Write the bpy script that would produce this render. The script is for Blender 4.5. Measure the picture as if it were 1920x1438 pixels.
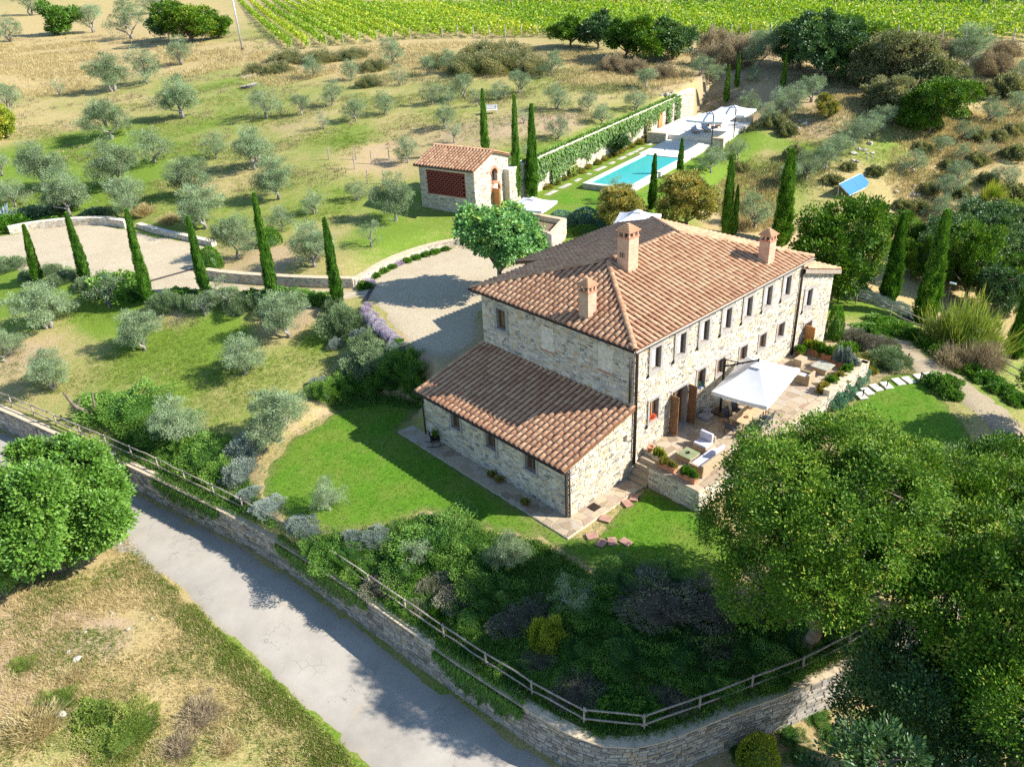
import bpy, math, random
import numpy as np
from mathutils import Vector, Matrix, geometry

for o in list(bpy.data.objects):
    bpy.data.objects.remove(o)
SC = bpy.context.scene
COL = SC.collection
rad = math.radians

# ------------------------------------------------------------------ camera
CF = 1502.3664; CP = 0.50400; CR = -0.0515; CY = 0.8401
CC = np.array([-26.9718, -21.3222, 22.9518])
def _basis():
    F = np.array([math.cos(CY)*math.cos(CP), math.sin(CY)*math.cos(CP), -math.sin(CP)])
    R = np.array([math.sin(CY), -math.cos(CY), 0.0])
    U = np.cross(R, F)
    return F, math.cos(CR)*R + math.sin(CR)*U, -math.sin(CR)*R + math.cos(CR)*U
FW, RT, UP = _basis()
cam_d = bpy.data.cameras.new('camera'); cam = bpy.data.objects.new('camera', cam_d); COL.objects.link(cam)
cam_d.sensor_fit = 'HORIZONTAL'; cam_d.sensor_width = 36.0; cam_d.lens = CF/1920*36
cam_d.clip_start = 0.5; cam_d.clip_end = 3000
cam.matrix_world = Matrix(((RT[0], UP[0], -FW[0], CC[0]), (RT[1], UP[1], -FW[1], CC[1]), (RT[2], UP[2], -FW[2], CC[2]), (0, 0, 0, 1)))
SC.camera = cam

# ------------------------------------------------------------------ light
SUN_AZ = rad(-51.0); SUN_EL = rad(36.0)        # direction towards the sun, from +X
sdir = Vector((math.cos(SUN_AZ)*math.cos(SUN_EL), math.sin(SUN_AZ)*math.cos(SUN_EL), math.sin(SUN_EL)))
W = bpy.data.worlds.new('World'); SC.world = W; W.use_nodes = True
wn = W.node_tree.nodes; wl = W.node_tree.links
wn.clear()
wo = wn.new('ShaderNodeOutputWorld'); wb = wn.new('ShaderNodeBackground'); ws = wn.new('ShaderNodeTexSky')
ws.sky_type = 'NISHITA'; ws.sun_disc = False; ws.sun_elevation = SUN_EL
ws.sun_rotation = math.pi/2 - SUN_AZ; ws.altitude = 300
ws.air_density = 1.0; ws.dust_density = 0.15; ws.ozone_density = 3.5
wb.inputs['Strength'].default_value = 0.13
wl.new(ws.outputs[0], wb.inputs[0]); wl.new(wb.outputs[0], wo.inputs[0])
sl = bpy.data.lights.new('sun', 'SUN'); sl.energy = 5.0; sl.angle = rad(0.53); sl.color = (1.0, 0.96, 0.90)
so = bpy.data.objects.new('sun', sl); COL.objects.link(so)
so.rotation_euler = sdir.to_track_quat('Z', 'Y').to_euler()
so.location = (20, -30, 60)
SC.view_settings.view_transform = 'Standard'; SC.view_settings.look = 'None'
SC.view_settings.exposure = 1.03; SC.view_settings.gamma = 1.0; SC.view_settings.use_curve_mapping = False
SC.render.engine = 'CYCLES'
SC.cycles.max_bounces = 6; SC.cycles.diffuse_bounces = 3; SC.cycles.glossy_bounces = 2
SC.cycles.transmission_bounces = 4; SC.cycles.transparent_max_bounces = 4
SC.cycles.use_denoising = False

# ------------------------------------------------------------------ helpers
def tag(o, label=None, cat=None, group=None, kind=None):
    if label: o['label'] = label
    if cat: o['category'] = cat
    if group: o['group'] = group
    if kind: o['kind'] = kind
    return o
def empty(name, loc, rz=0.0):
    o = bpy.data.objects.new(name, None); COL.objects.link(o)
    o.location = loc; o.rotation_euler = (0, 0, rz); o.empty_display_size = 0.2
    return o
def thing(name, label, cat, loc=(0, 0, 0), rz=0.0, group=None):
    return tag(empty(name, loc, rz), label, cat, group)
def link_mesh(name, me, parent=None, mat=None):
    o = bpy.data.objects.new(name, me); COL.objects.link(o)
    if mat and not me.materials: me.materials.append(mat)
    if parent: o.parent = parent
    return o
def copy_tree(o, parent=None):
    c = o.copy(); COL.objects.link(c)
    if parent: c.parent = parent
    for ch in list(o.children): copy_tree(ch, c)
    return c
def np_mesh(name, V, F, var=None, smooth=False, mat=None):
    """V (n,3), F (m,k) constant face size; var per-face float"""
    V = np.asarray(V, np.float32); F = np.asarray(F, np.int32)
    me = bpy.data.meshes.new(name)
    m, k = F.shape
    me.vertices.add(len(V)); me.vertices.foreach_set('co', V.ravel())
    me.loops.add(m*k); me.loops.foreach_set('vertex_index', F.ravel())
    me.polygons.add(m); me.polygons.foreach_set('loop_start', np.arange(0, m*k, k, dtype=np.int32))
    me.polygons.foreach_set('use_smooth', np.full(m, smooth, dtype=bool))
    if var is not None:
        a = me.attributes.new('var', 'FLOAT', 'FACE'); a.data.foreach_set('value', np.asarray(var, np.float32))
    me.update(calc_edges=True)
    if mat: me.materials.append(mat)
    return me
class MB:
    def __init__(s): s.v = []; s.f = []; s.var = []
    def add(s, vs, fs, var=0.5):
        b = len(s.v); s.v += [tuple(v) for v in vs]; s.f += [tuple(i+b for i in f) for f in fs]; s.var += [var]*len(fs)
    def box(s, c, d, rz=0.0, var=0.5, taper=1.0, top=None):
        x, y, z = d[0]/2, d[1]/2, d[2]/2
        cs, sn = math.cos(rz), math.sin(rz); vs = []
        for k, zz in enumerate((-z, z)):
            t = taper if k else 1.0
            for a, b in ((-x, -y), (x, -y), (x, y), (-x, y)):
                a *= t; b *= t
                vs.append((c[0]+a*cs-b*sn, c[1]+a*sn+b*cs, c[2]+zz))
        s.add(vs, [(3, 2, 1, 0), (4, 5, 6, 7), (0, 1, 5, 4), (1, 2, 6, 5), (2, 3, 7, 6), (3, 0, 4, 7)], var)
        return s
    def b2(s, x0, x1, y0, y1, z0, z1, var=0.5):
        return s.box(((x0+x1)/2, (y0+y1)/2, (z0+z1)/2), (abs(x1-x0), abs(y1-y0), abs(z1-z0)), 0, var)
    def tube(s, pts, r, n=6, var=0.5, cap=True):
        pts = [Vector(p) for p in pts]
        if not hasattr(r, '__len__'): r = [r]*len(pts)
        vs = []; ref = Vector((0.13, 0.21, 1))
        for i, p in enumerate(pts):
            d = (pts[min(i+1, len(pts)-1)]-pts[max(i-1, 0)]).normalized()
            a = d.cross(ref)
            if a.length < 0.05: a = d.cross(Vector((1, 0, 0)))
            a.normalize(); b = d.cross(a)
            for k in range(n):
                t = 2*math.pi*k/n
                vs.append(p+a*(r[i]*math.cos(t))+b*(r[i]*math.sin(t)))
        fs = []
        for i in range(len(pts)-1):
            for k in range(n):
                fs.append((i*n+k, i*n+(k+1) % n, (i+1)*n+(k+1) % n, (i+1)*n+k))
        if cap:
            fs.append(tuple(range(n-1, -1, -1))); fs.append(tuple((len(pts)-1)*n+k for k in range(n)))
        s.add(vs, fs, var); return s
    def lathe(s, c, prof, n=14, var=0.5):
        vs = []; fs = []
        for r, z in prof:
            for k in range(n):
                t = 2*math.pi*k/n; vs.append((c[0]+r*math.cos(t), c[1]+r*math.sin(t), c[2]+z))
        for i in range(len(prof)-1):
            for k in range(n): fs.append((i*n+k, i*n+(k+1) % n, (i+1)*n+(k+1) % n, (i+1)*n+k))
        s.add(vs, fs, var); return s
    def prism(s, poly, z0, z1, var=0.5):
        n = len(poly)
        vs = [(p[0], p[1], z0) for p in poly]+[(p[0], p[1], z1) for p in poly]
        s.add(vs, [tuple(range(n-1, -1, -1)), tuple(range(n, 2*n))]+[(i, (i+1) % n, n+(i+1) % n, n+i) for i in range(n)], var)
        return s
    def mesh(s, name, mat=None, smooth=False):
        me = bpy.data.meshes.new(name); me.from_pydata(s.v, [], s.f)
        a = me.attributes.new('var', 'FLOAT', 'FACE'); a.data.foreach_set('value', np.asarray(s.var, np.float32))
        if smooth: me.polygons.foreach_set('use_smooth', np.full(len(s.f), True))
        if mat: me.materials.append(mat)
        me.update(); return me
    def build(s, name, mat, parent=None, smooth=False):
        return link_mesh(name, s.mesh(name, mat, smooth), parent)
def bevel(o, w=0.01, seg=1):
    m = o.modifiers.new('bevel', 'BEVEL'); m.width = w; m.segments = seg; m.limit_method = 'ANGLE'; return o

# ------------------------------------------------------------------ pixel <-> ground
def ray(u, v):
    d = FW*CF+RT*(u-960)-UP*(v-719); return d/np.linalg.norm(d)
def onz(u, v, z):
    d = ray(u, v); return CC+(z-CC[2])/d[2]*d
def proj(P):
    d = np.asarray(P, float)-CC; z = d@FW
    return np.stack([960+CF*(d@RT)/z, 719-CF*(d@UP)/z], -1)

# ------------------------------------------------------------------ materials
MT = {}
class NT:
    def __init__(s, name):
        m = bpy.data.materials.new(name); m.use_nodes = True; s.m = m; s.t = m.node_tree; s.t.nodes.clear()
    def n(s, typ, **kw):
        nd = s.t.nodes.new(typ)
        for k, v in kw.items():
            if k in ('operation', 'blend_type', 'data_type', 'feature', 'attribute_name', 'attribute_type', 'noise_dimensions', 'distance', 'wave_type', 'bands_direction', 'use_clamp', 'interpolation_type'): setattr(nd, k, v)
            else: s.set(nd, k, v)
        return nd
    def set(s, nd, k, v):
        i = nd.inputs[k.replace('_', ' ')] if isinstance(k, str) else nd.inputs[k]
        if isinstance(v, bpy.types.NodeSocket): s.t.links.new(v, i)
        elif isinstance(v, bpy.types.Node): s.t.links.new(v.outputs[0], i)
        else:
            if isinstance(v, tuple) and len(v) == 3 and i.type == 'RGBA': v = v+(1,)
            i.default_value = v
    def noise(s, scale, detail=4, vec=None, rough=0.6):
        nd = s.n('ShaderNodeTexNoise', Scale=scale, Detail=detail, Roughness=rough)
        if vec is not None: s.set(nd, 'Vector', vec)
        return nd.outputs[0]
    def ramp(s, fac, stops, const=False):
        nd = s.t.nodes.new('ShaderNodeValToRGB'); s.set(nd, 'Fac', fac)
        e = nd.color_ramp.elements
        if const: nd.color_ramp.interpolation = 'CONSTANT'
        while len(e) < len(stops): e.new(0.5)
        for el, (p, c) in zip(e, stops):
            el.position = p; el.color = (c, c, c, 1) if not isinstance(c, tuple) else c+(1,)
        return nd.outputs[0]
    def mix(s, f, a, b, bt='MIX'):
        nd = s.t.nodes.new('ShaderNodeMix'); nd.data_type = 'RGBA'; nd.blend_type = bt
        for k, v in ((0, f), (6, a), (7, b)):
            if isinstance(v, bpy.types.NodeSocket): s.t.links.new(v, nd.inputs[k])
            else: nd.inputs[k].default_value = v+(1,) if isinstance(v, tuple) else v
        return nd.outputs[2]
    def math(s, op, a, b=0.0, clamp=False):
        nd = s.t.nodes.new('ShaderNodeMath'); nd.operation = op; nd.use_clamp = clamp
        for k, v in ((0, a), (1, b)):
            if isinstance(v, bpy.types.NodeSocket): s.t.links.new(v, nd.inputs[k])
            else: nd.inputs[k].default_value = v
        return nd.outputs[0]
    def attr(s, name): return s.n('ShaderNodeAttribute', attribute_name=name).outputs['Fac']
    def pos(s): return s.n('ShaderNodeNewGeometry').outputs['Position']
    def objpos(s): return s.n('ShaderNodeTexCoord').outputs['Object']
    def orand(s): return s.n('ShaderNodeObjectInfo').outputs['Random']
    def bump(s, h, strength=0.4, dist=0.05):
        nd = s.n('ShaderNodeBump', Strength=strength, Distance=dist, Height=h); return nd.outputs[0]
    def out(s, col, rough=0.8, bump=None, spec=0.3, metal=0.0, **kw):
        b = s.n('ShaderNodeBsdfPrincipled'); s.set(b, 'Base Color', col); s.set(b, 'Roughness', rough)
        s.set(b, 'Specular IOR Level', spec); s.set(b, 'Metallic', metal)
        for k, v in kw.items(): s.set(b, k, v)
        if bump is not None: s.set(b, 'Normal', bump)
        o = s.n('ShaderNodeOutputMaterial'); s.t.links.new(b.outputs[0], o.inputs[0]); return s.m
def mat(name, fn):
    if name not in MT: MT[name] = fn(NT(name))
    return MT[name]
def m_plain(name, col, rough=0.7, metal=0.0, spec=0.3, nscale=6.0, amt=0.25, bump=0.15):
    def f(t):
        p = t.objpos(); n = t.noise(nscale, 5, p)
        dark = tuple(c*(1-amt) for c in col); lite = tuple(min(1, c*(1+amt)) for c in col)
        c = t.mix(t.ramp(n, [(0.3, 0.0), (0.7, 1.0)]), dark, lite)
        return t.out(c, rough, t.bump(t.noise(nscale*6, 3, p), bump, 0.01), spec, metal)
    return mat(name, f)
def m_leaf(name, stops, trans=0.3, rough=0.5, spec=0.25, tcol=None, orand=0.25):
    """leaf colours by per-face var; object random shifts value a little"""
    def f(t):
        v = t.math('ADD', t.attr('var'), t.math('MULTIPLY', t.math('SUBTRACT', t.orand(), 0.5), orand), True)
        c = t.ramp(v, stops)
        b = t.n('ShaderNodeBsdfPrincipled'); t.set(b, 'Base Color', c); t.set(b, 'Roughness', rough); t.set(b, 'Specular IOR Level', spec)
        tr = t.n('ShaderNodeBsdfTranslucent'); t.set(tr, 'Color', t.mix(1.0, c, tcol or (1.3, 1.35, 0.6), 'MULTIPLY'))
        mx = t.n('ShaderNodeMixShader', Fac=trans); t.t.links.new(b.outputs[0], mx.inputs[1]); t.t.links.new(tr.outputs[0], mx.inputs[2])
        o = t.n('ShaderNodeOutputMaterial'); t.t.links.new(mx.outputs[0], o.inputs[0]); return t.m
    return mat(name, f)
def m_tile():
    def f(t):
        p = t.objpos(); v = t.attr('var')
        v2 = t.math('ADD', t.math('ADD', t.math('MULTIPLY', v, 0.5), 0.25), t.math('MULTIPLY', t.math('SUBTRACT', t.noise(0.5, 3, p), 0.5), 0.4), True)
        c = t.ramp(v2, [(0.0, (0.23, 0.11, 0.06)), (0.3, (0.39, 0.205, 0.11)), (0.55, (0.47, 0.27, 0.15)), (0.8, (0.53, 0.335, 0.19)), (1.0, (0.45, 0.315, 0.20))])
        sp = t.ramp(t.noise(22, 4, p), [(0.45, 0.0), (0.75, 1.0)])
        c = t.mix(t.math('MULTIPLY', sp, 0.35), c, (0.30, 0.26, 0.20))
        return t.out(c, 0.85, t.bump(t.noise(40, 3, p), 0.2, 0.01), 0.2)
    return mat('roof_tile', f)
def m_stone(name, stops, dirt=0.25):
    def f(t):
        p = t.objpos(); v = t.attr('var')
        c = t.ramp(v, stops)
        n = t.noise(9, 5, p)
        c = t.mix(t.ramp(n, [(0.3, dirt), (0.65, 0.0)]), c, (0.16, 0.13, 0.10))
        c = t.mix(t.ramp(t.noise(1.1, 4, p), [(0.5, 0.0), (0.75, 0.3)]), c, (0.50, 0.38, 0.22))
        return t.out(c, 0.9, t.bump(t.noise(30, 5, p), 0.5, 0.02), 0.2)
    return mat(name, f)
STW = [(0.0, (0.20, 0.18, 0.155)), (0.10, (0.32, 0.285, 0.235)), (0.24, (0.47, 0.41, 0.31)), (0.45, (0.60, 0.53, 0.40)), (0.62, (0.66, 0.60, 0.47)), (0.72, (0.58, 0.44, 0.25)), (0.80, (0.50, 0.36, 0.20)), (0.86, (0.55, 0.49, 0.39)), (1.0, (0.38, 0.37, 0.34))]
# ------------------------------------------------------------------ terrain height field
# (u, v, z): what the photo shows at pixel u,v (1920 wide) stands at height z
CT = [(640,900,-1.6),(560,900,-1.7),(800,940,-1.6),(1000,975,-1.6),(1250,990,-1.65),(1200,1080,-1.8),(1330,1050,-1.8),
(900,1100,-2.1),(1100,1200,-2.5),(1300,1250,-2.7),(1500,1180,-2.5),(700,1030,-2.15),(560,990,-2.2),(300,850,-1.9),(420,920,-2.0),
(547,1028,-2.5),(803,1205,-2.9),(980,1315,-3.15),(1110,1385,-3.3),(1280,1365,-3.3),(1480,1285,-3.1),(1630,1210,-2.9),(1720,1170,-2.8),(1850,1050,-2.5),
(214,850,-2.0),(0,755,-1.5),(-120,700,-1.2),(100,700,-0.9),(300,650,-0.4),(60,600,0.1),(450,700,-0.7),(580,800,-1.3),(470,830,-1.5),(620,700,-0.8),(560,640,-0.1),(300,720,-0.9),
(680,660,-0.2),(700,740,-1.2),(600,570,0.75),(400,560,0.75),(200,545,0.75),(50,515,0.8),(0,560,0.4),(-100,480,0.9),
(300,480,1.0),(100,450,1.05),(550,545,1.05),(780,560,1.25),(1060,455,1.4),
(550,470,1.75),(700,440,2.0),(600,500,1.6),(30,410,1.5),(200,405,1.6),(420,440,1.6),(800,400,2.0),
(300,380,2.3),(100,340,2.8),(480,340,2.8),(640,340,3.0),(650,290,4.0),(760,290,3.8),(740,370,2.5),(300,270,4.0),(60,260,4.3),(560,240,5.0),(830,240,5.0),(900,215,5.6),
(980,250,5.0),(1100,235,5.2),(1200,195,5.6),(1290,165,6.0),(1060,180,6.2),(300,200,5.6),(100,180,6.0),(450,170,6.2),(700,180,6.3),(900,160,6.6),(1180,130,7.0),
(600,125,7.2),(300,120,7.0),(60,100,7.3),(150,60,8.5),(60,10,9.5),(330,60,8.6),(480,95,8.3),(760,92,8.2),(1020,80,8.3),(1280,78,8.3),(1500,78,8.3),(1900,85,8.0),
(445,2,10.0),(700,2,10.0),(960,4,10.0),(1280,8,10.0),(1600,8,10.0),(1900,8,10.0),
(1360,190,5.6),(1440,160,5.8),(1560,150,5.6),(1440,215,4.0),(1500,205,4.3),(1560,215,4.0),(1640,160,5.4),(1480,260,2.4),(1540,240,3.0),
(1430,330,0.5),(1540,330,0.9),(1600,285,1.8),(1650,250,2.4),(1590,360,-0.3),(1700,300,0.8),(1640,330,0.3),(1700,380,-1.6),(1800,300,0.2),(1760,350,-1.0),(1860,380,-2.2),(1900,300,0.2),(1860,200,2.8),(1900,150,4.8),(1760,230,2.6),(1800,130,5.6),
(1400,430,-0.2),(1330,420,0.3),(1300,340,1.6),(1230,400,1.2),(1350,300,1.5),(1450,420,-1.2),(1570,560,-2.0),(1670,575,-2.4),(1740,615,-2.8),(1840,570,-4.2),(1900,500,-5.0),(1700,470,-3.2),(1560,450,-2.0),(1860,450,-4.0),(1900,670,-3.4),
(1580,600,-1.15),(1640,640,-1.2),(1760,700,-1.3),(1880,770,-1.4),(1700,740,-1.3),(1800,800,-1.4),(1760,860,-1.55),(1620,760,-1.4),(1850,900,-1.9),(1650,900,-1.7),(1600,545,-1.15),(1700,610,-1.4),(1800,665,-1.5),(1890,715,-1.6)]
CTW = [(-4,13,-1.5),(-5,5,-1.6),(-6.5,-1.5,-1.6),(0,-1,-1.6),(4,-5,-1.6),(9,-5,-1.5),(14,-5,-1.35),(0,6,-1.5),(8,5,-1.4),(15,5,-1.2),(3,12.5,0.9),(9,16,1.3),(16,16,1.3),(20,10,0.4),(19,1,-1.1),(23,4,-0.9),(300,120,13),(250,240,13),(160,330,14),(60,300,14),(-60,160,10),(-80,80,5),(-60,20,0),(260,0,9),(170,-60,1),(90,-60,-6),(40,-40,-5),(400,300,16),(500,-50,12)]
OT = [(228,905,-3.65),(350,968,-3.85),(480,1037,-4.0),(557,1082,-4.15),(652,1155,-4.5),(811,1270,-4.78),(912,1337,-4.9),(1032,1430,-5.15),(300,1120,-4.0),(450,1290,-4.5),(600,1420,-4.9),(100,1240,-3.7),(0,1400,-3.3),(300,1430,-4.1),(60,1150,-3.8),(0,900,-3.3),(-80,780,-3.0),(-300,700,-2.4),(-200,1000,-3.1),(-200,1438,-2.9),(300,1700,-3.6),(800,1700,-5.2),
(1110,1460,-5.3),(1280,1430,-5.3),(1480,1380,-5.1),(1680,1350,-5.1),(1750,1420,-5.4),(1800,1280,-5.0),(1900,1150,-5.0),(1950,1400,-5.5),(1300,1700,-5.5)]
WALLPX = [(-420,590,-0.9),(-200,690,-1.2),(0,768,-1.55),(110,818,-1.8),(214,861,-2.0),(340,922,-2.15),(480,992,-2.35),(640,1092,-2.6),(803,1209,-2.85),(900,1274,-3.0),(977,1324,-3.1),(1053,1371,-3.2),(1107,1394,-3.25),(1150,1404,-3.3),(1207,1402,-3.3),(1280,1379,-3.3),(1347,1348,-3.2),(1480,1300,-3.1),(1580,1258,-3.0),(1633,1222,-2.9),(1710,1175,-2.8),(1830,1080,-2.6),(1960,930,-2.3),(2080,800,-2.0),(2300,700,-2.0)]
_r0 = np.array([onz(*q) for q in WALLPX])
def chaikin(P, n=2):
    for _ in range(n):
        Q = [P[0]]
        for a, b in zip(P[:-1], P[1:]): Q += [0.75*a+0.25*b, 0.25*a+0.75*b]
        P = np.array(Q+[P[-1]])
    return P
WALL = chaikin(_r0, 2)          # outer top edge of the road wall, world xyz
class TPS:
    def __init__(s, P):
        P = np.asarray(P, float); s.p = P[:, :2]; n = len(P)
        d = np.hypot(*(s.p[:, None]-s.p[None]).transpose(2, 0, 1))
        A = np.zeros((n+3, n+3)); A[:n, :n] = np.sqrt(d*d+1.0)+np.eye(n)*-0.25
        A[:n, n] = 1; A[:n, n+1:] = s.p/50; A[n, :n] = 1; A[n+1:, :n] = s.p.T/50
        s.w = np.linalg.solve(A, np.concatenate([P[:, 2], np.zeros(3)])); s.n = n
    def __call__(s, x, y):
        out = np.empty(len(x))
        for i in range(0, len(x), 20000):
            X = np.stack([x[i:i+20000], y[i:i+20000]], 1)
            d2 = ((X[:, None]-s.p[None])**2).sum(2)
            out[i:i+20000] = np.sqrt(d2+1.0)@s.w[:s.n]+s.w[s.n]+X@s.w[s.n+1:]/50
        return out
TIN = TPS([onz(*q) for q in CT]+CTW)
TOUT = TPS([onz(*q) for q in OT])
def inpoly(x, y, P):
    c = np.zeros(len(x), bool); P = np.asarray(P)
    for (ax, ay), (bx, by) in zip(P[:, :2], np.roll(P[:, :2], -1, 0)):
        if ay == by: continue
        m = (ay > y) != (by > y)
        c ^= m & (x < (bx-ax)*(y-ay)/(by-ay)+ax)
    return c
def sdist(x, y, P, closed=True):
    """positive inside"""
    P = np.asarray(P)[:, :2]; d = np.full(len(x), 1e9)
    Q = np.roll(P, -1, 0) if closed else P[1:]
    for a, b in zip(P if closed else P[:-1], Q):
        ab = b-a; L = ab@ab+1e-12
        t = np.clip(((x-a[0])*ab[0]+(y-a[1])*ab[1])/L, 0, 1)
        d = np.minimum(d, np.hypot(x-a[0]-t*ab[0], y-a[1]-t*ab[1]))
    return np.where(inpoly(x, y, P), d, -d) if closed else d
WOFF = np.array([RT[0]*0-0.0, 0])
def offset_line(P, d):
    P = np.asarray(P)[:, :2]; T = np.gradient(P, axis=0); T /= np.linalg.norm(T, axis=1)[:, None]
    return P+np.stack([-T[:, 1], T[:, 0]], 1)*d
WMID = offset_line(WALL, 0.25)   # to the garden side (left of the direction of travel)
OUTPOLY = np.concatenate([WMID, [[60, -60], [40, -120], [-150, -120], [-150, 60]]])
def sm(a, b, x):
    t = np.clip((x-a)/(b-a), 0, 1); return t*t*(3-2*t)
def pxpoly(L, z): return np.array([onz(q[0], q[1], z)[:2] for q in L])
# the pool terrace lies in its own turned frame: origin at the wall's near end
PA = rad(12.5); PO = np.array([25.9, 32.6]); PUX = np.array([math.cos(PA), math.sin(PA)]); PVX = np.array([-math.sin(PA), math.cos(PA)])
def pool(u, v, z=0.0):
    q = PO+PUX*u+PVX*v; return (q[0], q[1], z)
DRIVE = pxpoly([(-120,442),(0,441),(30,437),(60,428),(120,423),(190,419),(235,428),(290,440),(345,448),(385,458),(420,478),(404,500),(390,522),(430,529),(500,534),(640,539),(668,539),(684,528),(720,503),(770,483),(840,463),(900,456),(960,474),(1010,470),(1055,452),(1110,432),(1140,440),(1080,480),(1000,540),(905,590),(900,640),(850,690),(770,652),(742,634),(716,600),(690,566),(672,560),(640,566),(590,566),(520,563),(440,566),(350,566),(300,558),(240,545),(160,538),(100,529),(60,520),(0,500),(-120,490)], 1.15)
LAWN = pxpoly([(628,770),(700,745),(790,760),(752,806),(1062,1003),(1102,1004),(1190,925),(1215,905),(1320,960),(1400,1010),(1400,1090),(1260,1110),(1120,1086),(1010,1012),(930,1002),(860,978),(790,962),(720,990),(640,1004),(570,1000),(515,962),(482,925),(500,872),(545,820),(600,790)], -1.6)
LAWN2 = pxpoly([(1560,770),(1625,733),(1645,706),(1700,700),(1745,712),(1765,742),(1800,778),(1826,812),(1834,848),(1815,872),(1740,870),(1640,900),(1560,850)], -1.35)
PATH2 = pxpoly([(1562,600),(1590,604),(1630,612),(1668,622),(1700,643),(1762,672),(1830,718),(1905,768),(1935,800),(1900,830),(1868,806),(1832,780),(1795,748),(1755,718),(1712,696),(1690,680),(1650,650),(1610,628),(1570,622)], -1.2)
ROAD_IN = offset_line(WALL, -0.02)
def Zf(x, y):
    x = np.asarray(x, float).ravel(); y = np.asarray(y, float).ravel()
    z = TIN(x, y)
    for P, z0, fade in ((DRIVE, 1.15, 3.2), (LAWN, -1.6, 1.2)):
        near = np.hypot(x-P[:, 0].mean(), y-P[:, 1].mean()) < 60
        if near.any():
            d = sdist(x[near], y[near], P); w = sm(-fade, 0.0, d); z[near] = z[near]*(1-w)+z0*w
    u = (x-PO[0])*PUX[0]+(y-PO[1])*PUX[1]; v = (x-PO[0])*PVX[0]+(y-PO[1])*PVX[1]
    w = sm(-7, -2, u)*sm(47, 36.5, u)*sm(-13, -8, v)*sm(0.75, 0.3, v)
    z = z*(1-w)+(1.9+0.008*np.clip(u, 0, 36))*w
    z += 0.10*np.sin(x*0.31+1.3*np.sin(y*0.23))*np.cos(y*0.27)*np.clip((np.hypot(x-5, y-5)-25)/20, 0, 1)*(1-w)
    o = inpoly(x, y, OUTPOLY)
    if o.any(): z[o] = TOUT(x[o], y[o])
    return np.clip(z, -9, 17)
def Z(x, y): return float(Zf([x], [y])[0])
def ground_at(u, v):
    d = ray(u, v); t = np.geomspace(12, 420, 1500)
    P = CC+t[:, None]*d
    h = P[:, 2]-Zf(P[:, 0], P[:, 1])
    i = int(np.argmax(h < 0))
    if h[i] >= 0: i = len(t)-1
    a = h[i-1]/(h[i-1]-h[i]+1e-9)
    p = P[i-1]*(1-a)+P[i]*a
    return Vector((p[0], p[1], Z(p[0], p[1])))
def px_per_m(P): return CF/float((np.asarray(P)-CC)@FW)

# ------------------------------------------------------------------ ground sheet
GS = [(40,110,.1,.1),(120,130,.05,.05),(150,90,.1,.1),(420,100,.15,.1),(250,190,.4,.3),(60,240,.3,.5),(150,225,.35,.4),(330,170,.5,.3),(430,160,.6,.3),(380,240,.6,.2),(150,270,.75,.1),(60,300,.7,.1),(330,290,.6,.2),(250,330,.75,.1),(420,340,.35,.5),(480,260,.5,.4),(560,240,.35,.6),(620,265,.6,.2),(700,290,.25,.6),(560,330,.5,.4),(600,390,.6,.3),(700,430,.7,.2),(740,440,.7,.2),(640,430,.4,.5),(300,385,.6,.3),(430,400,.6,.3),(680,245,.7,.2),(720,240,.3,.6),(880,200,.5,.4),(900,240,.3,.7),(1060,230,.3,.7),(1100,170,.4,.5),(1040,160,.5,.4),(950,120,.3,.3),(750,90,.1,.2),(680,110,.1,.2),(830,110,.4,.1),(1180,150,.3,.6),(1250,140,.2,.5),(1380,170,.15,.7),(1450,160,.2,.6),(1500,240,.2,.7),(1450,290,.3,.6),(1550,330,.3,.5),(1440,330,.7,.2),(1600,210,.3,.6),(1680,290,.6,.2),(1720,260,.6,.2),(1750,330,.2,.4),(1850,300,.2,.2),(1800,230,.2,.2),(1900,250,.2,.2),(1850,120,.2,.3),(1700,370,.3,.4),(1420,430,.2,.6),(1490,320,.8,.1),(1470,280,.75,.1),
(60,540,.85,.0),(20,620,.6,.3),(50,660,.2,.7),(120,650,.4,.5),(200,600,.8,.1),(300,640,.72,.12),(350,720,.65,.2),(240,740,.55,.3),(60,720,.4,.5),(430,750,.5,.4),(560,690,.5,.4),(620,700,.4,.5),(600,640,.7,.1),(640,830,.8,.1),(470,900,.2,.5),(700,1000,.3,.6),(560,590,.2,.7),(330,580,.3,.6),(380,640,.8,.1),(500,760,.6,.3),(530,800,.3,.6),(1000,1100,.3,.5),(1200,1200,.3,.5),(650,770,.3,.6),(740,700,.2,.7),(480,500,.25,.65),(560,520,.4,.5),
(1650,660,.2,.7),(1800,690,.6,.2),(1600,560,.8,0),(1700,560,.2,.4),(1860,520,.2,.3),(1850,900,.3,.5),(1150,380,.95,0),(1080,380,.95,0),(1300,320,.9,0),(1390,270,.9,0),(1150,300,.9,.0),(1040,350,.9,0),
(330,1100,.1,.25),(250,1090,.15,.2),(450,1180,.6,.1),(550,1280,.65,.1),(640,1380,.65,.1),(680,1430,.6,.1),(350,1200,.3,.2),(400,1330,.35,.2),(250,1300,.2,.2),(100,1280,.1,.6),(60,1200,.1,.9),(180,1200,.15,.7),(30,1330,.15,.6),(150,1380,.4,.2),(500,1400,.35,.2),(1350,1420,.3,.6),(1550,1420,.3,.6),(1800,1200,.3,.5),
(700,40,.5,.2),(1200,40,.55,.2),(1700,40,.55,.2),(560,60,.5,.25)]
_g = np.array([list(ground_at(u, v))[:2]+[g, s] for u, v, g, s in GS])
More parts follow.
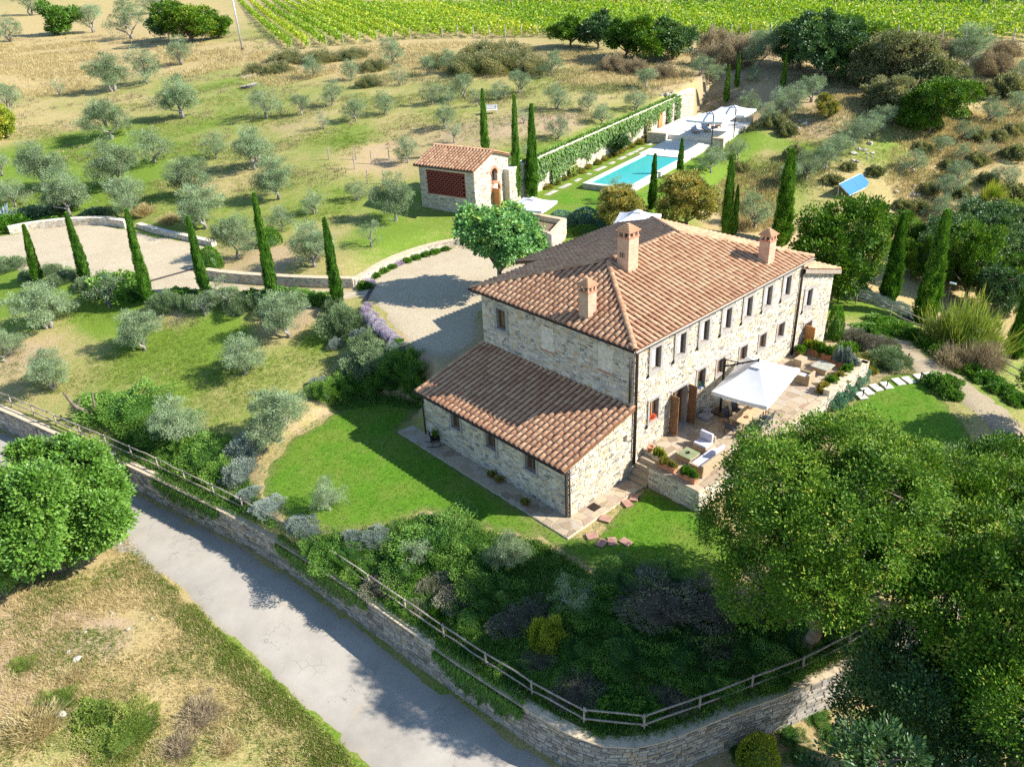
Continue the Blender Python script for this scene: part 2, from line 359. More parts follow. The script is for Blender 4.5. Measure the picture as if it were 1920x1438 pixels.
def groundmask(x, y):
    g = np.empty(len(x)); s = np.empty(len(x))
    for i in range(0, len(x), 20000):
        X = x[i:i+20000, None]; Y = y[i:i+20000, None]
        r = np.hypot(X-CC[0], Y-CC[1])
        d2 = ((X-_g[None, :, 0])**2+(Y-_g[None, :, 1])**2)/(r*r)*2500
        w = 1/(d2+1.2)**2
        g[i:i+20000] = (w*_g[None, :, 2]).sum(1)/w.sum(1); s[i:i+20000] = (w*_g[None, :, 3]).sum(1)/w.sum(1)
    return g, s
def m_ground(t):
    p = t.pos(); g = t.attr('green'); s = t.attr('soil')
    n1 = t.noise(0.22, 7, p, 0.7); n2 = t.noise(1.3, 6, p, 0.75); n3 = t.noise(9, 5, p, 0.7)
    nn = t.math('ADD', t.math('MULTIPLY', n1, 0.5), t.math('ADD', t.math('MULTIPLY', n2, 0.45), t.math('MULTIPLY', n3, 0.35)))
    straw = t.ramp(n3, [(0.25, (0.29, 0.215, 0.085)), (0.5, (0.41, 0.31, 0.135)), (0.75, (0.52, 0.41, 0.21))])
    green = t.ramp(n3, [(0.25, (0.075, 0.135, 0.014)), (0.5, (0.145, 0.225, 0.025)), (0.75, (0.25, 0.30, 0.055))])
    soil = t.ramp(n3, [(0.2, (0.26, 0.175, 0.10)), (0.5, (0.41, 0.295, 0.175)), (0.8, (0.53, 0.41, 0.265))])
    f1 = t.ramp(t.math('ADD', t.math('SUBTRACT', s, 0.65), t.math('SUBTRACT', nn, 0.15)), [(0.35, 0.0), (0.55, 1.0)])
    f2 = t.ramp(t.math('ADD', t.math('SUBTRACT', g, 0.60), t.math('SUBTRACT', t.math('SUBTRACT', 1.3, nn), 0.12)), [(0.22, 0.0), (0.6, 1.0)])
    c = t.mix(f2, t.mix(f1, straw, soil), green)
    h = t.math('ADD', n3, t.math('MULTIPLY', t.noise(30, 4, p), 0.5))
    return t.out(c, 0.95, t.bump(h, 0.55, 0.10), 0.1)
def grid_mesh():
    th0 = CY; A = np.linspace(th0-rad(52), th0+rad(52), 560)
    R = np.concatenate([np.geomspace(8, 190, 470), np.geomspace(192, 2200, 40)])
    x = CC[0]+np.outer(R, np.cos(A)); y = CC[1]+np.outer(R, np.sin(A))
    X = x.ravel(); Y = y.ravel(); z = Zf(X, Y)
    far = np.hypot(X-CC[0], Y-CC[1]); z += sm(190, 900, far)*60*(0.5+0.5*np.sin(np.arctan2(Y, X)*7+1))
    n, m = len(R), len(A); i = np.arange(n*m).reshape(n, m)
    F = np.stack([i[:-1, :-1], i[1:, :-1], i[1:, 1:], i[:-1, 1:]], -1).reshape(-1, 4)
    g, s = groundmask(X, Y)
    me = np_mesh('ground', np.stack([X, Y, z], 1), F, smooth=True, mat=mat('ground', m_ground))
    for nm, v in (('green', g), ('soil', s)):
        a = me.attributes.new(nm, 'FLOAT', 'POINT'); a.data.foreach_set('value', v.astype(np.float32))
    me.flip_normals()
    o = link_mesh('ground', me); o['kind'] = 'structure'; return o
grid_mesh()

def wobble(P, step, amp, rng):
    Q = []
    P = np.asarray(P)
    for a, b in zip(P, np.roll(P, -1, 0)):
        L = np.linalg.norm(b-a); n = max(1, int(L/step))
        for k in range(n):
            q = a+(b-a)*k/n
            Q.append(q+rng.normal(0, amp, 2) if k else q+rng.normal(0, amp*.3, 2))
    return np.array(Q)
def drape(name, P, material, dz=0.03, spacing=0.8, seed=1, amp=0.05, step=0.5, hfun=None):
    rng = np.random.default_rng(seed); B = wobble(P, step, amp, rng)
    x0, y0 = B.min(0); x1, y1 = B.max(0)
    gx, gy = np.meshgrid(np.arange(x0, x1, spacing), np.arange(y0, y1, spacing))
    gx = gx.ravel()+rng.uniform(-.2, .2, gx.size)*spacing; gy = gy.ravel()+rng.uniform(-.2, .2, gy.size)*spacing
    k = sdist(gx, gy, B) > spacing*0.45
    pts = [Vector(b) for b in B]+[Vector((a, b)) for a, b in zip(gx[k], gy[k])]
    n = len(B)
    vs, es, fs, *_ = geometry.delaunay_2d_cdt(pts, [(i, (i+1) % n) for i in range(n)], [], 1, 1e-4)
    V = np.array([(v.x, v.y) for v in vs]); zz = (hfun or Zf)(V[:, 0], V[:, 1])+dz
    zz -= (dz+0.025)*(1-np.clip(np.abs(sdist(V[:, 0], V[:, 1], B))/(spacing*.45), 0, 1))
    me = bpy.data.meshes.new(name); me.from_pydata(np.column_stack([V, zz]).tolist(), [], [tuple(f) for f in fs])
    e = sdist(V[:, 0], V[:, 1], B); a = me.attributes.new('edge', 'FLOAT', 'POINT'); a.data.foreach_set('value', np.abs(e).astype(np.float32))
    me.polygons.foreach_set('use_smooth', np.full(len(me.polygons), True))
    if len(me.polygons) and me.polygons[0].normal.z < 0: me.flip_normals()
    o = link_mesh(name, me, None, material); o['kind'] = 'structure'; return o
def m_gravel(c1, c2, c3):
    def f(t):
        p = t.pos()
        vor = t.n('ShaderNodeTexVoronoi', Scale=26.0); t.set(vor, 'Vector', p)
        n1 = t.noise(0.5, 5, p); n2 = t.noise(60, 3, p)
        c = t.ramp(vor.outputs['Color'], [(0.1, c1), (0.5, c2), (0.9, c3)])
        c = t.mix(t.ramp(n1, [(0.35, 0.0), (0.7, 0.45)]), c, c1)
        c = t.mix(t.ramp(t.attr('edge'), [(0.0, 0.5), (0.9, 0.0)]), c, (0.24, 0.19, 0.11))
        return t.out(c, 0.95, t.bump(t.math('ADD', vor.outputs['Distance'], n2), 0.55, 0.04), 0.15)
    return f
def m_lawn(t):
    p = t.pos(); n1 = t.noise(0.45, 5, p, 0.6); n2 = t.noise(3.0, 6, p, 0.7); n3 = t.noise(24, 4, p, 0.75)
    c = t.ramp(t.math('ADD', t.math('MULTIPLY', n3, 0.7), t.math('MULTIPLY', n2, 0.35)), [(0.3, (0.055, 0.14, 0.008)), (0.52, (0.115, 0.255, 0.015)), (0.75, (0.19, 0.34, 0.03))])
    c = t.mix(t.ramp(n1, [(0.42, 0.0), (0.66, 0.75)]), c, (0.21, 0.27, 0.04))
    c = t.mix(t.ramp(t.noise(0.8, 5, p, 0.7), [(0.6, 0.0), (0.74, 0.6)]), c, (0.34, 0.29, 0.11))
    e = t.math('ADD', t.attr('edge'), t.math('MULTIPLY', t.math('SUBTRACT', n2, 0.5), 1.4))
    c = t.mix(t.ramp(e, [(0.0, 0.75), (0.7, 0.0)]), c, (0.30, 0.25, 0.10))
    return t.out(c, 0.9, t.bump(t.math('ADD', n3, t.noise(70, 3, p)), 0.8, 0.06), 0.15)
def m_road(t):
    p = t.pos(); n1 = t.noise(0.5, 6, p, 0.65); n2 = t.noise(4, 6, p, 0.7); n3 = t.noise(45, 4, p, 0.8)
    c = t.ramp(t.math('ADD', t.math('MULTIPLY', n1, 0.6), t.math('MULTIPLY', n3, 0.4)), [(0.3, (0.265, 0.233, 0.188)), (0.5, (0.35, 0.312, 0.255)), (0.72, (0.44, 0.395, 0.325))])
    c = t.mix(t.ramp(t.noise(1.3, 5, p), [(0.58, 0.0), (0.72, 0.5)]), c, (0.40, 0.33, 0.22))
    w = t.mix(0.5, p, t.n('ShaderNodeTexNoise', Scale=0.6, Detail=6.0, Roughness=0.7).outputs[1])
    def iso(sc, wd, lo): return t.ramp(t.math('ABSOLUTE', t.math('SUBTRACT', t.noise(sc, 7, w, 0.62), 0.5)), [(0.0, 1.0), (wd, 0.0)])
    k1 = t.math('MULTIPLY', iso(0.55, 0.0035, 0), t.ramp(t.noise(0.35, 2, p), [(0.5, 0.0), (0.56, 0.9)]))
    v2 = t.n('ShaderNodeTexVoronoi', feature='DISTANCE_TO_EDGE', Scale=2.6); t.set(v2, 'Vector', w)
    k2 = t.math('MULTIPLY', t.ramp(v2.outputs['Distance'], [(0.004, 0.8), (0.022, 0.0)]), t.ramp(t.noise(0.42, 5, p), [(0.56, 0.0), (0.66, 0.7)]))
    kk = t.math('MULTIPLY', t.math('MAXIMUM', k1, k2), t.ramp(n2, [(0.38, 0.1), (0.6, 1.0)]))
    c = t.mix(kk, c, (0.09, 0.085, 0.08))
    c = t.mix(t.ramp(t.attr('edge'), [(0.0, 0.7), (0.6, 0.0)]), c, (0.30, 0.25, 0.16))
    return t.out(c, 0.85, t.bump(t.math('SUBTRACT', t.noise(90, 3, p), t.math('MULTIPLY', kk, 2.0)), 0.35, 0.015), 0.25)
drape('driveway', DRIVE, mat('gravel_drive', m_gravel((0.38, 0.30, 0.18), (0.50, 0.41, 0.27), (0.60, 0.53, 0.40))), 0.04, 1.2, 3)
drape('lawn', LAWN, mat('lawn', m_lawn), 0.045, 0.6, 4, 0.10)
drape('lawn', LAWN2, mat('lawn', m_lawn), 0.05, 0.6, 5, 0.10)
drape('path', PATH2, mat('gravel_path', m_gravel((0.30, 0.235, 0.14), (0.42, 0.335, 0.21), (0.52, 0.44, 0.32))), 0.05, 0.7, 6)
# road: between the wall foot and the bank
RPX = [(-80,905,-3.2),(120,985,-3.5),(240,1045,-3.75),(330,1105,-3.95),(400,1178,-4.25),(480,1245,-4.4),(560,1322,-4.65),(640,1400,-4.85),(720,1480,-5.0),(800,1580,-5.2)]
redge = np.array([onz(*q)[:2] for q in RPX])
wi = ROAD_IN[(WALL[:, 0] < 5)]
ii = np.argmin(np.hypot(ROAD_IN[:, 0]-onz(1160, 1404, -3.3)[0], ROAD_IN[:, 1]-onz(1160, 1404, -3.3)[1]))
i0 = np.argmin(np.hypot(ROAD_IN[:, 0]-onz(-150, 710, -1.3)[0], ROAD_IN[:, 1]-onz(-150, 710, -1.3)[1]))
ROAD = np.concatenate([ROAD_IN[i0:ii+1], [onz(1180, 1500, -5.3)[:2], onz(1100, 1620, -5.3)[:2]], redge[::-1]])
drape('road', ROAD, mat('road', m_road), 0.04, 0.7, 7, 0.05)
# ------------------------------------------------------------------ stone walls
rngS = np.random.default_rng(11)
M_WALL = m_stone('wall_stone', STW)
M_MORTAR = m_plain('lime_mortar', (0.62, 0.55, 0.43), 0.95, nscale=5, amt=0.25, bump=0.5)
M_WALL2 = m_stone('road_wall_stone', [(0.0, (0.16, 0.14, 0.12)), (0.2, (0.30, 0.27, 0.23)), (0.5, (0.42, 0.38, 0.32)), (0.75, (0.50, 0.45, 0.37)), (0.85, (0.42, 0.32, 0.20)), (1.0, (0.34, 0.33, 0.32))], 0.35)
M_MORTAR2 = m_plain('road_wall_joint', (0.24, 0.21, 0.17), 0.95, nscale=4, amt=0.3, bump=0.5)
M_PIETRA = m_plain('grey_sandstone', (0.33, 0.30, 0.26), 0.85, nscale=5, amt=0.2)
M_WOOD = m_plain('brown_wood', (0.20, 0.105, 0.05), 0.6, nscale=4, amt=0.35)
M_WOODO = m_plain('orange_wood', (0.50, 0.22, 0.07), 0.55, nscale=4, amt=0.2)
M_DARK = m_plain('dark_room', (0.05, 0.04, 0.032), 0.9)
M_METAL = m_plain('dark_copper', (0.10, 0.07, 0.055), 0.5, 0.5, nscale=3)
M_BLACK = m_plain('black_metal', (0.02, 0.02, 0.022), 0.5, 0.3)
M_GLASS = mat('window_glass', lambda t: t.out((0.055, 0.045, 0.04), 0.08, None, 0.7))
M_CURT = m_plain('white_curtain', (0.50, 0.50, 0.49), 0.9)
M_TERRA = m_plain('terracotta', (0.46, 0.20, 0.11), 0.85, nscale=5)
M_TILE = m_tile()
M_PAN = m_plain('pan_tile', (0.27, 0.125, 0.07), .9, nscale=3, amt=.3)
def stones_for(O, U, Nn, length, z0, ztop, openings, big=1.0, rng=rngS, zbot=None, proud=(0.008, 0.028), quoin=True, curve=None):
    """list of (verts(8), var, centre): dressed rubble on a plane. O origin, U unit dir along, Nn outward normal.
    openings: (s0, s1, z0, z1). ztop: function of s. zbot: function of s"""
    Pf = curve or (lambda x: (O+U*x, Nn))
    out = []; z = z0; zmax = max(ztop(length*k/8) for k in range(9))
    rowi = 0
    while z < zmax-0.04:
        h = rng.uniform(0.11, 0.24)*big; s = -rng.uniform(0, .2)
        qw = (rng.uniform(.45, .6), rng.uniform(.25, .36))[rowi % 2]
        while s < length:
            w = rng.uniform(0.16, 0.46)*big*(0.75+h/big*1.3)
            if quoin and s < 0.02: s = 0.0; w = qw
            if s+w > length-0.12*big: w = length-s
            a, b = max(s, 0), s+w
            s += w
            if b-a < 0.06: continue
            zt = min(ztop(a), ztop(b))
            zl = z; zh = min(z+h, zt)
            if zbot and min(zbot(a), zbot(b)) > zh-0.03: continue
            if zh-zl < 0.05: continue
            segs = [(a, b)]
            for (o0, o1, p0, p1) in openings:
                if zh > p0+0.02 and zl < p1-0.02:
                    ns = []
                    for q0, q1 in segs:
                        if q1 <= o0 or q0 >= o1: ns.append((q0, q1)); continue
                        if o0-q0 > 0.05: ns.append((q0, o0))
                        if q1-o1 > 0.05: ns.append((o1, q1))
                    segs = ns
            for q0, q1 in segs:
                g = 0.016*big; j = 0.03*big
                p = [(q0+g, zl+g), (q1-g, zl+g), (q1-g, zh-g), (q0+g, zh-g)]
                if len(segs) == 1 and 0 < q0 and q1 < length:
                    p = [(x+rng.uniform(-j, j)*.6, y+rng.uniform(-j, j)) for x, y in p]
                d = rng.uniform(*proud)
                tx, ty = rng.uniform(-.006, .006, 2)
                vs = []
                for (x, y) in p:
                    q, nn = Pf(x); vs.append(q+Vector((0, 0, y))-nn*0.02)
                cx = sum(x for x, y in p)/4; cy = sum(y for x, y in p)/4
                for (x, y) in p:
                    q, nn = Pf(cx+(x-cx)*0.94)
                    vs.append(q+Vector((0, 0, cy+(y-cy)*0.9))+nn*(d+tx*(1 if x > cx else -1)+ty*(1 if y > cy else -1)))
                out.append((vs, float(rng.random()), Pf(cx)[0]+Vector((0, 0, cy))))
        z += h; rowi += 1
    return out
SF = [(4, 5, 6, 7), (0, 1, 5, 4), (1, 2, 6, 5), (2, 3, 7, 6), (3, 0, 4, 7)]
def build_stones(st, root, parent, material, nmax=300, name='stone', rest='small_stones'):
    """nearest nmax as single pieces, the rest joined"""
    def size(s):
        P = proj([s[2]])[0]
        if not (-60 < P[0] < 1980 and -60 < P[1] < 1500): return 0
        a = (Vector(s[0][5])-Vector(s[0][4])).length*(Vector(s[0][7])-Vector(s[0][4])).length
        return a*px_per_m(s[2])**2
    st = sorted(st, key=size, reverse=True)
    off = Vector((0, 0, 0))
    for vs, var, c in st[:nmax]:
        m = MB(); m.add([Vector(v)-off for v in vs], SF, var); m.build(name, material, parent)
    if len(st) > nmax:
        m = MB()
        for vs, var, c in st[nmax:]: m.add([Vector(v)-off for v in vs], SF, var)
        o = m.build(rest, material, parent); o['kind'] = 'stuff'
def wall_core(m, O, U, Nn, length, z0, ztop, openings, thick=0.35, step=None):
    openings = [(o[0]-.012, o[1]+.012, o[2]-.012, o[3]+.012) for o in openings]
    """mortar face with real holes and reveals; ztop function (piecewise linear between s cuts)"""
    cuts = sorted({0.0, length, *[c for o in openings for c in (o[0], o[1])], *([] if step is None else step)})
    P = lambda s, z, d=0.0: tuple(O+U*s+Vector((0, 0, z))+Nn*d)
    for a, b in zip(cuts[:-1], cuts[1:]):
        mid = (a+b)/2; ops = sorted([(o[2], o[3]) for o in openings if o[0] <= mid <= o[1]])
        zc = z0
        for p0, p1 in ops+[(None, None)]:
            if p0 is None: q = [(a, zc), (b, zc), (b, ztop(b)), (a, ztop(a))]
            else: q = [(a, zc), (b, zc), (b, p0), (a, p0)]; zc = p1
            m.add([P(*x) for x in q], [(0, 1, 2, 3)])
    for s0, s1, p0, p1 in openings:
        for q in (((s0, p0), (s0, p1)), ((s0, p1), (s1, p1)), ((s1, p1), (s1, p0)), ((s1, p0), (s0, p0))):
            m.add([P(*q[0]), P(*q[1]), P(*q[1], -thick), P(*q[0], -thick)], [(0, 1, 2, 3)])
    m.add([P(0, ztop(0)), P(length, ztop(length)), P(length, ztop(length), -thick), P(0, ztop(0), -thick)], [(0, 1, 2, 3)])
def bx3(m, O, U, Nn, s0, s1, z0, z1, d0, d1, var=0.5):
    vs = [tuple(O+U*s+Vector((0, 0, z))+Nn*d) for d in (d0, d1) for s, z in ((s0, z0), (s1, z0), (s1, z1), (s0, z1))]
    m.add(vs, [(3, 2, 1, 0), (4, 5, 6, 7), (0, 1, 5, 4), (1, 2, 6, 5), (2, 3, 7, 6), (3, 0, 4, 7)], var)
def window(root, O, U, Nn, sc, zc, w, h, fw=0.21, depth=0.13, rod=False, curtain=False, bars=False, light=False, wood=None):
    """stone-framed window; the opening (w x h) is the clear hole. parts hang under the window part"""
    s0, s1, z0, z1 = sc-w/2, sc+w/2, zc-h/2, zc+h/2
    m = MB()
    bx3(m, O, U, Nn, s0-fw, s0, z0, z1, -0.4, 0.045); bx3(m, O, U, Nn, s1, s1+fw, z0, z1, -0.4, 0.045)
    bx3(m, O, U, Nn, s0-fw, s1+fw, z1, z1+fw, -0.3, 0.047)
    f = m.build('window', M_PIETRA, root); bevel(f, 0.008)
    m = MB(); bx3(m, O, U, Nn, s0-fw-.03, s1+fw+.03, z0-fw*.95, z0, -0.3, 0.085); bevel(m.build('sill', M_PIETRA, f), 0.008)
    m = MB(); bx3(m, O, U, Nn, s0+.05, s1-.05, z0+.05, z1-.05, -depth-.035, -depth-.02); m.build('pane', M_GLASS, f)
    m = MB(); t = 0.06
    bx3(m, O, U, Nn, s0, s0+t, z0, z1, -depth-.06, -depth); bx3(m, O, U, Nn, s1-t, s1, z0, z1, -depth-.06, -depth)
    bx3(m, O, U, Nn, s0+t, s1-t, z1-t, z1, -depth-.06, -depth); bx3(m, O, U, Nn, s0+t, s1-t, z0, z0+t, -depth-.06, -depth)
    bx3(m, O, U, Nn, sc-.04, sc+.04, z0+t, z1-t, -depth-.058, -depth-.002)
    m.build('sash', wood or M_WOOD, f)
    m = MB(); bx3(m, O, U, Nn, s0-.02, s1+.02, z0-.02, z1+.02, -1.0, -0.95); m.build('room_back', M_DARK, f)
    if curtain:
        m = MB(); n = 9; cw = w*0.55; s_ = s0+.06
        for k in range(n):
            a = s_+cw*k/n; b = s_+cw*(k+1)/n; e = 0.015*(k % 2); e2 = 0.015*((k+1) % 2)
            m.add([tuple(O+U*a+Vector((0, 0, z0+.08))+Nn*(-depth+.012+e)), tuple(O+U*b+Vector((0, 0, z0+.08))+Nn*(-depth+.012+e2)), tuple(O+U*b+Vector((0, 0, z1-.06))+Nn*(-depth+.012+e2)), tuple(O+U*a+Vector((0, 0, z1-.06))+Nn*(-depth+.012+e))], [(0, 1, 2, 3)])
        m.build('curtain', M_CURT, f)
    if rod:
        m = MB(); p = O+U*(s0-fw-.09)+Nn*0.05
        m.tube([p+Vector((0, 0, z0-.10)), p+Vector((0, 0, z1+fw+.02))], 0.016, 5)
        m.box(tuple(p+Vector((0, 0, z0-.15))), (.09, .09, .12))
        m.build('stay_rod', M_BLACK, f)
    return f
def hole(sc, zc, w, h): return (sc-w/2, sc+w/2, zc-h/2, zc+h/2)
def grow(o, f, sill=True): return (o[0]-f, o[1]+f, o[2]-(f if sill else 0), o[3]+f)

# ------------------------------------------------------------------ tiled slopes
def tile_mesh(L=0.50, r0=0.112, r1=0.098, n=6):
    vs = []; fs = []
    for k, (y, r) in enumerate(((0, r0), (L, r1))):
        for i in range(n+1):
            t = math.pi*i/n; vs.append((-r*math.cos(t), y, r*math.sin(t)*0.9))
    for i in range(n): fs.append((i, i+1, n+2+i, n+1+i))
    b = len(vs)
    for i in range(n+1):
        t = math.pi*i/n; r = r0-.02; vs.append((-r*math.cos(t), 0.0, r*math.sin(t)*0.9))
    for i in range(n): fs.append((i+1, i, b+i, b+i+1))
    return vs, fs
TV, TFc = tile_mesh()
TILE_SHARED = []
for q in range(8):
    m = MB(); m.add(TV, TFc, (q+.5)/8); TILE_SHARED.append(m.mesh('roof_tile', M_TILE, True))
def slope_frame(P0, P1, up):
    """P0->P1 along the eave, up vector along the slope"""
    x = (P1-P0).normalized(); y = (up-x*up.dot(x)).normalized(); z = x.cross(y)
    return x, y, z
class Roof:
    def __init__(s, root, roofpart, nmax):
        s.root = root; s.part = roofpart; s.nmax = nmax; s.tiles = []; s.pans = MB(); s.ridge = []
    def slope(s, P0, P1, up, hgt, inside, pitch=0.345, exp=0.41, rng=rngS, holes=()):
        """tiles over a plane; inside(sx, sy) tells whether a point (along, up) belongs to the slope"""
        P0 = Vector(P0); P1 = Vector(P1); x, y, z = slope_frame(P0, P1, Vector(up)); L = (P1-P0).length
        nc = int(round(L/pitch)); pt = L/nc; rows = int(hgt/exp)+1
        for i in range(nc):
            for j in range(rows):
                sx = (i+.5)*pt; sy = j*exp
                if inside(sx, sy+exp*.55):
                    M = Matrix((tuple(x)+(0,), tuple(y)+(0,), tuple(z)+(0,), (0, 0, 0, 1))).transposed()
                    tilt = Matrix.Rotation(-0.042, 4, 'X') @ Matrix.Rotation(rng.normal(0, .018), 4, 'Z') @ Matrix.Rotation(rng.normal(0, .012), 4, 'X')
                    p = P0+x*(sx+rng.normal(0, .008))+y*(sy-.05+rng.normal(0, .012))+z*(0.052)
                    s.tiles.append((Matrix.Translation(p) @ M @ tilt, float(rng.random())))
        # flat pan tiles, one per column and course: each steps over the one below
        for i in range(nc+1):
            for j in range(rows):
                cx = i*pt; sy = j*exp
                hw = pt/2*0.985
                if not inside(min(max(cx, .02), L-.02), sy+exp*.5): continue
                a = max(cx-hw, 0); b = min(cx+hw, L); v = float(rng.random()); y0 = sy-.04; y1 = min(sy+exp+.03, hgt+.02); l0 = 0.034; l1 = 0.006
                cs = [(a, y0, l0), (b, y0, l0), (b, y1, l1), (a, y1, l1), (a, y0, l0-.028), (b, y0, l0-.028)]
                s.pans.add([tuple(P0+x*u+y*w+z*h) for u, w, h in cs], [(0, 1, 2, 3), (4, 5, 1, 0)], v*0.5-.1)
    def ridge_line(s, A, B, r=0.13, step=0.36, rng=rngS):
        A = Vector(A); B = Vector(B); d = (B-A); L = d.length; d.normalize()
        x = d.cross(Vector((0, 0, 1))).normalized(); z = x.cross(d)
        n = int(L/step)
        for k in range(n):
            M = Matrix((tuple(x)+(0,), tuple(d)+(0,), tuple(z)+(0,), (0, 0, 0, 1))).transposed()
            s.ridge.append((Matrix.Translation(A+d*(k*step)+z*(0.03)) @ M @ Matrix.Rotation(-.05, 4, 'X') @ Matrix.Rotation(rng.normal(0, .02), 4, 'Z') @ Matrix.Diagonal((1.35, 1.0, 1.15, 1)), float(rng.random())))
    def finish(s):
        key = lambda t: ((t[0].translation-Vector(CC)).length)
        ok = lambda t: (lambda P: -20 < P[0] < 1940 and -20 < P[1] < 1460)(proj([t[0].translation])[0])
        t = sorted(s.tiles, key=lambda q: (not ok(q), key(q)))
        off = Matrix()
        for M, v in t[:s.nmax]:
            o = link_mesh('roof_tile', TILE_SHARED[min(7, int(v*8))], s.part); o.matrix_basis = off @ M
        rest = t[s.nmax:]
        if rest:
            m = MB()
            for M, v in rest: m.add([tuple(off @ M @ Vector(q)) for q in TV], TFc, v)
            o = m.build('cover_tiles', M_TILE, s.part, True); o['kind'] = 'stuff'
        p = MB(); p.v = [tuple(off @ Vector(v)) for v in s.pans.v]; p.f = s.pans.f; p.var = s.pans.var
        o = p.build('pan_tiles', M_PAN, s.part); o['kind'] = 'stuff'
        for M, v in s.ridge:
            o = link_mesh('ridge_tile', TILE_SHARED[min(7, int(v*8))], s.part); o.matrix_basis = off @ M

def fixroot(root):
    for c in root.children: c.location = c.location-root.location
X_, Y_, Z_ = Vector((1, 0, 0)), Vector((0, 1, 0)), Vector((0, 0, 1))
# ------------------------------------------------------------------ the villa
L_, W_, HE, HR, OH = 15.55, 11.0, 5.96, 7.6, 0.42
R1, R2 = 4.44, 10.55
DA, HA, HT, ZB = 4.69, 1.42, 2.59, -1.75
villa = thing('villa', 'large two storey stone farmhouse with terracotta hip roof and lower side wing', 'house', (0, 0, 0))
stv = []
def add_wall(name, O, U, Nn, length, z0, ztop, ops, sops, parent, thick=0.35, step=None, mm=None, stone=True, big=1.0, zs=None):
    big *= .84
    m = MB(); wall_core(m, Vector(O), U, Nn, length, z0, ztop, ops, thick, step)
    o = m.build(name, mm or M_MORTAR, parent)
    if stone: stv.extend(stones_for(Vector(O), U, Nn, length, z0 if zs is None else zs, ztop, sops, big))
    return o
UPW = [1.75+2.046*k for k in range(7)]
WH = (0.72, 1.22)
LOWS = [(1.75, 1.65, .72, 1.22), (5.82, 1.82, .68, 1.15), (7.65, 1.85, .68, .95), (9.91, 1.79, .72, .95), (11.91, 1.83, .72, .95), (13.93, 1.82, .72, .95)]
DOOR = (3.93, 0.82, 1.25, 2.38)
ops = [hole(x, 4.62, *WH) for x in UPW]+[hole(*q) for q in LOWS]+[hole(*DOOR)]
sops = [grow(hole(x, 4.62, *WH), .17) for x in UPW]+[grow(hole(*q), .15) for q in LOWS]+[grow(hole(*DOOR), .14, False)]
fw_ = add_wall('front_wall', (0, 0, 0), X_, -Y_, L_, ZB, lambda s: HE-.1, ops, sops, villa, zs=-.5)
# extension, a lower lean-to block at the far end
EXL = 4.35; XE = lambda s: 5.25-0.30*s
eo = [hole(1.36, 2.92, .78, 1.15), hole(1.83, .08, .92, 2.15)]
add_wall('extension_wall', (L_+.006, 0.02, 0), X_, -Y_, EXL, ZB, XE, eo, [grow(eo[0], .17), grow(eo[1], .14, False)], villa)
add_wall('extension_wall', (L_+EXL, 0.02, 0), Y_, X_, 6.0, ZB, lambda s: XE(EXL), [], [], villa, stone=False)
# side wall (shaded, faces the lawn)
so_ = [hole(W_-9.39, 4.52, .72, 1.2)]
b1 = (W_-6.25, W_-5.35, 3.75, 5.1); b2 = (W_-2.25, W_-1.3, 3.95, 5.25)
add_wall('side_wall', (0, W_, 0), -Y_, -X_, W_, ZB, lambda s: HE-.1, so_, [grow(so_[0], .17), b1, b2], villa, zs=2.2)
for bb in (b1, b2):
    stv += stones_for(Vector((0.012, W_-bb[0], 0)), -Y_, -X_, bb[1]-bb[0], bb[2]+.03, (lambda z: (lambda s: z))(bb[3]-.03), [], .8, quoin=False, proud=(-.012, -.004))
    m = MB(); bx3(m, Vector((0, W_, 0)), -Y_, -X_, bb[0]-.05, bb[1]+.05, bb[2]-.05, bb[2]+.02, -.1, .03); m.build('brick_sill', M_TERRA, villa)
add_wall('back_wall', (L_, W_, 0), -X_, Y_, L_, ZB, lambda s: HE-.1, [], [], villa, stone=False)
add_wall('end_wall', (L_, 0, 0), Y_, X_, W_, ZB, lambda s: HE-.1, [], [], villa, stone=False)
m = MB(); m.b2(5.6, 15.1, W_+.01, 13.3, ZB, 5.2); m.build('rear_wing', M_MORTAR, villa)
# the low wing in front of the side wall
AW = [8.25, 5.39, 2.47]
ao = [hole(W_-y, .52, .74, 1.02) for y in AW]
add_wall('wing_wall', (-DA, W_, 0), -Y_, -X_, W_, ZB, lambda s: HA-.02, ao, [grow(q, .15) for q in ao], villa, zs=ZB+.1)
gw = [hole(DA-.48, .92, .30, .42)]
gz = lambda s: HA+.02+(HT-HA-.10)*s/DA
add_wall('gable_wall', (-DA, 0, 0), X_, -Y_, DA, ZB, gz, gw, [grow(gw[0], .02)], villa, zs=ZB+.1)
add_wall('gable_wall', (0, W_, 0), -X_, Y_, DA, ZB, lambda s: gz(DA-s), [], [], villa, stone=False)
build_stones(stv, villa, villa, M_WALL, 300)
for i, x in enumerate(UPW): window(villa, Vector((0, 0, 0)), X_, -Y_, x, 4.62, *WH, rod=True, curtain=True)
for i, q in enumerate(LOWS): window(villa, Vector((0, 0, 0)), X_, -Y_, *q, fw=.15, rod=i == 0, wood=M_WOODO if i == 0 else None)
window(villa, Vector((L_+.006, .02, 0)), X_, -Y_, 1.36, 2.92, .78, 1.15, rod=True, curtain=True)
window(villa, Vector((0, W_, 0)), -Y_, -X_, W_-9.39, 4.52, .72, 1.2)
for y in AW: window(villa, Vector((-DA, W_, 0)), -Y_, -X_, W_-y, .52, .74, 1.02, fw=.15)
m = MB(); bx3(m, Vector((-DA, 0, 0)), X_, -Y_, DA-.64, DA-.32, .71, 1.13, -.34, -.3); m.build('vent_back', M_DARK, villa)
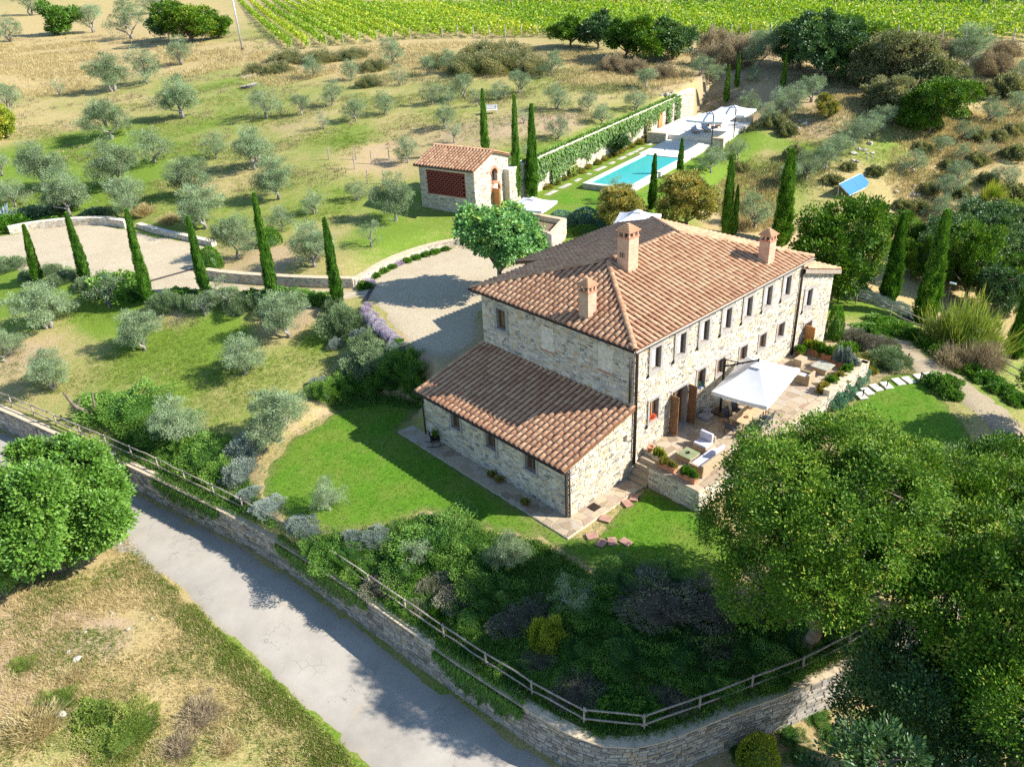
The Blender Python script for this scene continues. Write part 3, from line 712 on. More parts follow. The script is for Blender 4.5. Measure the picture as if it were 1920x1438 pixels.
# doors
def door(O, s0, s1, z0, z1, fw, leafmat, opened):
    m = MB()
    bx3(m, O, X_, -Y_, s0-fw, s0, z0, z1, -.3, .04); bx3(m, O, X_, -Y_, s1, s1+fw, z0, z1, -.3, .04); bx3(m, O, X_, -Y_, s0-fw, s1+fw, z1, z1+fw, -.3, .042)
    f = m.build('door', M_PIETRA, villa); bevel(f, .008)
    m = MB(); bx3(m, O, X_, -Y_, s0-fw, s1+fw, z0-.12, z0-.003, -.34, .25); m.build('threshold', M_PIETRA, f)
    m = MB(); bx3(m, O, X_, -Y_, s0, s1, z0, z1, -.34, -.32); m.build('glazed_door', M_GLASS, f)
    m = MB()
    for a, b in ((s0, s0+.09), ((s0+s1)/2-.07, (s0+s1)/2+.07), (s1-.09, s1)): bx3(m, O, X_, -Y_, a, b, z0, z1, -.315, -.25)
    for a, b in ((z0, z0+.25), (z0+1.0, z0+1.08), (z1-.09, z1)): bx3(m, O, X_, -Y_, s0, s1, a, b, -.314, -.252)
    m.build('door_frame', M_WOOD, f)
    return f
dr = door(Vector((0, 0, 0)), 3.305, 4.555, -.37, 2.01, .14, M_WOOD, True)
for sx, dx in ((3.14, -.02), (4.72, .02)):      # leaves folded outwards on their hinges
    m = MB(); x0 = sx
    m.b2(x0-.03, x0+.03, -.56, -.045, -.34, 1.98)
    for zz in (-.1, .95, 1.75): m.b2(x0-.045, x0+.045, -.53, -.08, zz, zz+.12)
    bevel(m.build('door_leaf', M_WOOD, dr), .006)
ed = door(Vector((L_+.006, .02, 0)), 1.37, 2.29, -.995, 1.155, .14, M_WOODO, False)
m = MB(); m.b2(L_+1.39, L_+1.45, -.72, -.04, -.97, 1.13); bevel(m.build('door_leaf', M_WOODO, ed), .006)
# roof: rafters' soffit, slopes
rf = MB()
E0, E1, E2, E3 = (-OH, -OH, HE), (L_+OH, -OH, HE), (L_+OH, W_+OH, HE), (-OH, W_+OH, HE)
ra, rb = (R1, W_/2, HR), (R2, W_/2, HR)
Dn = lambda p, d=.07: (p[0], p[1], p[2]-d)
rf.add([Dn(p, .02) for p in (E0, E1, E2, E3, ra, rb)]+[Dn(p, .12) for p in (E0, E1, E2, E3)], [(0, 1, 5, 4), (1, 2, 5), (2, 3, 4, 5), (3, 0, 4), (9, 8, 7, 6), (0, 6, 7, 1), (1, 7, 8, 2), (2, 8, 9, 3), (3, 9, 6, 0)])
roof = rf.build('roof', M_WOOD, villa)
R = Roof(villa, roof, 300)
sl_f = math.hypot(W_/2+OH, HR-HE); sl_l = math.hypot(R1+OH, HR-HE); sl_r = math.hypot(L_+OH-R2, HR-HE)
LE = L_+2*OH; WE = W_+2*OH
gf = lambda sx, sy: (sy < sl_f) and sx > (R1+OH)*sy/sl_f-.03 and sx < LE-(L_+OH-R2)*sy/sl_f+.03
gl = lambda sx, sy: sy < sl_l and sx > (WE/2)*sy/sl_l-.03 and sx < WE-(WE/2)*sy/sl_l+.03
gr = lambda sx, sy: sy < sl_r and sx > (WE/2)*sy/sl_r-.03 and sx < WE-(WE/2)*sy/sl_r+.03
CHIM = [('ch1', 0.62, 3.50, 6.20, .62, .62, 1.42), ('ch2', 4.88, 4.48, 7.15, .80, .78, 1.95), ('ch3', 12.72, .80, 6.15, .66, .66, 1.45)]
R.slope(E0, E1, (0, W_/2+OH, HR-HE), sl_f, lambda x, y: gf(x, y))
R.slope(E3, E0, (R1+OH, 0, HR-HE), sl_l, gl)
R.slope(E1, E2, (-(L_+OH-R2), 0, HR-HE), sl_r, gr)
R.slope(E2, E3, (0, -(W_/2+OH), HR-HE), sl_f, lambda sx, sy: sy < sl_f and sx > (L_+OH-R2)*sy/sl_f-.03 and sx < LE-(R1+OH)*sy/sl_f+.03)
# the back slope runs on over the rear wing
k_ = (HR-HE)/(W_/2+OH); Pa = Vector((15.3, 13.7, HE-2.28*k_)); Pb = Vector((5.3, 13.7, HE-2.28*k_))
R.slope(Pa, Pb, (0, -1, k_), 2.34, lambda sx, sy: sy < 2.34)
m = MB(); m.add([(15.3, 13.7, Pa.z-.02), (5.3, 13.7, Pa.z-.02), (5.3, 11.3, HE-.02), (15.3, 11.3, HE-.02), (15.3, 13.7, Pa.z-.13), (5.3, 13.7, Pa.z-.13), (5.3, 11.3, HE-.13), (15.3, 11.3, HE-.13)], [(0, 1, 2, 3), (7, 6, 5, 4), (0, 4, 5, 1), (1, 5, 6, 2), (3, 7, 4, 0)])
m.build('rear_roof', M_WOOD, villa)
for a, b in ((E0, ra), (E3, ra), (E1, rb), (E2, rb), (ra, rb)): R.ridge_line((a[0], a[1], a[2]+.05), (b[0], b[1], b[2]+.06))
# wing roof
WA0 = Vector((-DA-.42, W_+.2, HA+.02)); WA1 = Vector((-DA-.42, -.2, HA+.02)); WT = Vector((0, -.2, HT))
sa = math.hypot(DA+.42, HT-HA-.02)
m = MB(); q = [(-DA-.42, -.2, HA), (-DA-.42, W_+.2, HA), (-.005, W_+.2, HT-.02), (-.005, -.2, HT-.02)]
m.add([(a, b, c-.0) for a, b, c in q]+[(a, b, c-.11) for a, b, c in q], [(3, 2, 1, 0), (4, 5, 6, 7), (0, 4, 7, 3), (0, 1, 5, 4), (1, 2, 6, 5)])
m.build('wing_roof', M_WOOD, villa)
R.slope(WA0, WA1, (DA+.42, 0, HT-HA-.02), sa, lambda sx, sy: sy < sa-.02)
# extension roof
m = MB(); q = [(L_, -.28, XE(0)+.03), (L_+EXL+.4, -.28, XE(EXL+.4)+.03), (L_+EXL+.4, 6.2, XE(EXL+.4)+.03), (L_, 6.2, XE(0)+.03)]
m.add(q+[(a, b, c-.26 if i < 2 else c-.12) for i, (a, b, c) in enumerate(q)], [(0, 1, 2, 3), (7, 6, 5, 4), (0, 4, 5, 1), (1, 5, 6, 2)])
m.build('extension_roof', m_plain('grey_wood', (0.30, 0.24, 0.18), .8), villa)
R.slope((L_+EXL+.4, -.28, XE(EXL+.4)+.05), (L_+EXL+.4, 6.2, XE(EXL+.4)+.05), (-EXL-.4, 0, .30*(EXL+.4)), 4.5, lambda sx, sy: sy < 4.45)
R.finish()
# gutters and downpipes
M_GUT = m_plain('weathered_gutter', (0.33, 0.30, 0.26), .5, .3, nscale=3)
def gutter(A, B, r=.075, mm=None):
    m = MB(); A = Vector(A); B = Vector(B); d = (B-A).normalized(); x = d.cross(Z_); vs = []; n = 6
    for p in (A, B):
        for rr in (r, r-.012):
            for i in range(n+1):
                t = math.pi+math.pi*i/n; vs.append(p+x*(rr*math.cos(t))+Z_*(rr*math.sin(t)))
    q = n+1; fs = []
    for i in range(n): fs += [(i, i+1, 2*q+i+1, 2*q+i), (q+i+1, q+i, 3*q+i, 3*q+i+1)]
    m.add(vs, fs); return m.build('gutter', mm or M_METAL, villa, True)
g_ = OH+.06
gutter((-g_, -g_, HE-.03), (L_+g_, -g_, HE-.03), .085, M_GUT); gutter((-g_, W_+g_, HE-.03), (-g_, -g_, HE-.03)); gutter((L_+g_, W_+g_, HE-.03), (-g_, W_+g_, HE-.03))
gutter((-DA-.5, W_+.25, HA-.01), (-DA-.5, -.25, HA-.01))
def pipe(*pts):
    m = MB(); m.tube(pts, .045, 8); m.build('downpipe', M_METAL, villa, True)
pipe((.08, -.36, HE-.12), (.10, -.09, HE-.42), (.10, -.09, -.9)); pipe((-.09, .12, 5.3), (-.09, .12, 2.8)); pipe((.24, -.085, HE-.35), (.24, -.085, -.9))
pipe((L_-.06, -.38, HE-.12), (L_-.06, -.09, HE-.45), (L_-.06, -.09, -1.0)); pipe((L_+.10, -.085, 5.0), (L_+.10, -.085, -1.05))
pipe((-DA-.38, -.1, HA-.08), (-DA-.07, .04, HA-.35), (-DA-.07, .04, -1.55)); pipe((-DA+.07, -.08, HA-.05), (-DA+.07, -.08, -1.55)); pipe((-DA-.42, W_+.12, HA-.08), (-DA-.08, W_+.06, HA-.4), (-DA-.08, W_+.06, -1.55))
# chimneys
def m_chim(t):
    p = t.objpos(); sp = t.n('ShaderNodeSeparateXYZ'); t.set(sp, 0, p)
    cb = t.n('ShaderNodeCombineXYZ'); t.set(cb, 0, t.math('ADD', sp.outputs[0], sp.outputs[1])); t.set(cb, 1, sp.outputs[2])
    b = t.t.nodes.new('ShaderNodeTexBrick'); t.set(b, 'Vector', cb.outputs[0])
    for k, v in (('Color1', (.48, .27, .16, 1)), ('Color2', (.60, .38, .24, 1)), ('Mortar', (.50, .42, .32, 1)), ('Scale', 1.0), ('Brick Width', .25), ('Row Height', .068), ('Mortar Size', .008)): b.inputs[k].default_value = v
    c = t.mix(t.ramp(t.noise(3, 4, p), [(.4, 0.), (.7, .35)]), b.outputs['Color'], (.35, .2, .13))
    return t.out(c, .9, t.bump(b.outputs['Fac'], -.5, .02), .2)
M_CHIM = mat('chimney_brick', m_chim)
for nm, x, y, z, a, b, h in CHIM:
    m = MB(); m.box((x, y, z+h/2-.35), (a, b, h+.7)); c = m.build('chimney', M_CHIM, roof)
    zt = z+h
    m = MB(); m.box((x, y, zt+.025), (a+.08, b+.08, .07)); m.build('collar', M_TERRA, c)
    for sx in (-1, 0, 1):
        for sy in (-1, 0, 1):
            if sx or sy:
                m = MB(); m.box((x+sx*(a/2-.05), y+sy*(b/2-.05), zt+.06+.13), (.085, .085, .26)); m.build('cap_pier', M_CHIM, c)
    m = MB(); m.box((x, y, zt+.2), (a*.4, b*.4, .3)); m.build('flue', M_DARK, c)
    for k in range(5):
        m = MB(); f = 1.0-.2*k; m.box((x, y, zt+.32+.075*k+.03), ((a+.16)*f, (b+.16)*f, .072), var=.3+.1*k); m.build('cap_tile', M_TILE, c)
m = MB(); m.box((4.88-.401, 4.55, 7.15+1.0), (.02, .34, .26)); m.build('vent_opening', M_DARK, roof)
m = MB()
for k in range(3): m.box((4.88-.415, 4.55+(k-1)*.12, 8.15), (.03, .03, .26))
m.build('vent_bar', M_CHIM, roof)
# ------------------------------------------------------------------ foliage library
def unit(a): return a/np.maximum(np.linalg.norm(a, axis=-1, keepdims=True), 1e-9)
def leafquads(P, D, Nr, L, Wd):
    D = unit(D); S = unit(np.cross(D, Nr)); L = np.broadcast_to(L, (len(P),))[:, None]; Wd = np.broadcast_to(Wd, (len(P),))[:, None]
    mid = P+D*L*0.45; up = unit(np.cross(S, D))*L*0.06
    V = np.stack([P, mid+S*Wd/2+up, P+D*L, mid-S*Wd/2+up], 1).reshape(-1, 3)
    return V, np.arange(len(V)).reshape(-1, 4)
def sph(rng, n): return unit(rng.normal(size=(n, 3)))
def core(lobes, f=0.72, rng=None, n=8, m=6):
    V = []; F = []; b = 0
    for c, r in lobes:
        c = np.array(c); r = np.array(r)*f
        th = np.linspace(0, np.pi, m+1); ph = np.linspace(0, 2*np.pi, n, endpoint=False)
        T, Pp = np.meshgrid(th, ph, indexing='ij')
        v = np.stack([np.sin(T)*np.cos(Pp), np.sin(T)*np.sin(Pp), np.cos(T)], -1).reshape(-1, 3)*r+c
        if rng is not None: v += rng.normal(0, .06, v.shape)*r
        i = np.arange((m+1)*n).reshape(m+1, n); j = np.roll(i, -1, 1)
        f_ = np.stack([i[:-1], i[1:], j[1:], j[:-1]], -1).reshape(-1, 4)
        V.append(v); F.append(f_+b); b += len(v)
    return np.concatenate(V), np.concatenate(F)
def crown_mesh(name, material, seed, lobes, nclump, per, rc, L, Wd, droop=0.0, up=0.3, shell=(0.72, 1.0), cutlow=None, flat=0.7, withcore=0.0, lowcut=0.15):
    rng = np.random.default_rng(seed)
    C = np.array([l[0] for l in lobes], float); Rr = np.array([l[1] for l in lobes], float)
    w = (Rr.prod(1))**(2/3); w /= w.sum()
    cen = []; out = []
    while len(cen) < nclump:
        k = rng.choice(len(lobes), p=w); d = sph(rng, 1)[0]
        if d[2] < -0.35 and rng.random() > lowcut: continue
        p = C[k]+d*Rr[k]*rng.uniform(*shell)
        q = (((p-C)/(Rr*0.62))**2).sum(1); q[k] = 9
        if (q < 1).any(): continue
        if cutlow is not None and p[2] < cutlow: continue
        cen.append(p); out.append(d)
    cen = np.array(cen); out = np.array(out); n = nclump*per
    ci = np.repeat(np.arange(nclump), per)
    rcs = rng.uniform(0.5, 1.35, nclump)*rc
    off = rng.normal(size=(n, 3))*np.array([1, 1, flat]); off = unit(off)*(rng.random((n, 1))**0.45)*rcs[ci][:, None]
    P = cen[ci]+off
    D = unit(unit(off)*0.7+out[ci]*0.55+sph(rng, n)*0.55+np.array([0, 0, up-droop]))
    Nr = unit(out[ci]*0.7+np.array([0, 0, 0.8])+sph(rng, n)*0.6)
    V, F = leafquads(P, D, Nr, L*rng.uniform(.7, 1.25, n), Wd*rng.uniform(.75, 1.2, n))
    cv = rng.random(nclump)
    var = np.clip(0.5+(cv[ci]-.5)*0.6+rng.normal(0, .09, n), 0, 1)
    if withcore:
        v2, f2 = core(lobes, withcore, rng); F = np.concatenate([F, f2+len(V)]); V = np.concatenate([V, v2]); var = np.concatenate([var, np.full(len(f2), .1)])
    return np_mesh(name, V, F, var, False, material), cen
M_BARK = m_plain('bark', (0.17, 0.13, 0.095), 0.95, nscale=5, amt=0.4, bump=0.6)
M_BARKG = m_plain('olive_bark', (0.26, 0.235, 0.20), 0.95, nscale=6, amt=0.4, bump=0.6)
def trunk_mesh(name, material, seed, base_r, targets, stems=1, fork=0.45, spread=0.2, twigs=None, wob=0.08):
    rng = np.random.default_rng(seed); m = MB()
    sp = []
    for s in range(stems):
        a = 2*math.pi*s/stems+rng.uniform(0, 1); sp.append(Vector((math.cos(a)*spread*(stems > 1), math.sin(a)*spread*(stems > 1), 0)))
    T = [Vector(t) for t in targets]
    mean = sum(T, Vector())/len(T)
    for i, t in enumerate(T):
        b = sp[i % stems]; h = t.z*fork
        f = b*1.6+Vector((mean.x, mean.y, 0))*0.35+Vector((0, 0, h))
        p1 = b*0.7+Vector((rng.normal(0, wob), rng.normal(0, wob), h*.5))*1.0
        mid = f.lerp(t, .5)+Vector(rng.normal(0, wob*1.5, 3))
        r = base_r
        if i < stems: m.tube([b*.6-Z_*.15, p1, f, mid, t], [r*1.25, r*.95, r*.75, r*.45, r*.15], 6)
        else: m.tube([f, mid, t], [r*.6, r*.4, r*.13], 5)
    if twigs is not None:
        for q in twigs:
            q = Vector(q); t = min(T, key=lambda a: (a-q).length); m.tube([t.lerp(q, -.1), t.lerp(q, .5)+Vector(rng.normal(0, .05, 3)), q], [base_r*.16, base_r*.1, base_r*.05], 3, cap=False)
    return m.mesh(name, material, True)
# leaf materials
ML_OLIVE = m_leaf('olive_leaf', [(0.0, (0.100, 0.127, 0.061)), (0.35, (0.186, 0.247, 0.115)), (0.65, (0.285, 0.373, 0.187)), (1.0, (0.451, 0.552, 0.328))], 0.22, 0.45, 0.3, (1.1, 1.15, 0.8))
ML_OAK = m_leaf('oak_leaf', [(0.0, (0.032, 0.073, 0.007)), (0.35, (0.057, 0.138, 0.010)), (0.65, (0.108, 0.216, 0.013)), (0.9, (0.217, 0.312, 0.025)), (1.0, (0.383, 0.347, 0.050))], 0.16, 0.5, 0.2)
ML_OAKD = m_leaf('holm_oak_leaf', [(0.0, (0.024, 0.061, 0.017)), (0.4, (0.054, 0.118, 0.032)), (0.75, (0.099, 0.185, 0.042)), (1.0, (0.198, 0.270, 0.063))], 0.14, 0.4, 0.35)
ML_LIME = m_leaf('fig_leaf', [(0.0, (0.049, 0.124, 0.014)), (0.35, (0.093, 0.209, 0.024)), (0.7, (0.153, 0.294, 0.041)), (1.0, (0.236, 0.351, 0.073))], 0.22, 0.4, 0.35)
ML_MULB = m_leaf('mulberry_leaf', [(0.0, (0.057, 0.140, 0.043)), (0.4, (0.122, 0.281, 0.077)), (0.75, (0.212, 0.411, 0.105)), (1.0, (0.552, 0.592, 0.125))], 0.22, 0.4, 0.35)
ML_AUT = m_leaf('autumn_leaf', [(0.0, (0.070, 0.105, 0.020)), (0.35, (0.161, 0.182, 0.035)), (0.65, (0.322, 0.280, 0.063)), (1.0, (0.560, 0.406, 0.105))], 0.3, 0.45, 0.3)
ML_THIN = m_leaf('thicket_leaf', [(0.0, (0.075, 0.098, 0.042)), (0.4, (0.165, 0.188, 0.075)), (0.75, (0.300, 0.285, 0.135)), (1.0, (0.450, 0.375, 0.195))], 0.25, 0.5, 0.25)
ML_YEL = m_leaf('broom_leaf', [(0.0, (0.084, 0.132, 0.014)), (0.4, (0.192, 0.276, 0.024)), (0.75, (0.360, 0.396, 0.042)), (1.0, (0.576, 0.516, 0.072))], 0.3, 0.5, 0.25)
ML_CYP = m_leaf('cypress_leaf', [(0.0, (0.040, 0.108, 0.015)), (0.4, (0.083, 0.208, 0.024)), (0.75, (0.156, 0.306, 0.033)), (1.0, (0.276, 0.414, 0.059))], 0.15, 0.5, 0.25)
ML_LAV = m_leaf('lavender_leaf', [(0.0, (0.080, 0.119, 0.052)), (0.4, (0.149, 0.219, 0.094)), (0.75, (0.229, 0.309, 0.141)), (1.0, (0.330, 0.392, 0.197))], 0.2, 0.6, 0.2, (1.1, 1.15, 0.8))
ML_LAVB = m_leaf('dry_lavender_leaf', [(0.0, (0.090, 0.079, 0.055)), (0.4, (0.172, 0.158, 0.106)), (0.75, (0.242, 0.242, 0.153)), (1.0, (0.314, 0.349, 0.187))], 0.2, 0.6, 0.2, (1.1, 1.05, 0.9))
ML_SANT = m_leaf('santolina_leaf', [(0.0, (0.14, 0.18, 0.14)), (0.5, (0.25, 0.305, 0.245)), (1.0, (0.40, 0.44, 0.36))], 0.2, 0.6, 0.2, (1.05, 1.1, 0.95))
ML_ROS = m_leaf('rosemary_leaf', [(0.0, (0.034, 0.090, 0.015)), (0.4, (0.079, 0.189, 0.025)), (0.75, (0.151, 0.287, 0.039)), (1.0, (0.269, 0.411, 0.074))], 0.2, 0.5, 0.25)
ML_HEDGE = m_leaf('hedge_leaf', [(0.0, (0.031, 0.097, 0.009)), (0.4, (0.069, 0.184, 0.014)), (0.75, (0.128, 0.269, 0.023)), (1.0, (0.224, 0.356, 0.045))], 0.25, 0.45, 0.3)
ML_IVY = m_leaf('ivy_leaf', [(0.0, (0.053, 0.120, 0.015)), (0.4, (0.112, 0.225, 0.027)), (0.75, (0.195, 0.315, 0.045)), (1.0, (0.330, 0.405, 0.075))], 0.2, 0.45, 0.3)
ML_VINE = m_leaf('vine_leaf', [(0.0, (0.100, 0.197, 0.010)), (0.4, (0.213, 0.351, 0.018)), (0.75, (0.383, 0.477, 0.028)), (1.0, (0.624, 0.562, 0.048))], 0.35, 0.45, 0.3)
ML_TEAL = m_leaf('bluish_leaf', [(0.0, (0.065, 0.143, 0.091)), (0.5, (0.143, 0.273, 0.169)), (1.0, (0.260, 0.416, 0.273))], 0.2, 0.5, 0.3, (1.0, 1.1, .9))
ML_FLOW = m_leaf('lilac_flower', [(0.0, (0.396, 0.285, 0.393)), (0.5, (0.574, 0.475, 0.561)), (1.0, (0.720, 0.760, 0.680))], 0.3, 0.7, 0.1, (1, 1, 1))
ML_RED = m_leaf('red_flower', [(0.0, (0.55, 0.06, 0.03)), (0.6, (0.75, 0.16, 0.06)), (1.0, (0.85, 0.4, 0.3))], 0.3, 0.7, 0.1, (1, 1, 1))
ML_HAY = m_leaf('dry_grass_blade', [(0.0, (0.276, 0.207, 0.081)), (0.4, (0.437, 0.345, 0.149)), (0.75, (0.598, 0.494, 0.253)), (1.0, (0.736, 0.644, 0.380))], 0.3, 0.7, 0.15, (1.1, 1.05, .8))
ML_GRASS = m_leaf('green_grass_blade', [(0.0, (0.074, 0.126, 0.018)), (0.5, (0.162, 0.239, 0.036)), (1.0, (0.353, 0.353, 0.084))], 0.3, 0.6, 0.2)
ML_DRYSH = m_leaf('dry_scrub_twig', [(0.0, (0.156, 0.119, 0.072)), (0.5, (0.312, 0.245, 0.143)), (1.0, (0.481, 0.392, 0.221))], 0.2, 0.7, 0.15, (1.05, 1, .85))
# --- olive variants: crown about 4.6 m wide, 4 m tall
def make_olive(seed, dense=1.0, n=70, per=70, leafL=0.15, sparse=False):
    rng = np.random.default_rng(seed); k = rng.integers(4, 7); lobes = []; tg = []
    for i in range(k):
        a = 2*math.pi*i/k+rng.uniform(-.4, .4); r = rng.uniform(.75, 1.35)
        c = (r*math.cos(a), r*math.sin(a), rng.uniform(1.35, 2.7)); rr = rng.uniform(.65, 1.1)
        lobes.append((c, (rr, rr, rr*rng.uniform(.75, 1.05)))); tg.append(c)
    c = (rng.normal(0, .3), rng.normal(0, .3), rng.uniform(2.7, 3.1)); lobes.append((c, (.95, .95, .85))); tg.append(c)
    me, cen = crown_mesh('olive_crown', ML_OLIVE, seed+100, lobes, int(n*dense), per, .42, leafL, leafL*.30, up=.25, shell=(.35, 1.1), lowcut=.8)
    tw = cen[rng.choice(len(cen), min(len(cen), 26), replace=False)]
    tr = trunk_mesh('olive_trunk', M_BARKG, seed, .13, tg, stems=int(rng.integers(1, 4)), fork=.42, spread=.16, twigs=tw, wob=.1)
    return tr, me
OLIVES = [make_olive(s, n=105, per=62) for s in range(6)]                      # distant ones
OLIVES_D = [make_olive(s+20, n=170, per=95, leafL=.13) for s in range(4)]      # dense, near
OLIVES_S = [make_olive(s+40, n=46, per=52, leafL=.14) for s in range(3)]       # thin, mostly bare
def make_cypress(seed, n=6500):
    rng = np.random.default_rng(seed); H = 8.0; R0 = .5
    h = rng.random(n)**0.85; a = rng.uniform(0, 2*np.pi, n)
    pr = lambda h: np.minimum(1, .55+h*3.2)*np.clip(1-h, 0, 1)**.42*(1.0-.3*h)
    lump = 1+.16*np.sin(a*3+h*9+seed)+.12*np.sin(a*5-h*23)+.09*np.sin(h*47+a*2)
    r = R0*pr(h)*lump*rng.uniform(.78, 1.02, n)
    P = np.stack([r*np.cos(a), r*np.sin(a), .12+h*H*.975], 1)
    O = np.stack([np.cos(a), np.sin(a), np.zeros(n)], 1)
    D = unit(np.array([0, 0, 1.0])+O*.42+sph(rng, n)*.28); Nr = unit(O+sph(rng, n)*.35)
    V, F = leafquads(P, D, Nr, .36*rng.uniform(.7, 1.25, n)*(1-.4*h), .115*rng.uniform(.7, 1.2, n))
    var = np.clip(.5+.22*(lump-1)/.2*.5+rng.normal(0, .16, n), 0, 1)
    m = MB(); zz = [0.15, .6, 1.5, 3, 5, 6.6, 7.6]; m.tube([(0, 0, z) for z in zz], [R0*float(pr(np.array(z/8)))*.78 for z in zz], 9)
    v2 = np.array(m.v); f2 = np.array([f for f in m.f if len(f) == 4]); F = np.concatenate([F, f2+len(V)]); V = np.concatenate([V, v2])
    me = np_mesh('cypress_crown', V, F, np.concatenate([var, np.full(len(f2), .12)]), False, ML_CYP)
    t = MB(); t.tube([(0, 0, -.2), (0, 0, .5), (0, 0, 1.5)], [.14, .11, .08], 7); return t.mesh('cypress_trunk', M_BARK, True), me
CYPS = [make_cypress(s) for s in range(4)]
# --- mounds: unit dome (radius 1, height 1) of upright blades
def make_mound(seed, n, L, Wd, mats, upw=.7, lum=.12, corev=.0, rag=.25):
    rng = np.random.default_rng(seed); d = sph(rng, n); d[:, 2] = np.abs(d[:, 2])
    a = np.arctan2(d[:, 1], d[:, 0]); lump = 1+lum*np.sin(a*3+seed)+lum*.8*np.sin(a*5+d[:, 2]*7)+lum*.7*np.sin(d[:, 0]*9+seed)*np.cos(d[:, 1]*8)
    P = d*lump[:, None]*rng.uniform(1-rag, .97, n)[:, None]; P[:, 2] = np.maximum(P[:, 2], 0.0)
    D = unit(d*.8+np.array([0, 0, upw])+sph(rng, n)*.45); Nr = unit(d+sph(rng, n)*.5)
    V, F = leafquads(P, D, Nr, L*rng.uniform(.6, 1.3, n), Wd*rng.uniform(.7, 1.2, n))
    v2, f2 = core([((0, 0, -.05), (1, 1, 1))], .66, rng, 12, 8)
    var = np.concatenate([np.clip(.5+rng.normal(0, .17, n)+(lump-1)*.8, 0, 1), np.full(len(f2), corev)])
    return np_mesh('mound', np.concatenate([V, v2]), np.concatenate([F, f2+len(V)]), var, False, mats)
MOUND_S = [make_mound(s, 4200, .16, .032, ML_LAV) for s in range(3)]            # fine spikes
MOUND_L = [make_mound(s+5, 2600, .17, .10, ML_ROS, .3, .16) for s in range(3)] # leafy
MOUND_B = [make_mound(s+9, 9000, .085, .032, ML_ROS, .6, .2, rag=.3) for s in range(3)]  # big ragged
MOUND_T = [make_mound(s+12, 2400, .11, .06, ML_HEDGE, .2, .03, rag=.1) for s in range(2)]  # clipped
MOUND_G = [make_mound(s+15, 2600, .42, .022, ML_HAY, .9, .2, rag=.6) for s in range(2)]  # grassy
def put(me, name, loc, sc, rz, material=None):
    o = link_mesh(name, me); o.location = loc; o.scale = sc; o.rotation_euler = (0, 0, rz)
    if material: o.material_slots[0].link = 'OBJECT'; o.material_slots[0].material = material
    return o
rngP = np.random.default_rng(77)
def shrub(u, v, wpx, hpx, kind, material, name, label, group=None, dz=-.05, cat=None):
    """a mound whose foot is centred at pixel u,v; wpx wide, hpx tall on the picture"""
    p = ground_at(u, v); sf = (CC[2]-p.z)/(Vector(CC)-p).length
    p = ground_at(u, v-wpx*.42*sf); k = px_per_m(p); r = wpx/k/2; hpx = max(.17*wpx, (hpx-wpx*.55*sf)/math.sqrt(1-sf*sf))
    o = put(kind[int(rngP.integers(len(kind)))], name, (p.x, p.y, p.z+dz), (r*rngP.uniform(.9, 1.1), r*rngP.uniform(.9, 1.1), hpx/k*1.05), rngP.uniform(0, 6.28), material)
    tag(o, label, cat or 'shrub', group); return o
def tree(meshes, name, label, cat, loc, sc, rz, group=None, cmat=None):
    t = thing(name, label, cat, loc, rz, group); t.scale = sc if hasattr(sc, '__len__') else (sc,)*3
    link_mesh('trunk', meshes[0], t); c = link_mesh('crown', meshes[1], t)
    if cmat: c.material_slots[0].link = 'OBJECT'; c.material_slots[0].material = cmat
    return t
# ------------------------------------------------------------------ irregular paving
def clip(poly, a, b, c):
    out = []
    for i in range(len(poly)):
        p, q = poly[i], poly[(i+1) % len(poly)]; dp = a*p[0]+b*p[1]-c; dq = a*q[0]+b*q[1]-c
        if dp <= 0: out.append(p)
        if dp*dq < 0: t = dp/(dp-dq); out.append((p[0]+(q[0]-p[0])*t, p[1]+(q[1]-p[1])*t))
    return out
def voronoi(P, size, seed, gap=0.03, jit=.42):
    rng = np.random.default_rng(seed); P = np.asarray(P); x0, y0 = P.min(0); x1, y1 = P.max(0)
    gx, gy = np.meshgrid(np.arange(x0-size, x1+size, size), np.arange(y0-size, y1+size, size)); gx = gx+(np.arange(gx.shape[0])[:, None] % 2)*size*.5
    S = np.stack([gx.ravel(), gy.ravel()], 1)+rng.uniform(-jit, jit, (gx.size, 2))*size
    k = sdist(S[:, 0], S[:, 1], P) > -size; S = S[k]; cells = []
    for i, s in enumerate(S):
        d = np.hypot(*(S-s).T); nb = np.where((d > 0) & (d < size*2.6))[0]
        poly = [(s[0]-size*1.3, s[1]-size*1.3), (s[0]+size*1.3, s[1]-size*1.3), (s[0]+size*1.3, s[1]+size*1.3), (s[0]-size*1.3, s[1]+size*1.3)]
        for j in nb:
            n = (S[j]-s); L = np.hypot(*n); n = n/L; poly = clip(poly, n[0], n[1], n@((S[j]+s)/2)-gap/2)
            if not poly: break
        if poly:      # convex outline assumed
            Q = P if np.cross(P[1]-P[0], P[2]-P[1]) > 0 else P[::-1]
            for a, b in zip(Q, np.roll(Q, -1, 0)):
                e = (b-a)/np.linalg.norm(b-a); poly = clip(poly, e[1], -e[0], e[1]*a[0]-e[0]*a[1]-.015)
                if not poly: break
        if len(poly) >= 3:
            A = .5*abs(sum(poly[t][0]*poly[(t+1) % len(poly)][1]-poly[(t+1) % len(poly)][0]*poly[t][1] for t in range(len(poly))))
            if A > size*size*.06: cells.append(poly)
    return cells
M_FLAG = m_stone('paving_stone', [(0.0, (0.27, 0.20, 0.13)), (0.3, (0.40, 0.31, 0.20)), (0.6, (0.48, 0.38, 0.25)), (0.85, (0.42, 0.36, 0.28)), (1.0, (0.36, 0.24, 0.16))], .2)
M_JOINT = m_plain('paving_joint', (0.50, 0.43, 0.31), .95, nscale=4)
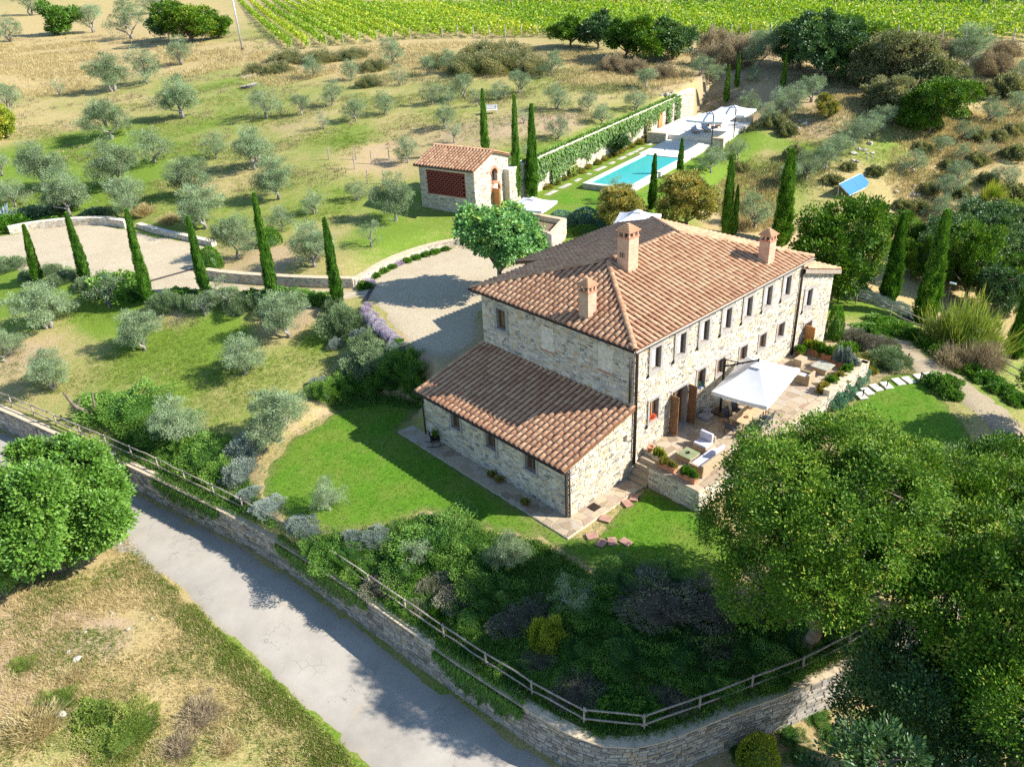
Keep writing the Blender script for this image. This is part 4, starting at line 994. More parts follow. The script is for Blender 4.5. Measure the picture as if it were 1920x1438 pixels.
def flags(P, zt, size, parent, seed, name='flagstone', nmax=300, gap=.035, h=.012, material=None):
    rng = np.random.default_rng(seed); cs = voronoi(P, size, seed, gap)
    key = lambda c: -px_per_m((c[0][0], c[0][1], zt))
    cs.sort(key=key); rest = MB()
    for i, c in enumerate(cs):
        m = MB() if i < nmax else rest; m.prism(c, zt-.03, zt+h+rng.uniform(-.003, .004), float(rng.random()))
        if i < nmax: m.build(name, material or M_FLAG, parent)
    if rest.f: rest.build(name+'s', material or M_FLAG, parent)['kind'] = 'stuff'
def slab(name, poly, z0, z1, material, kind='structure'):
    m = MB(); m.prism(poly, z0, z1); o = m.build(name, material); 
    if kind: o['kind'] = kind
    return o
# terrace in front of the house
TZ = -.4
ter = [(1.0, -.003), (1.0, -1.25), (-.1, -1.25), (-.1, -4.25), (17.0, -4.25), (17.0, -.003)]
terr = slab('terrace', ter, -1.9, TZ, M_JOINT)
flags([(1.0, -1.25), (17.0, -1.25), (17.0, -.02), (1.0, -.02)], TZ, .62, terr, 21, nmax=70)
flags([(.35, -3.9), (16.6, -3.9), (16.6, -1.25), (.35, -1.25)], TZ, .62, terr, 22, nmax=200)
tw = thing('terrace_wall', 'low rubble stone wall holding up the edge of the paved terrace', 'wall', (-.1, -1.25, -1.6))
st = stones_for(Vector((-.106, -1.25, 0)), -Y_, -X_, 3.0, -1.75, lambda s: TZ-.005, [], .95)+stones_for(Vector((-.1, -4.256, 0)), X_, -Y_, 17.1, -1.75, lambda s: TZ-.005, [], 1)
build_stones(st, tw, tw, M_WALL, 80)
for k in range(4):
    m = MB(); m.b2(-.12, .36, -1.27-k*.74-.73, -1.27-k*.74, TZ+.001, TZ+.065, .3+.1*k); bevel(m.build('coping_stone', M_FLAG, tw), .01)
for k in range(12):
    m = MB(); m.b2(.37+k*1.38, .36+k*1.38+1.36, -4.28, -3.91, TZ+.001, TZ+.065, .2+.05*k); bevel(m.build('coping_stone', M_FLAG, tw), .01)
fixroot(tw)
stp = thing('stone_steps', 'stone steps climbing from the wing path up to the terrace', 'steps', (.4, -.6, -1.5))
for k in range(4):
    m = MB(); m.b2(-.25+.31*k, .995, -1.24, -.02, -1.8, -1.38+.245*k, .3+.12*k); bevel(m.build('step', M_FLAG, stp), .015)
fixroot(stp)
# flagged apron round the wing
ap = slab('path', [(-5.85, -1.1), (-.3, -1.1), (-.3, -.004), (-DA-.004, -.004), (-DA-.004, 12.4), (-5.75, 12.5)], -1.8, -1.53, M_JOINT)
flags([(-5.83, -1.05), (-DA-.02, -1.05), (-DA-.02, 12.4), (-5.73, 12.45)], -1.53, .55, ap, 31)
flags([(-DA-.02, -1.05), (-.33, -1.05), (-.33, -.02), (-DA-.02, -.02)], -1.53, .5, ap, 32)
p = onz(1114, 950, -1.5); dg = thing('drain_grate', 'square black drain grate set in the paving by the gable end', 'grate', (p[0], p[1], -1.515))
m = MB(); m.box((0, 0, .01), (.50, .50, .02)); m.build('frame', M_BLACK, dg)
for k in range(7):
    m = MB(); m.box((-.21+.07*k, 0, .03), (.03, .44, .02)); m.build('bar', M_METAL, dg)
M_PAD = m_plain('reddish_stone', (0.36, 0.20, 0.145), .9, nscale=5)
for i, (u, v) in enumerate([(1189, 935), (1176, 946), (1135, 975), (1110, 1007), (1128, 1020), (1148, 1017), (1173, 1018)]):
    q = ground_at(u, v); m = MB(); m.box((0, 0, 0), (.55, .42, .08)); o = m.build('stepping_stone', M_PAD); bevel(o, .015); o.location = (q.x, q.y, q.z+.075); o.rotation_euler = (0, 0, .5+i*.7)
    tag(o, 'reddish stepping stone in the lawn, '+['nearest the terrace steps', 'second from the terrace steps', 'alone between the gable path and the lawn', 'first off the path corner', 'second off the path corner', 'third off the path corner', 'farthest from the path corner'][i], 'stepping stone', 'reddish stepping stones by the wing corner')
M_LIME = m_plain('pale_limestone', (0.66, 0.60, 0.49), .85, nscale=4, amt=.12)
so8 = ['first', 'second', 'third', 'fourth', 'fifth', 'sixth', 'seventh', 'eighth', 'ninth', 'tenth', 'eleventh', 'twelfth', 'thirteenth', 'fourteenth', 'fifteenth', 'sixteenth']
def nth(i): return so8[i] if i < 16 else '%dth' % (i+1)
for i, (u, v) in enumerate([(1614, 744), (1626, 736), (1642, 729), (1662, 725), (1684, 718), (1703, 715), (1724, 710), (1744, 707)]):
    q = ground_at(u, v); m = MB(); m.box((0, 0, 0), (.78, .5, .08)); o = m.build('paving_slab', M_LIME); bevel(o, .01); o.location = (q.x, q.y, q.z+.09); o.rotation_euler = (0, 0, .95+(i % 3)*.06)
    tag(o, 'pale stone slab crossing the right hand lawn, '+nth(i)+' from the terrace', 'paving slab', 'pale slabs across the right lawn')
for i, (u, v) in enumerate([(1617, 746), (1662, 728), (1725, 714), (1702, 678)]):
    q = ground_at(u, v); t = thing('garden_lamp', 'small dark bollard lamp '+['by the slab nearest the terrace', 'beside the fourth pale slab', 'beside the seventh pale slab', 'at the gravel path edge behind the lavender'][i], 'lamp', q, 0, 'bollard lamps on the right lawn')
    m = MB(); m.tube([(0, 0, -.1), (0, 0, .5)], .035, 8); m.build('post', M_BLACK, t); m = MB(); m.tube([(0, 0, .5), (0, 0, .56)], [.06, .05], 8); m.build('head', M_METAL, t)
# ------------------------------------------------------------------ road wall and its fence
class Curve:
    def __init__(s, P):
        s.P = np.asarray(P, float); s.s = np.concatenate([[0], np.cumsum(np.hypot(*np.diff(s.P[:, :2], axis=0).T))]); s.L = s.s[-1]
    def at(s, t): return Vector([float(np.interp(t, s.s, s.P[:, k])) for k in range(s.P.shape[1])])
    def tan(s, t):
        a = s.at(max(t-.4, 0)); b = s.at(min(t+.4, s.L)); d = b-a; d.z = 0; return d.normalized()
    def face(s, t):
        p = s.at(t); d = s.tan(t); return Vector((p.x, p.y, 0)), Vector((d.y, -d.x, 0))
ia = int(np.argmin(abs(WALL[:, 0]-onz(-200, 690, -1.2)[0])+abs(WALL[:, 1]-onz(-200, 690, -1.2)[1])))
ib = int(np.argmin(np.hypot(*(WALL[:, :2]-onz(2080, 800, -2)[:2]).T)))
WC = Curve(WALL[ia:ib+1])
zt_ = lambda s: WC.at(s).z
def zb_(s):
    q, n = WC.face(s); q = q+n*.25; return float(TOUT(np.array([q.x]), np.array([q.y]))[0])-.12
rw = thing('road_wall', 'long rubble stone retaining wall curving above the asphalt road', 'wall', WC.at(WC.L*.4))
m = MB(); N_ = int(WC.L/.5)
prev = None
for k in range(N_+1):
    s = WC.L*k/N_; q, n = WC.face(s); q2 = q-n*.5; z1 = zt_(s); z0 = zb_(s)
    cur = [(q.x, q.y, z0), (q.x, q.y, z1), (q2.x, q2.y, z1), (q2.x, q2.y, z0)]
    if prev: m.add(prev+cur, [(0, 4, 5, 1), (1, 5, 6, 2), (2, 6, 7, 3)])
    prev = cur
m.build('wall_core', M_MORTAR2, rw)
zlo = min(zb_(WC.L*k/40) for k in range(41))
st = stones_for(None, None, None, WC.L, zlo, zt_, [], 1.15, zbot=zb_, quoin=False, curve=WC.face, proud=(.012, .05))
build_stones(st, rw, rw, M_WALL2, 300)
s = 0; k = 0; rg = np.random.default_rng(5)
M_COPE = m_plain('beige_coping', (0.52, 0.41, 0.27), .9, nscale=3, amt=.18)
while s < WC.L-1.0:
    ln = rg.uniform(.7, 1.3); m = MB(); vs = []
    for t in (s, s+ln-.012):
        q, n = WC.face(t); z = zt_(t)
        for d in (.04, -.46):
            p = q+n*d; vs += [(p.x, p.y, z+.002), (p.x, p.y, z+.055)]
    m.add(vs, [(0, 4, 5, 1), (1, 5, 7, 3), (3, 7, 6, 2), (2, 6, 4, 0), (0, 1, 3, 2), (4, 6, 7, 5)], float(rg.random()))
    m.build('coping_stone', M_COPE, rw); s += ln
fixroot(rw)
M_RAIL = m_plain('weathered_chestnut', (0.30, 0.25, 0.20), .9, nscale=8, amt=.35)
def rail_fence(label, pts, step, h=.95, name='rail_fence', lean=0.0, rails=(.92, .42), r=.042, seed=3):
    """pts: ground line (x, y, z); round posts with peeled pole rails"""
    rg = np.random.default_rng(seed); c = Curve(np.array([tuple(p) for p in pts])); n = max(1, int(round(c.L/step)))
    root = thing(name, label, 'fence', c.at(c.L/2)); tops = []
    for k in range(n+1):
        p = c.at(c.L*k/n); m = MB(); dx, dy = rg.normal(0, .015, 2)
        m.tube([(p.x, p.y, p.z-.25), (p.x+dx, p.y+dy, p.z+h)], [r*1.15, r], 7); m.build('post', M_RAIL, root, True); tops.append(p)
    for f in rails:
        for k in range(n):
            a, b = tops[k], tops[k+1]; m = MB(); d = (b-a).normalized()
            q = [a-d*.12+Z_*f*h, a.lerp(b, .33)+Z_*(f*h+rg.normal(0, .025)), a.lerp(b, .67)+Z_*(f*h+rg.normal(0, .025)), b+d*.12+Z_*(f*h+rg.normal(0, .012))]
            m.tube(q, [r*.85, r*.95, r*.9, r*.75], 6); m.build('rail', M_RAIL, root, True)
    fixroot(root); return root
def wallline(d, lift=.0): return [tuple(q-n*d)[:2]+(zt_(s)+lift,) for s in np.linspace(0, WC.L, 60) for q, n in [WC.face(s)]]
rail_fence('weathered pole fence running along the top of the road wall', wallline(.62, -.05), 2.35, .95)
rail_fence('pole fence bordering the gravel path beyond the house end', [tuple(ground_at(*q)) for q in [(1566, 556), (1600, 568), (1640, 584), (1690, 604), (1740, 627), (1800, 662), (1860, 694), (1925, 728)]], 2.6, .95, seed=8)
# ------------------------------------------------------------------ generic low stone wall
def low_wall(label, P, hs, thick=.45, big=.9, nmax=60, capm=None, name='stone_wall', mortar=None, rng=rngS, ztop=None, capt=.05, cap=True, both=False):
    """P: list of xy along the visible face (outward = right of travel); hs: height above the ground or ztop list"""
    P = np.asarray(P, float)
    base = np.array([Z(a, b) for a, b in P[:, :2]]); top = np.array(ztop) if ztop is not None else base+np.array(hs)
    c = Curve(np.column_stack([P[:, :2], top, base]))
    root = thing(name, label, 'wall', (P[0, 0], P[0, 1], base[0])); m = MB(); prev = None; n = max(2, int(c.L/.6)); cm = MB()
    for k in range(n+1):
        s = c.L*k/n; q, nn = c.face(s); v = c.at(s); q2 = q-nn*thick
        cur = [(q.x, q.y, v[3]-.3), (q.x, q.y, v[2]), (q2.x, q2.y, v[2]), (q2.x, q2.y, v[3]-.3)]
        if prev: m.add(prev+cur, [(0, 4, 5, 1), (1, 5, 6, 2), (2, 6, 7, 3)])
        else: m.add(cur, [(0, 1, 2, 3)])
        prev = cur
    m.add(prev, [(3, 2, 1, 0)]); m.build('wall_core', mortar or M_MORTAR, root)
    st = stones_for(None, None, None, c.L, base.min()-.1, lambda s: c.at(s)[2]-.005, [], big, zbot=lambda s: c.at(s)[3]-.1, quoin=False, curve=c.face)
    if both:
        cb = Curve(np.array([tuple(c.face(s)[0]-c.face(s)[1]*thick)[:2]+tuple(c.at(s)[2:4]) for s in np.linspace(c.L, 0, n)]))
        st += stones_for(None, None, None, cb.L, base.min()-.1, lambda s: cb.at(s)[2]-.005, [], big, zbot=lambda s: cb.at(s)[3]-.1, quoin=False, curve=cb.face)
    build_stones(st, root, root, M_WALL, nmax)
    if cap:
        s = 0.0
        while s < c.L-.15:
            ln = min(rng.uniform(.6, 1.0), c.L-s); vs = []
            for t in (s, s+ln-.012):
                q, nn = c.face(t); z = c.at(t)[2]
                for d in (.035, -thick-.035): p = q+nn*d; vs += [(p.x, p.y, z+.002), (p.x, p.y, z+capt)]
            m = MB(); m.add(vs, [(0, 4, 5, 1), (1, 5, 7, 3), (3, 7, 6, 2), (2, 6, 4, 0), (0, 1, 3, 2), (4, 6, 7, 5)], float(rng.random())); m.build('coping_stone', capm or M_COPE, root); s += ln
    fixroot(root); return root
g2 = lambda L, z: [onz(u, v, z)[:2] for u, v in L]
low_wall('low stone retaining wall with a beige cap along the drive behind the cypresses', chaikin(np.array(g2([(386, 524), (430, 530), (520, 536), (600, 540), (664, 541)], 1.15)), 1), [.72]*9 and .72, big=.7)
low_wall('curved low stone wall edging the gravel court up to the mulberry', chaikin(np.array(g2([(668, 540), (690, 528), (725, 505), (770, 486), (820, 471), (872, 462)], 1.15)), 2), .62, big=.7)
M_ROUGH = MT['wall_stone']
low_wall('crumbling dry stone wall at the back edge of the parking court', chaikin(np.array(g2([(20, 442), (60, 434), (120, 428), (190, 424), (236, 432)], 1.05)), 1), .7, thick=.6, cap=False, big=.9)
low_wall('broken low dry stone edge behind the second and third cypress', chaikin(np.array(g2([(258, 432), (300, 443), (350, 452), (398, 464)], 1.05)), 1), .45, thick=.5, cap=False, big=.9)
# drain channels across the gravel
for i, (a, b) in enumerate([((255, 536), (362, 506)), ((684, 566), (702, 536))]):
    A = ground_at(*a); B = ground_at(*b); d = B-A; m = MB(); m.box((0, 0, .02), (d.length, .28, .06)); o = m.build('drain_channel', M_METAL); o.location = (A+B)/2+Z_*.03; o.rotation_euler = (0, -math.asin(d.z/d.length), math.atan2(d.y, d.x))
    tag(o, ['brown metal drain channel crossing the gravel between the cypresses', 'brown metal drain channel where the drive meets the court'][i], 'drain', 'drain channels in the gravel')
# ------------------------------------------------------------------ the small stone outbuilding
SA = rad(14.0); SX = Vector((math.cos(SA), math.sin(SA), 0)); SY = Vector((-math.sin(SA), math.cos(SA), 0)); S0 = Vector((16.99, 31.24, 0)); SZ0 = 2.0
SW, SL, SH, SR = 5.54, 6.0, 6.15, 7.05
shed = thing('outbuilding', 'small two storey stone outbuilding with brick lattice and gabled tile roof', 'outbuilding', S0+Z_*SZ0)
def plane_px(u, v, O, N):
    d = Vector(ray(u, v)); C = Vector(CC); return C+d*((O-C).dot(N)/d.dot(N))
def su(u, v, O, U, N): p = plane_px(u, v, O, N)-O; return p.dot(U), p.z
LO = S0+SY*SL; a0 = su(800, 317.6, LO, -SY, -SX); a1 = su(871, 327.6, LO, -SY, -SX); a2 = su(874, 373.5, LO, -SY, -SX); a3 = su(802.5, 361, LO, -SY, -SX)
lat = ((a0[0]+a3[0])/2, (a1[0]+a2[0])/2, (a2[1]+a3[1])/2, (a0[1]+a1[1])/2)
b0 = su(920, 318, S0, SX, -SY); b1 = su(933.6, 358, S0, SX, -SY); c0 = su(924, 378, S0, SX, -SY); c1 = su(940, 400, S0, SX, -SY)
win = (b0[0], b1[0], b1[1], b0[1]); drw = (c0[0], c1[0], SZ0, SZ0+2.15)
stv2 = []
def sw(O, U, N, ln, zt, ops, stone=True):
    m = MB(); wall_core(m, O, U, N, ln, SZ0-.6, zt, ops, .35, [ln/2]); m.build('wall', M_MORTAR, shed)
    if stone: stv2.extend(stones_for(O, U, N, ln, SZ0-.2, zt, ops, .9))
gz2 = lambda s: SH+.05+(SR-SH-.1)*(1-abs(s-SW/2)/(SW/2))
sw(LO, -SY, -SX, SL, lambda s: SH, [lat]); sw(S0, SX, -SY, SW, gz2, [win, drw])
sw(S0+SX*SW, SY, SX, SL, lambda s: SH, [], False); sw(S0+SX*SW+SY*SL, -SX, SY, SW, gz2, [], False)
build_stones(stv2, shed, shed, M_WALL, 150)
M_LATT = m_plain('lattice_brick', (0.30, 0.075, 0.05), .85, nscale=4)
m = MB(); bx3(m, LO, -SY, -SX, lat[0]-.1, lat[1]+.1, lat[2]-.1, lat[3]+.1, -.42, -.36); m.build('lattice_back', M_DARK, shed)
pr = MB(); pr.box((0, 0, 0), (.30, .16, .115)); BR = pr.mesh('lattice_brick', M_LATT); lp = thing('x', '', ''); bpy.data.objects.remove(lp)
m = MB(); fr_ = .06
for q in ((lat[0]-.02, lat[0]+fr_, lat[2], lat[3]), (lat[1]-fr_, lat[1]+.02, lat[2], lat[3]), (lat[0], lat[1], lat[3]-fr_, lat[3]+.02), (lat[0], lat[1], lat[2]-.02, lat[2]+fr_)): bx3(m, LO, -SY, -SX, *q, -.2, .02)
lf = m.build('brick_lattice', M_LATT, shed)
nr = int((lat[3]-lat[2])/.18); nc = int((lat[1]-lat[0])/.42)
for j in range(nr):
    for i in range(nc+1):
        s = lat[0]+.42*(i+.25+.5*(j % 2)); 
        if lat[0]+.1 < s < lat[1]-.1:
            o = link_mesh('lattice_brick', BR, lf); o.location = LO-SY*s+X_*0+SX*.08+Z_*(lat[2]+.1+j*(lat[3]-lat[2]-.1)/nr); o.rotation_euler = (0, 0, SA+math.pi/2)
for (q, nm) in ((win, 'window'), (drw, 'door')):
    sc = (q[0]+q[1])/2; r = (q[1]-q[0])/2; m = MB()
    for k in range(9):      # arch of bricks
        t0 = math.pi*k/9; t1 = math.pi*(k+.92)/9
        vs = []
        for d in (-.3, .05):
            for rr, t in ((r-.005, t0), (r+.2, t0), (r+.2, t1), (r-.005, t1)):
                vs.append(tuple(S0+SX*(sc+rr*math.cos(t))+Z_*(q[3]-r+rr*math.sin(t))-SY*d))
        m.add(vs, [(3, 2, 1, 0), (4, 5, 6, 7), (0, 1, 5, 4), (1, 2, 6, 5), (2, 3, 7, 6), (3, 0, 4, 7)], k/9)
    f = m.build(nm, M_TERRA, shed)
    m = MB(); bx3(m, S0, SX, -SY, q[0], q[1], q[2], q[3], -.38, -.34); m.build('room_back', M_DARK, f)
    if nm == 'window':
        m = MB()
        for k in range(5): bx3(m, S0, SX, -SY, q[0]+(q[1]-q[0])*(k+.4)/5.0, q[0]+(q[1]-q[0])*(k+.4)/5.0+.03, q[2], q[2]+.75, -.1, -.07)
        bx3(m, S0, SX, -SY, q[0], q[1], q[2]+.75, q[2]+.80, -.11, -.06); m.build('railing', M_METAL, f)
        m = MB(); bx3(m, S0, SX, -SY, q[0]-.1, q[1]+.1, q[2]-.1, q[2], -.3, .08); m.build('sill', M_TERRA, f)
    else:
        m = MB(); bx3(m, S0, SX, -SY, q[0]+.03, q[0]+.09, q[2], q[3]-.3, -.05, .75); m.build('door_leaf', M_WOODO, f)
m = MB(); oh = .4; k_ = (SR-SH)/(SW/2)
def sp_(a, b, z): return tuple(S0+SX*a+SY*b+Z_*z)
q = [sp_(-oh, -.25, SH-oh*k_), sp_(-oh, SL+.25, SH-oh*k_), sp_(SW/2, SL+.25, SR), sp_(SW/2, -.25, SR), sp_(SW+oh, -.25, SH-oh*k_), sp_(SW+oh, SL+.25, SH-oh*k_)]
lo = [(a, b, c-.1) for a, b, c in q]; m.add(q+lo, [(0, 3, 2, 1), (3, 4, 5, 2), (6, 7, 8, 9), (9, 8, 11, 10), (0, 1, 7, 6), (4, 10, 11, 5), (0, 6, 9, 3), (3, 9, 10, 4), (1, 2, 8, 7), (2, 5, 11, 8)])
sr = m.build('roof', M_WOOD, shed); RS = Roof(shed, sr, 150); shh = math.hypot(SW/2+oh, SR-SH+oh*k_)
up = SX*(SW/2+oh)+Z_*(SR-SH+oh*k_); RS.slope(Vector(q[1])+Z_*.02, Vector(q[0])+Z_*.02, up, shh, lambda a, b: b < shh-.02)
up = -SX*(SW/2+oh)+Z_*(SR-SH+oh*k_); RS.slope(Vector(q[4])+Z_*.02, Vector(q[5])+Z_*.02, up, shh, lambda a, b: b < shh-.02)
RS.ridge_line(Vector(q[3])+Z_*.06, Vector(q[2])+Z_*.06); RS.finish()
for a, b in ((0, 1), (5, 4)):
    m = MB(); m.tube([Vector(q[a])-Z_*.06, Vector(q[b])-Z_*.06], .07, 7); m.build('gutter', M_METAL, shed, True)
fixroot(shed)
# ------------------------------------------------------------------ pool garden
drape('lawn', np.array([pool(*q)[:2] for q in [(-2.5, -1.6), (24, -1.7), (33, -2), (34, -9.6), (30, -10.2), (24, -10.6), (16, -11.2), (8, -12), (3, -12.3), (-1, -11), (-3.5, -8)]]), MT['lawn'], .05, 1.2, 9, .12, 1.0)
drape('path', np.array([pool(*q)[:2] for q in [(-2.5, -1.55), (24, -1.65), (24, -.95), (-2.5, -.85)]]), m_plain('grey_flag_path', (0.42, 0.38, 0.32), .9, nscale=2), .11, .5, 10, .02)
def pslab(name, u0, u1, v0, v1, z0, z1, material, parent=None):
    m = MB(); m.prism([pool(u0, v0)[:2], pool(u1, v0)[:2], pool(u1, v1)[:2], pool(u0, v1)[:2]], z0, z1); return m.build(name, material, parent)
M_WHITE = m_plain('white_travertine', (0.70, 0.64, 0.53), .8, nscale=3, amt=.1)
M_BASIN = m_plain('pool_lining', (0.45, 0.72, 0.70), .6, nscale=3, amt=.05)
PU0, PU1, PV0, PV1, PZ = 2.75, 15.4, -8.25, -3.3, 2.5
poolr = thing('swimming_pool', 'rectangular turquoise swimming pool with a raised pale stone rim', 'swimming pool', pool(9, -5.8, 1.9))
for i, (a, b, c, d) in enumerate([(PU0, PU1, PV0, PV0+.5), (PU0, PU1, PV1-.5, PV1), (PU0, PU0+.5, PV0+.503, PV1-.503)]):
    pslab('rim', a, b, c, d, 1.5, PZ, M_WHITE, poolr)
for k in range(8):
    pslab('facing_panel', PU0-.02, PU0-.003, PV0+.04+k*.615, PV0+.64+k*.615, 1.6, PZ-.05, m_plain('weathered_slab', (0.45, 0.38, 0.29), .85, nscale=2), poolr)
pslab('basin', PU0+.49, PU1, PV0+.49, PV1-.49, 1.0, 1.06, M_BASIN, poolr)
for k in range(4): pslab('pool_step', PU1-.003-.5*(k+1), PU1-.003-.5*k, PV0+.505, PV1-.505, 1.07, 2.25-.3*k, M_BASIN, poolr)
def m_water(t):
    tr = t.n('ShaderNodeBsdfTransparent'); tr.inputs[0].default_value = (.50, .93, .92, 1)
    df = t.n('ShaderNodeBsdfDiffuse'); df.inputs[0].default_value = (.09, .66, .62, 1)
    gl = t.n('ShaderNodeBsdfGlossy'); gl.inputs['Roughness'].default_value = .03
    t.set(gl, 'Normal', t.bump(t.noise(2.5, 3, t.pos()), .1, .1))
    fr = t.n('ShaderNodeFresnel', IOR=1.33); m0 = t.n('ShaderNodeMixShader', Fac=.6); m1 = t.n('ShaderNodeMixShader'); o = t.n('ShaderNodeOutputMaterial')
    l = t.t.links.new; l(tr.outputs[0], m0.inputs[1]); l(df.outputs[0], m0.inputs[2]); l(fr.outputs[0], m1.inputs[0]); l(m0.outputs[0], m1.inputs[1]); l(gl.outputs[0], m1.inputs[2]); l(m1.outputs[0], o.inputs[0]); return t.m
m = MB(); m.add([pool(PU0+.495, PV0+.495, 2.42), pool(PU1-.004, PV0+.495, 2.42), pool(PU1-.004, PV1-.495, 2.42), pool(PU0+.495, PV1-.495, 2.42)], [(0, 1, 2, 3)]); m.build('water', mat('pool_water', m_water), poolr)
fixroot(poolr)
dk = pslab('terrace', PU1+.002, 23.0, -8.25, -2.9, 1.5, 2.5, M_WHITE); dk['kind'] = 'structure'
for i in range(6):
    for j in range(4):
        pslab('paving_slab', PU1+.05+i*1.26, PU1+1.29+i*1.26, -8.2+j*1.32, -6.91+j*1.32, 2.49, 2.515+.002*((i*7+j*3) % 3), M_WHITE, dk)
dk2 = pslab('terrace', 23.003, 33.0, -9.1, -.45, 1.5, 3.0, M_WHITE); dk2['kind'] = 'structure'
for i in range(7):
    for j in range(6): pslab('paving_slab', 23.05+i*1.42, 24.44+i*1.42, -9.05+j*1.43, -7.65+j*1.43, 2.99, 3.015+.002*((i*5+j*3) % 3), M_WHITE, dk2)
for nm, a in (('low dry stone step wall on the ivy side of the pool deck', (22.4, 23.0, -2.85, -.5)), ('low dry stone step wall on the lawn side of the pool deck', (22.4, 23.0, -9.6, -8.3)), ('low stone parapet closing the far end of the pool terrace', (32.4, 33.0, -9.1, -3.0))):
    P = [pool(a[0], a[3])[:2], pool(a[0], a[2])[:2]] if a[0] < 30 else [pool(32.4, -3)[:2], pool(32.4, -9.1)[:2]]
    low_wall(nm, P, None, .55, .8, 25, ztop=[3.15, 3.15] if a[0] < 30 else [3.6, 3.6])
pwall = low_wall('tall pale stone wall overgrown with ivy behind the pool', [pool(u, .1+(.0))[:2] for u in np.linspace(-4.5, 37, 12)], None, .8, 1.0, 60, M_LIME, ztop=list(np.linspace(5.0, 5.6, 12)), name='garden_wall', capt=.09)
m = MB(); pd = thing('garden_door', 'small arched brown wooden door in the pale wall past the pool', 'door', pool(27.0, -.02, 3.0))
for k in range(5):
    m = MB(); a = 26.45+.2*k; m.prism([pool(a, -.06)[:2], pool(a+.19, -.06)[:2], pool(a+.19, .06)[:2], pool(a, .06)[:2]], 2.9, 5.0-.06*abs(k-2)**1.5); m.build('plank', M_WOODO, pd)
fixroot(pd)
# ------------------------------------------------------------------ sunshades
M_CANV = m_plain('white_canvas', (0.62, 0.615, 0.60), .9, nscale=2, amt=.04)
def canopy(root, c, hx, hy, rz, zedge, zap, val=.22, seg=8):
    cs, sn = math.cos(rz), math.sin(rz); P = lambda a, b, z: (c[0]+a*cs-b*sn, c[1]+a*sn+b*cs, z)
    cor = [(-hx, -hy), (hx, -hy), (hx, hy), (-hx, hy)]; f = .16
    for i in range(4):
        a, b = cor[i], cor[(i+1) % 4]; m = MB()
        n = 6; rows = []
        for k in range(n+1):
            t = k/n; w = f+(1-f)*t; zz = zap-.12+(zedge-(zap-.12))*t-.07*math.sin(math.pi*t)
            rows.append([P((a[0]+(b[0]-a[0])*j/seg)*w, (a[1]+(b[1]-a[1])*j/seg)*w, zz-.05*math.sin(math.pi*j/seg)*t) for j in range(seg+1)])
        vs = [v for r in rows for v in r]; fs = [(k*(seg+1)+j, k*(seg+1)+j+1, (k+1)*(seg+1)+j+1, (k+1)*(seg+1)+j) for k in range(n) for j in range(seg)]
        b0 = len(vs); ns = seg*4
        for j in range(ns+1):
            t = j/ns; x = a[0]+(b[0]-a[0])*t; y = a[1]+(b[1]-a[1])*t; e = zedge-.05*math.sin(math.pi*t)
            vs += [P(x*1.004, y*1.004, e), P(x*1.006, y*1.006, e-val*(.72+.28*abs(math.sin(math.pi*t*seg*.75))))]
        for j in range(ns): fs.append((b0+2*j, b0+2*j+1, b0+2*j+3, b0+2*j+2))
        m.add(vs, fs); o = m.build('canopy_panel', M_CANV, root, True)
    m = MB(); q = [P(a*.2, b*.2, zap-.1) for a, b in cor]+[P(0, 0, zap+.08)]; m.add(q, [(0, 1, 4), (1, 2, 4), (2, 3, 4), (3, 0, 4)]); m.build('vent_cap', M_CANV, root)
    for a, b in cor:
        m = MB(); m.tube([P(0, 0, zap-.2), P(a*.99, b*.99, zedge-.03)], .018, 5); m.build('rib', M_BLACK, root)
um = thing('parasol', 'large off white cantilever parasol over the dining table', 'parasol', (6.73, -.82, TZ), 0, None)
canopy(um, (7.47, -2.37), 2.38, 1.48, rad(10.4), 1.95, 2.98)
m = MB(); m.b2(6.68, 6.78, -.87, -.77, TZ, 2.95); m.build('post', M_BLACK, um)
m = MB(); m.b2(6.35, 7.1, -1.2, -.45, TZ+.02, TZ+.1); m.build('base', M_METAL, um)
m = MB(); m.tube([(6.73, -.82, 2.5), (7.47, -2.37, 3.14)], .045, 6); m.build('arm', M_BLACK, um); m = MB(); m.tube([(6.73, -.82, 2.92), (7.15, -1.7, 2.80)], .03, 6); m.build('strut', M_BLACK, um)
m = MB(); m.tube([(7.47, -2.37, 2.8), (7.47, -2.37, 3.2)], .05, 6); m.build('hub', M_BLACK, um)
fixroot(um)
c2 = onz(998, 383, 4.0); um2 = thing('parasol', 'white square parasol standing beside the outbuilding', 'parasol', (c2[0]-.2, c2[1]-.1, Z(c2[0], c2[1])))
canopy(um2, (c2[0], c2[1]), 1.55, 1.55, rad(20), 4.0, 4.55); m = MB(); m.tube([(c2[0], c2[1], 1.5), (c2[0], c2[1], 4.6)], .04, 8); m.build('post', M_METAL, um2); fixroot(um2)
for (px, hx, hy, lb) in (((1333, 219), 2.0, 2.0, 'white cantilever parasol nearest the pool on the far terrace'), ((1374, 207), 2.0, 2.0, 'white cantilever parasol at the far end of the pool terrace')):
    c = onz(px[0], px[1], 5.5); t = thing('parasol', lb, 'parasol', (c[0], c[1], 3.0), 0, 'parasols on the pool terrace')
    canopy(t, (c[0], c[1]), hx, hy, rad(14), 5.4, 6.0); m = MB(); b = (c[0]-1.6, c[1]-1.4); m.tube([(b[0], b[1], 3.0), (b[0], b[1], 6.1)], .06, 6); m.build('post', M_BLACK, t); m = MB(); m.tube([(b[0], b[1], 6.05), (c[0], c[1], 6.1)], .05, 6); m.build('arm', M_BLACK, t); fixroot(t)
c = onz(1195, 409, 4.2); um3 = thing('parasol', 'blue shaded parasol peeping over the back of the roof', 'parasol', (c[0], c[1], Z(c[0], c[1])))
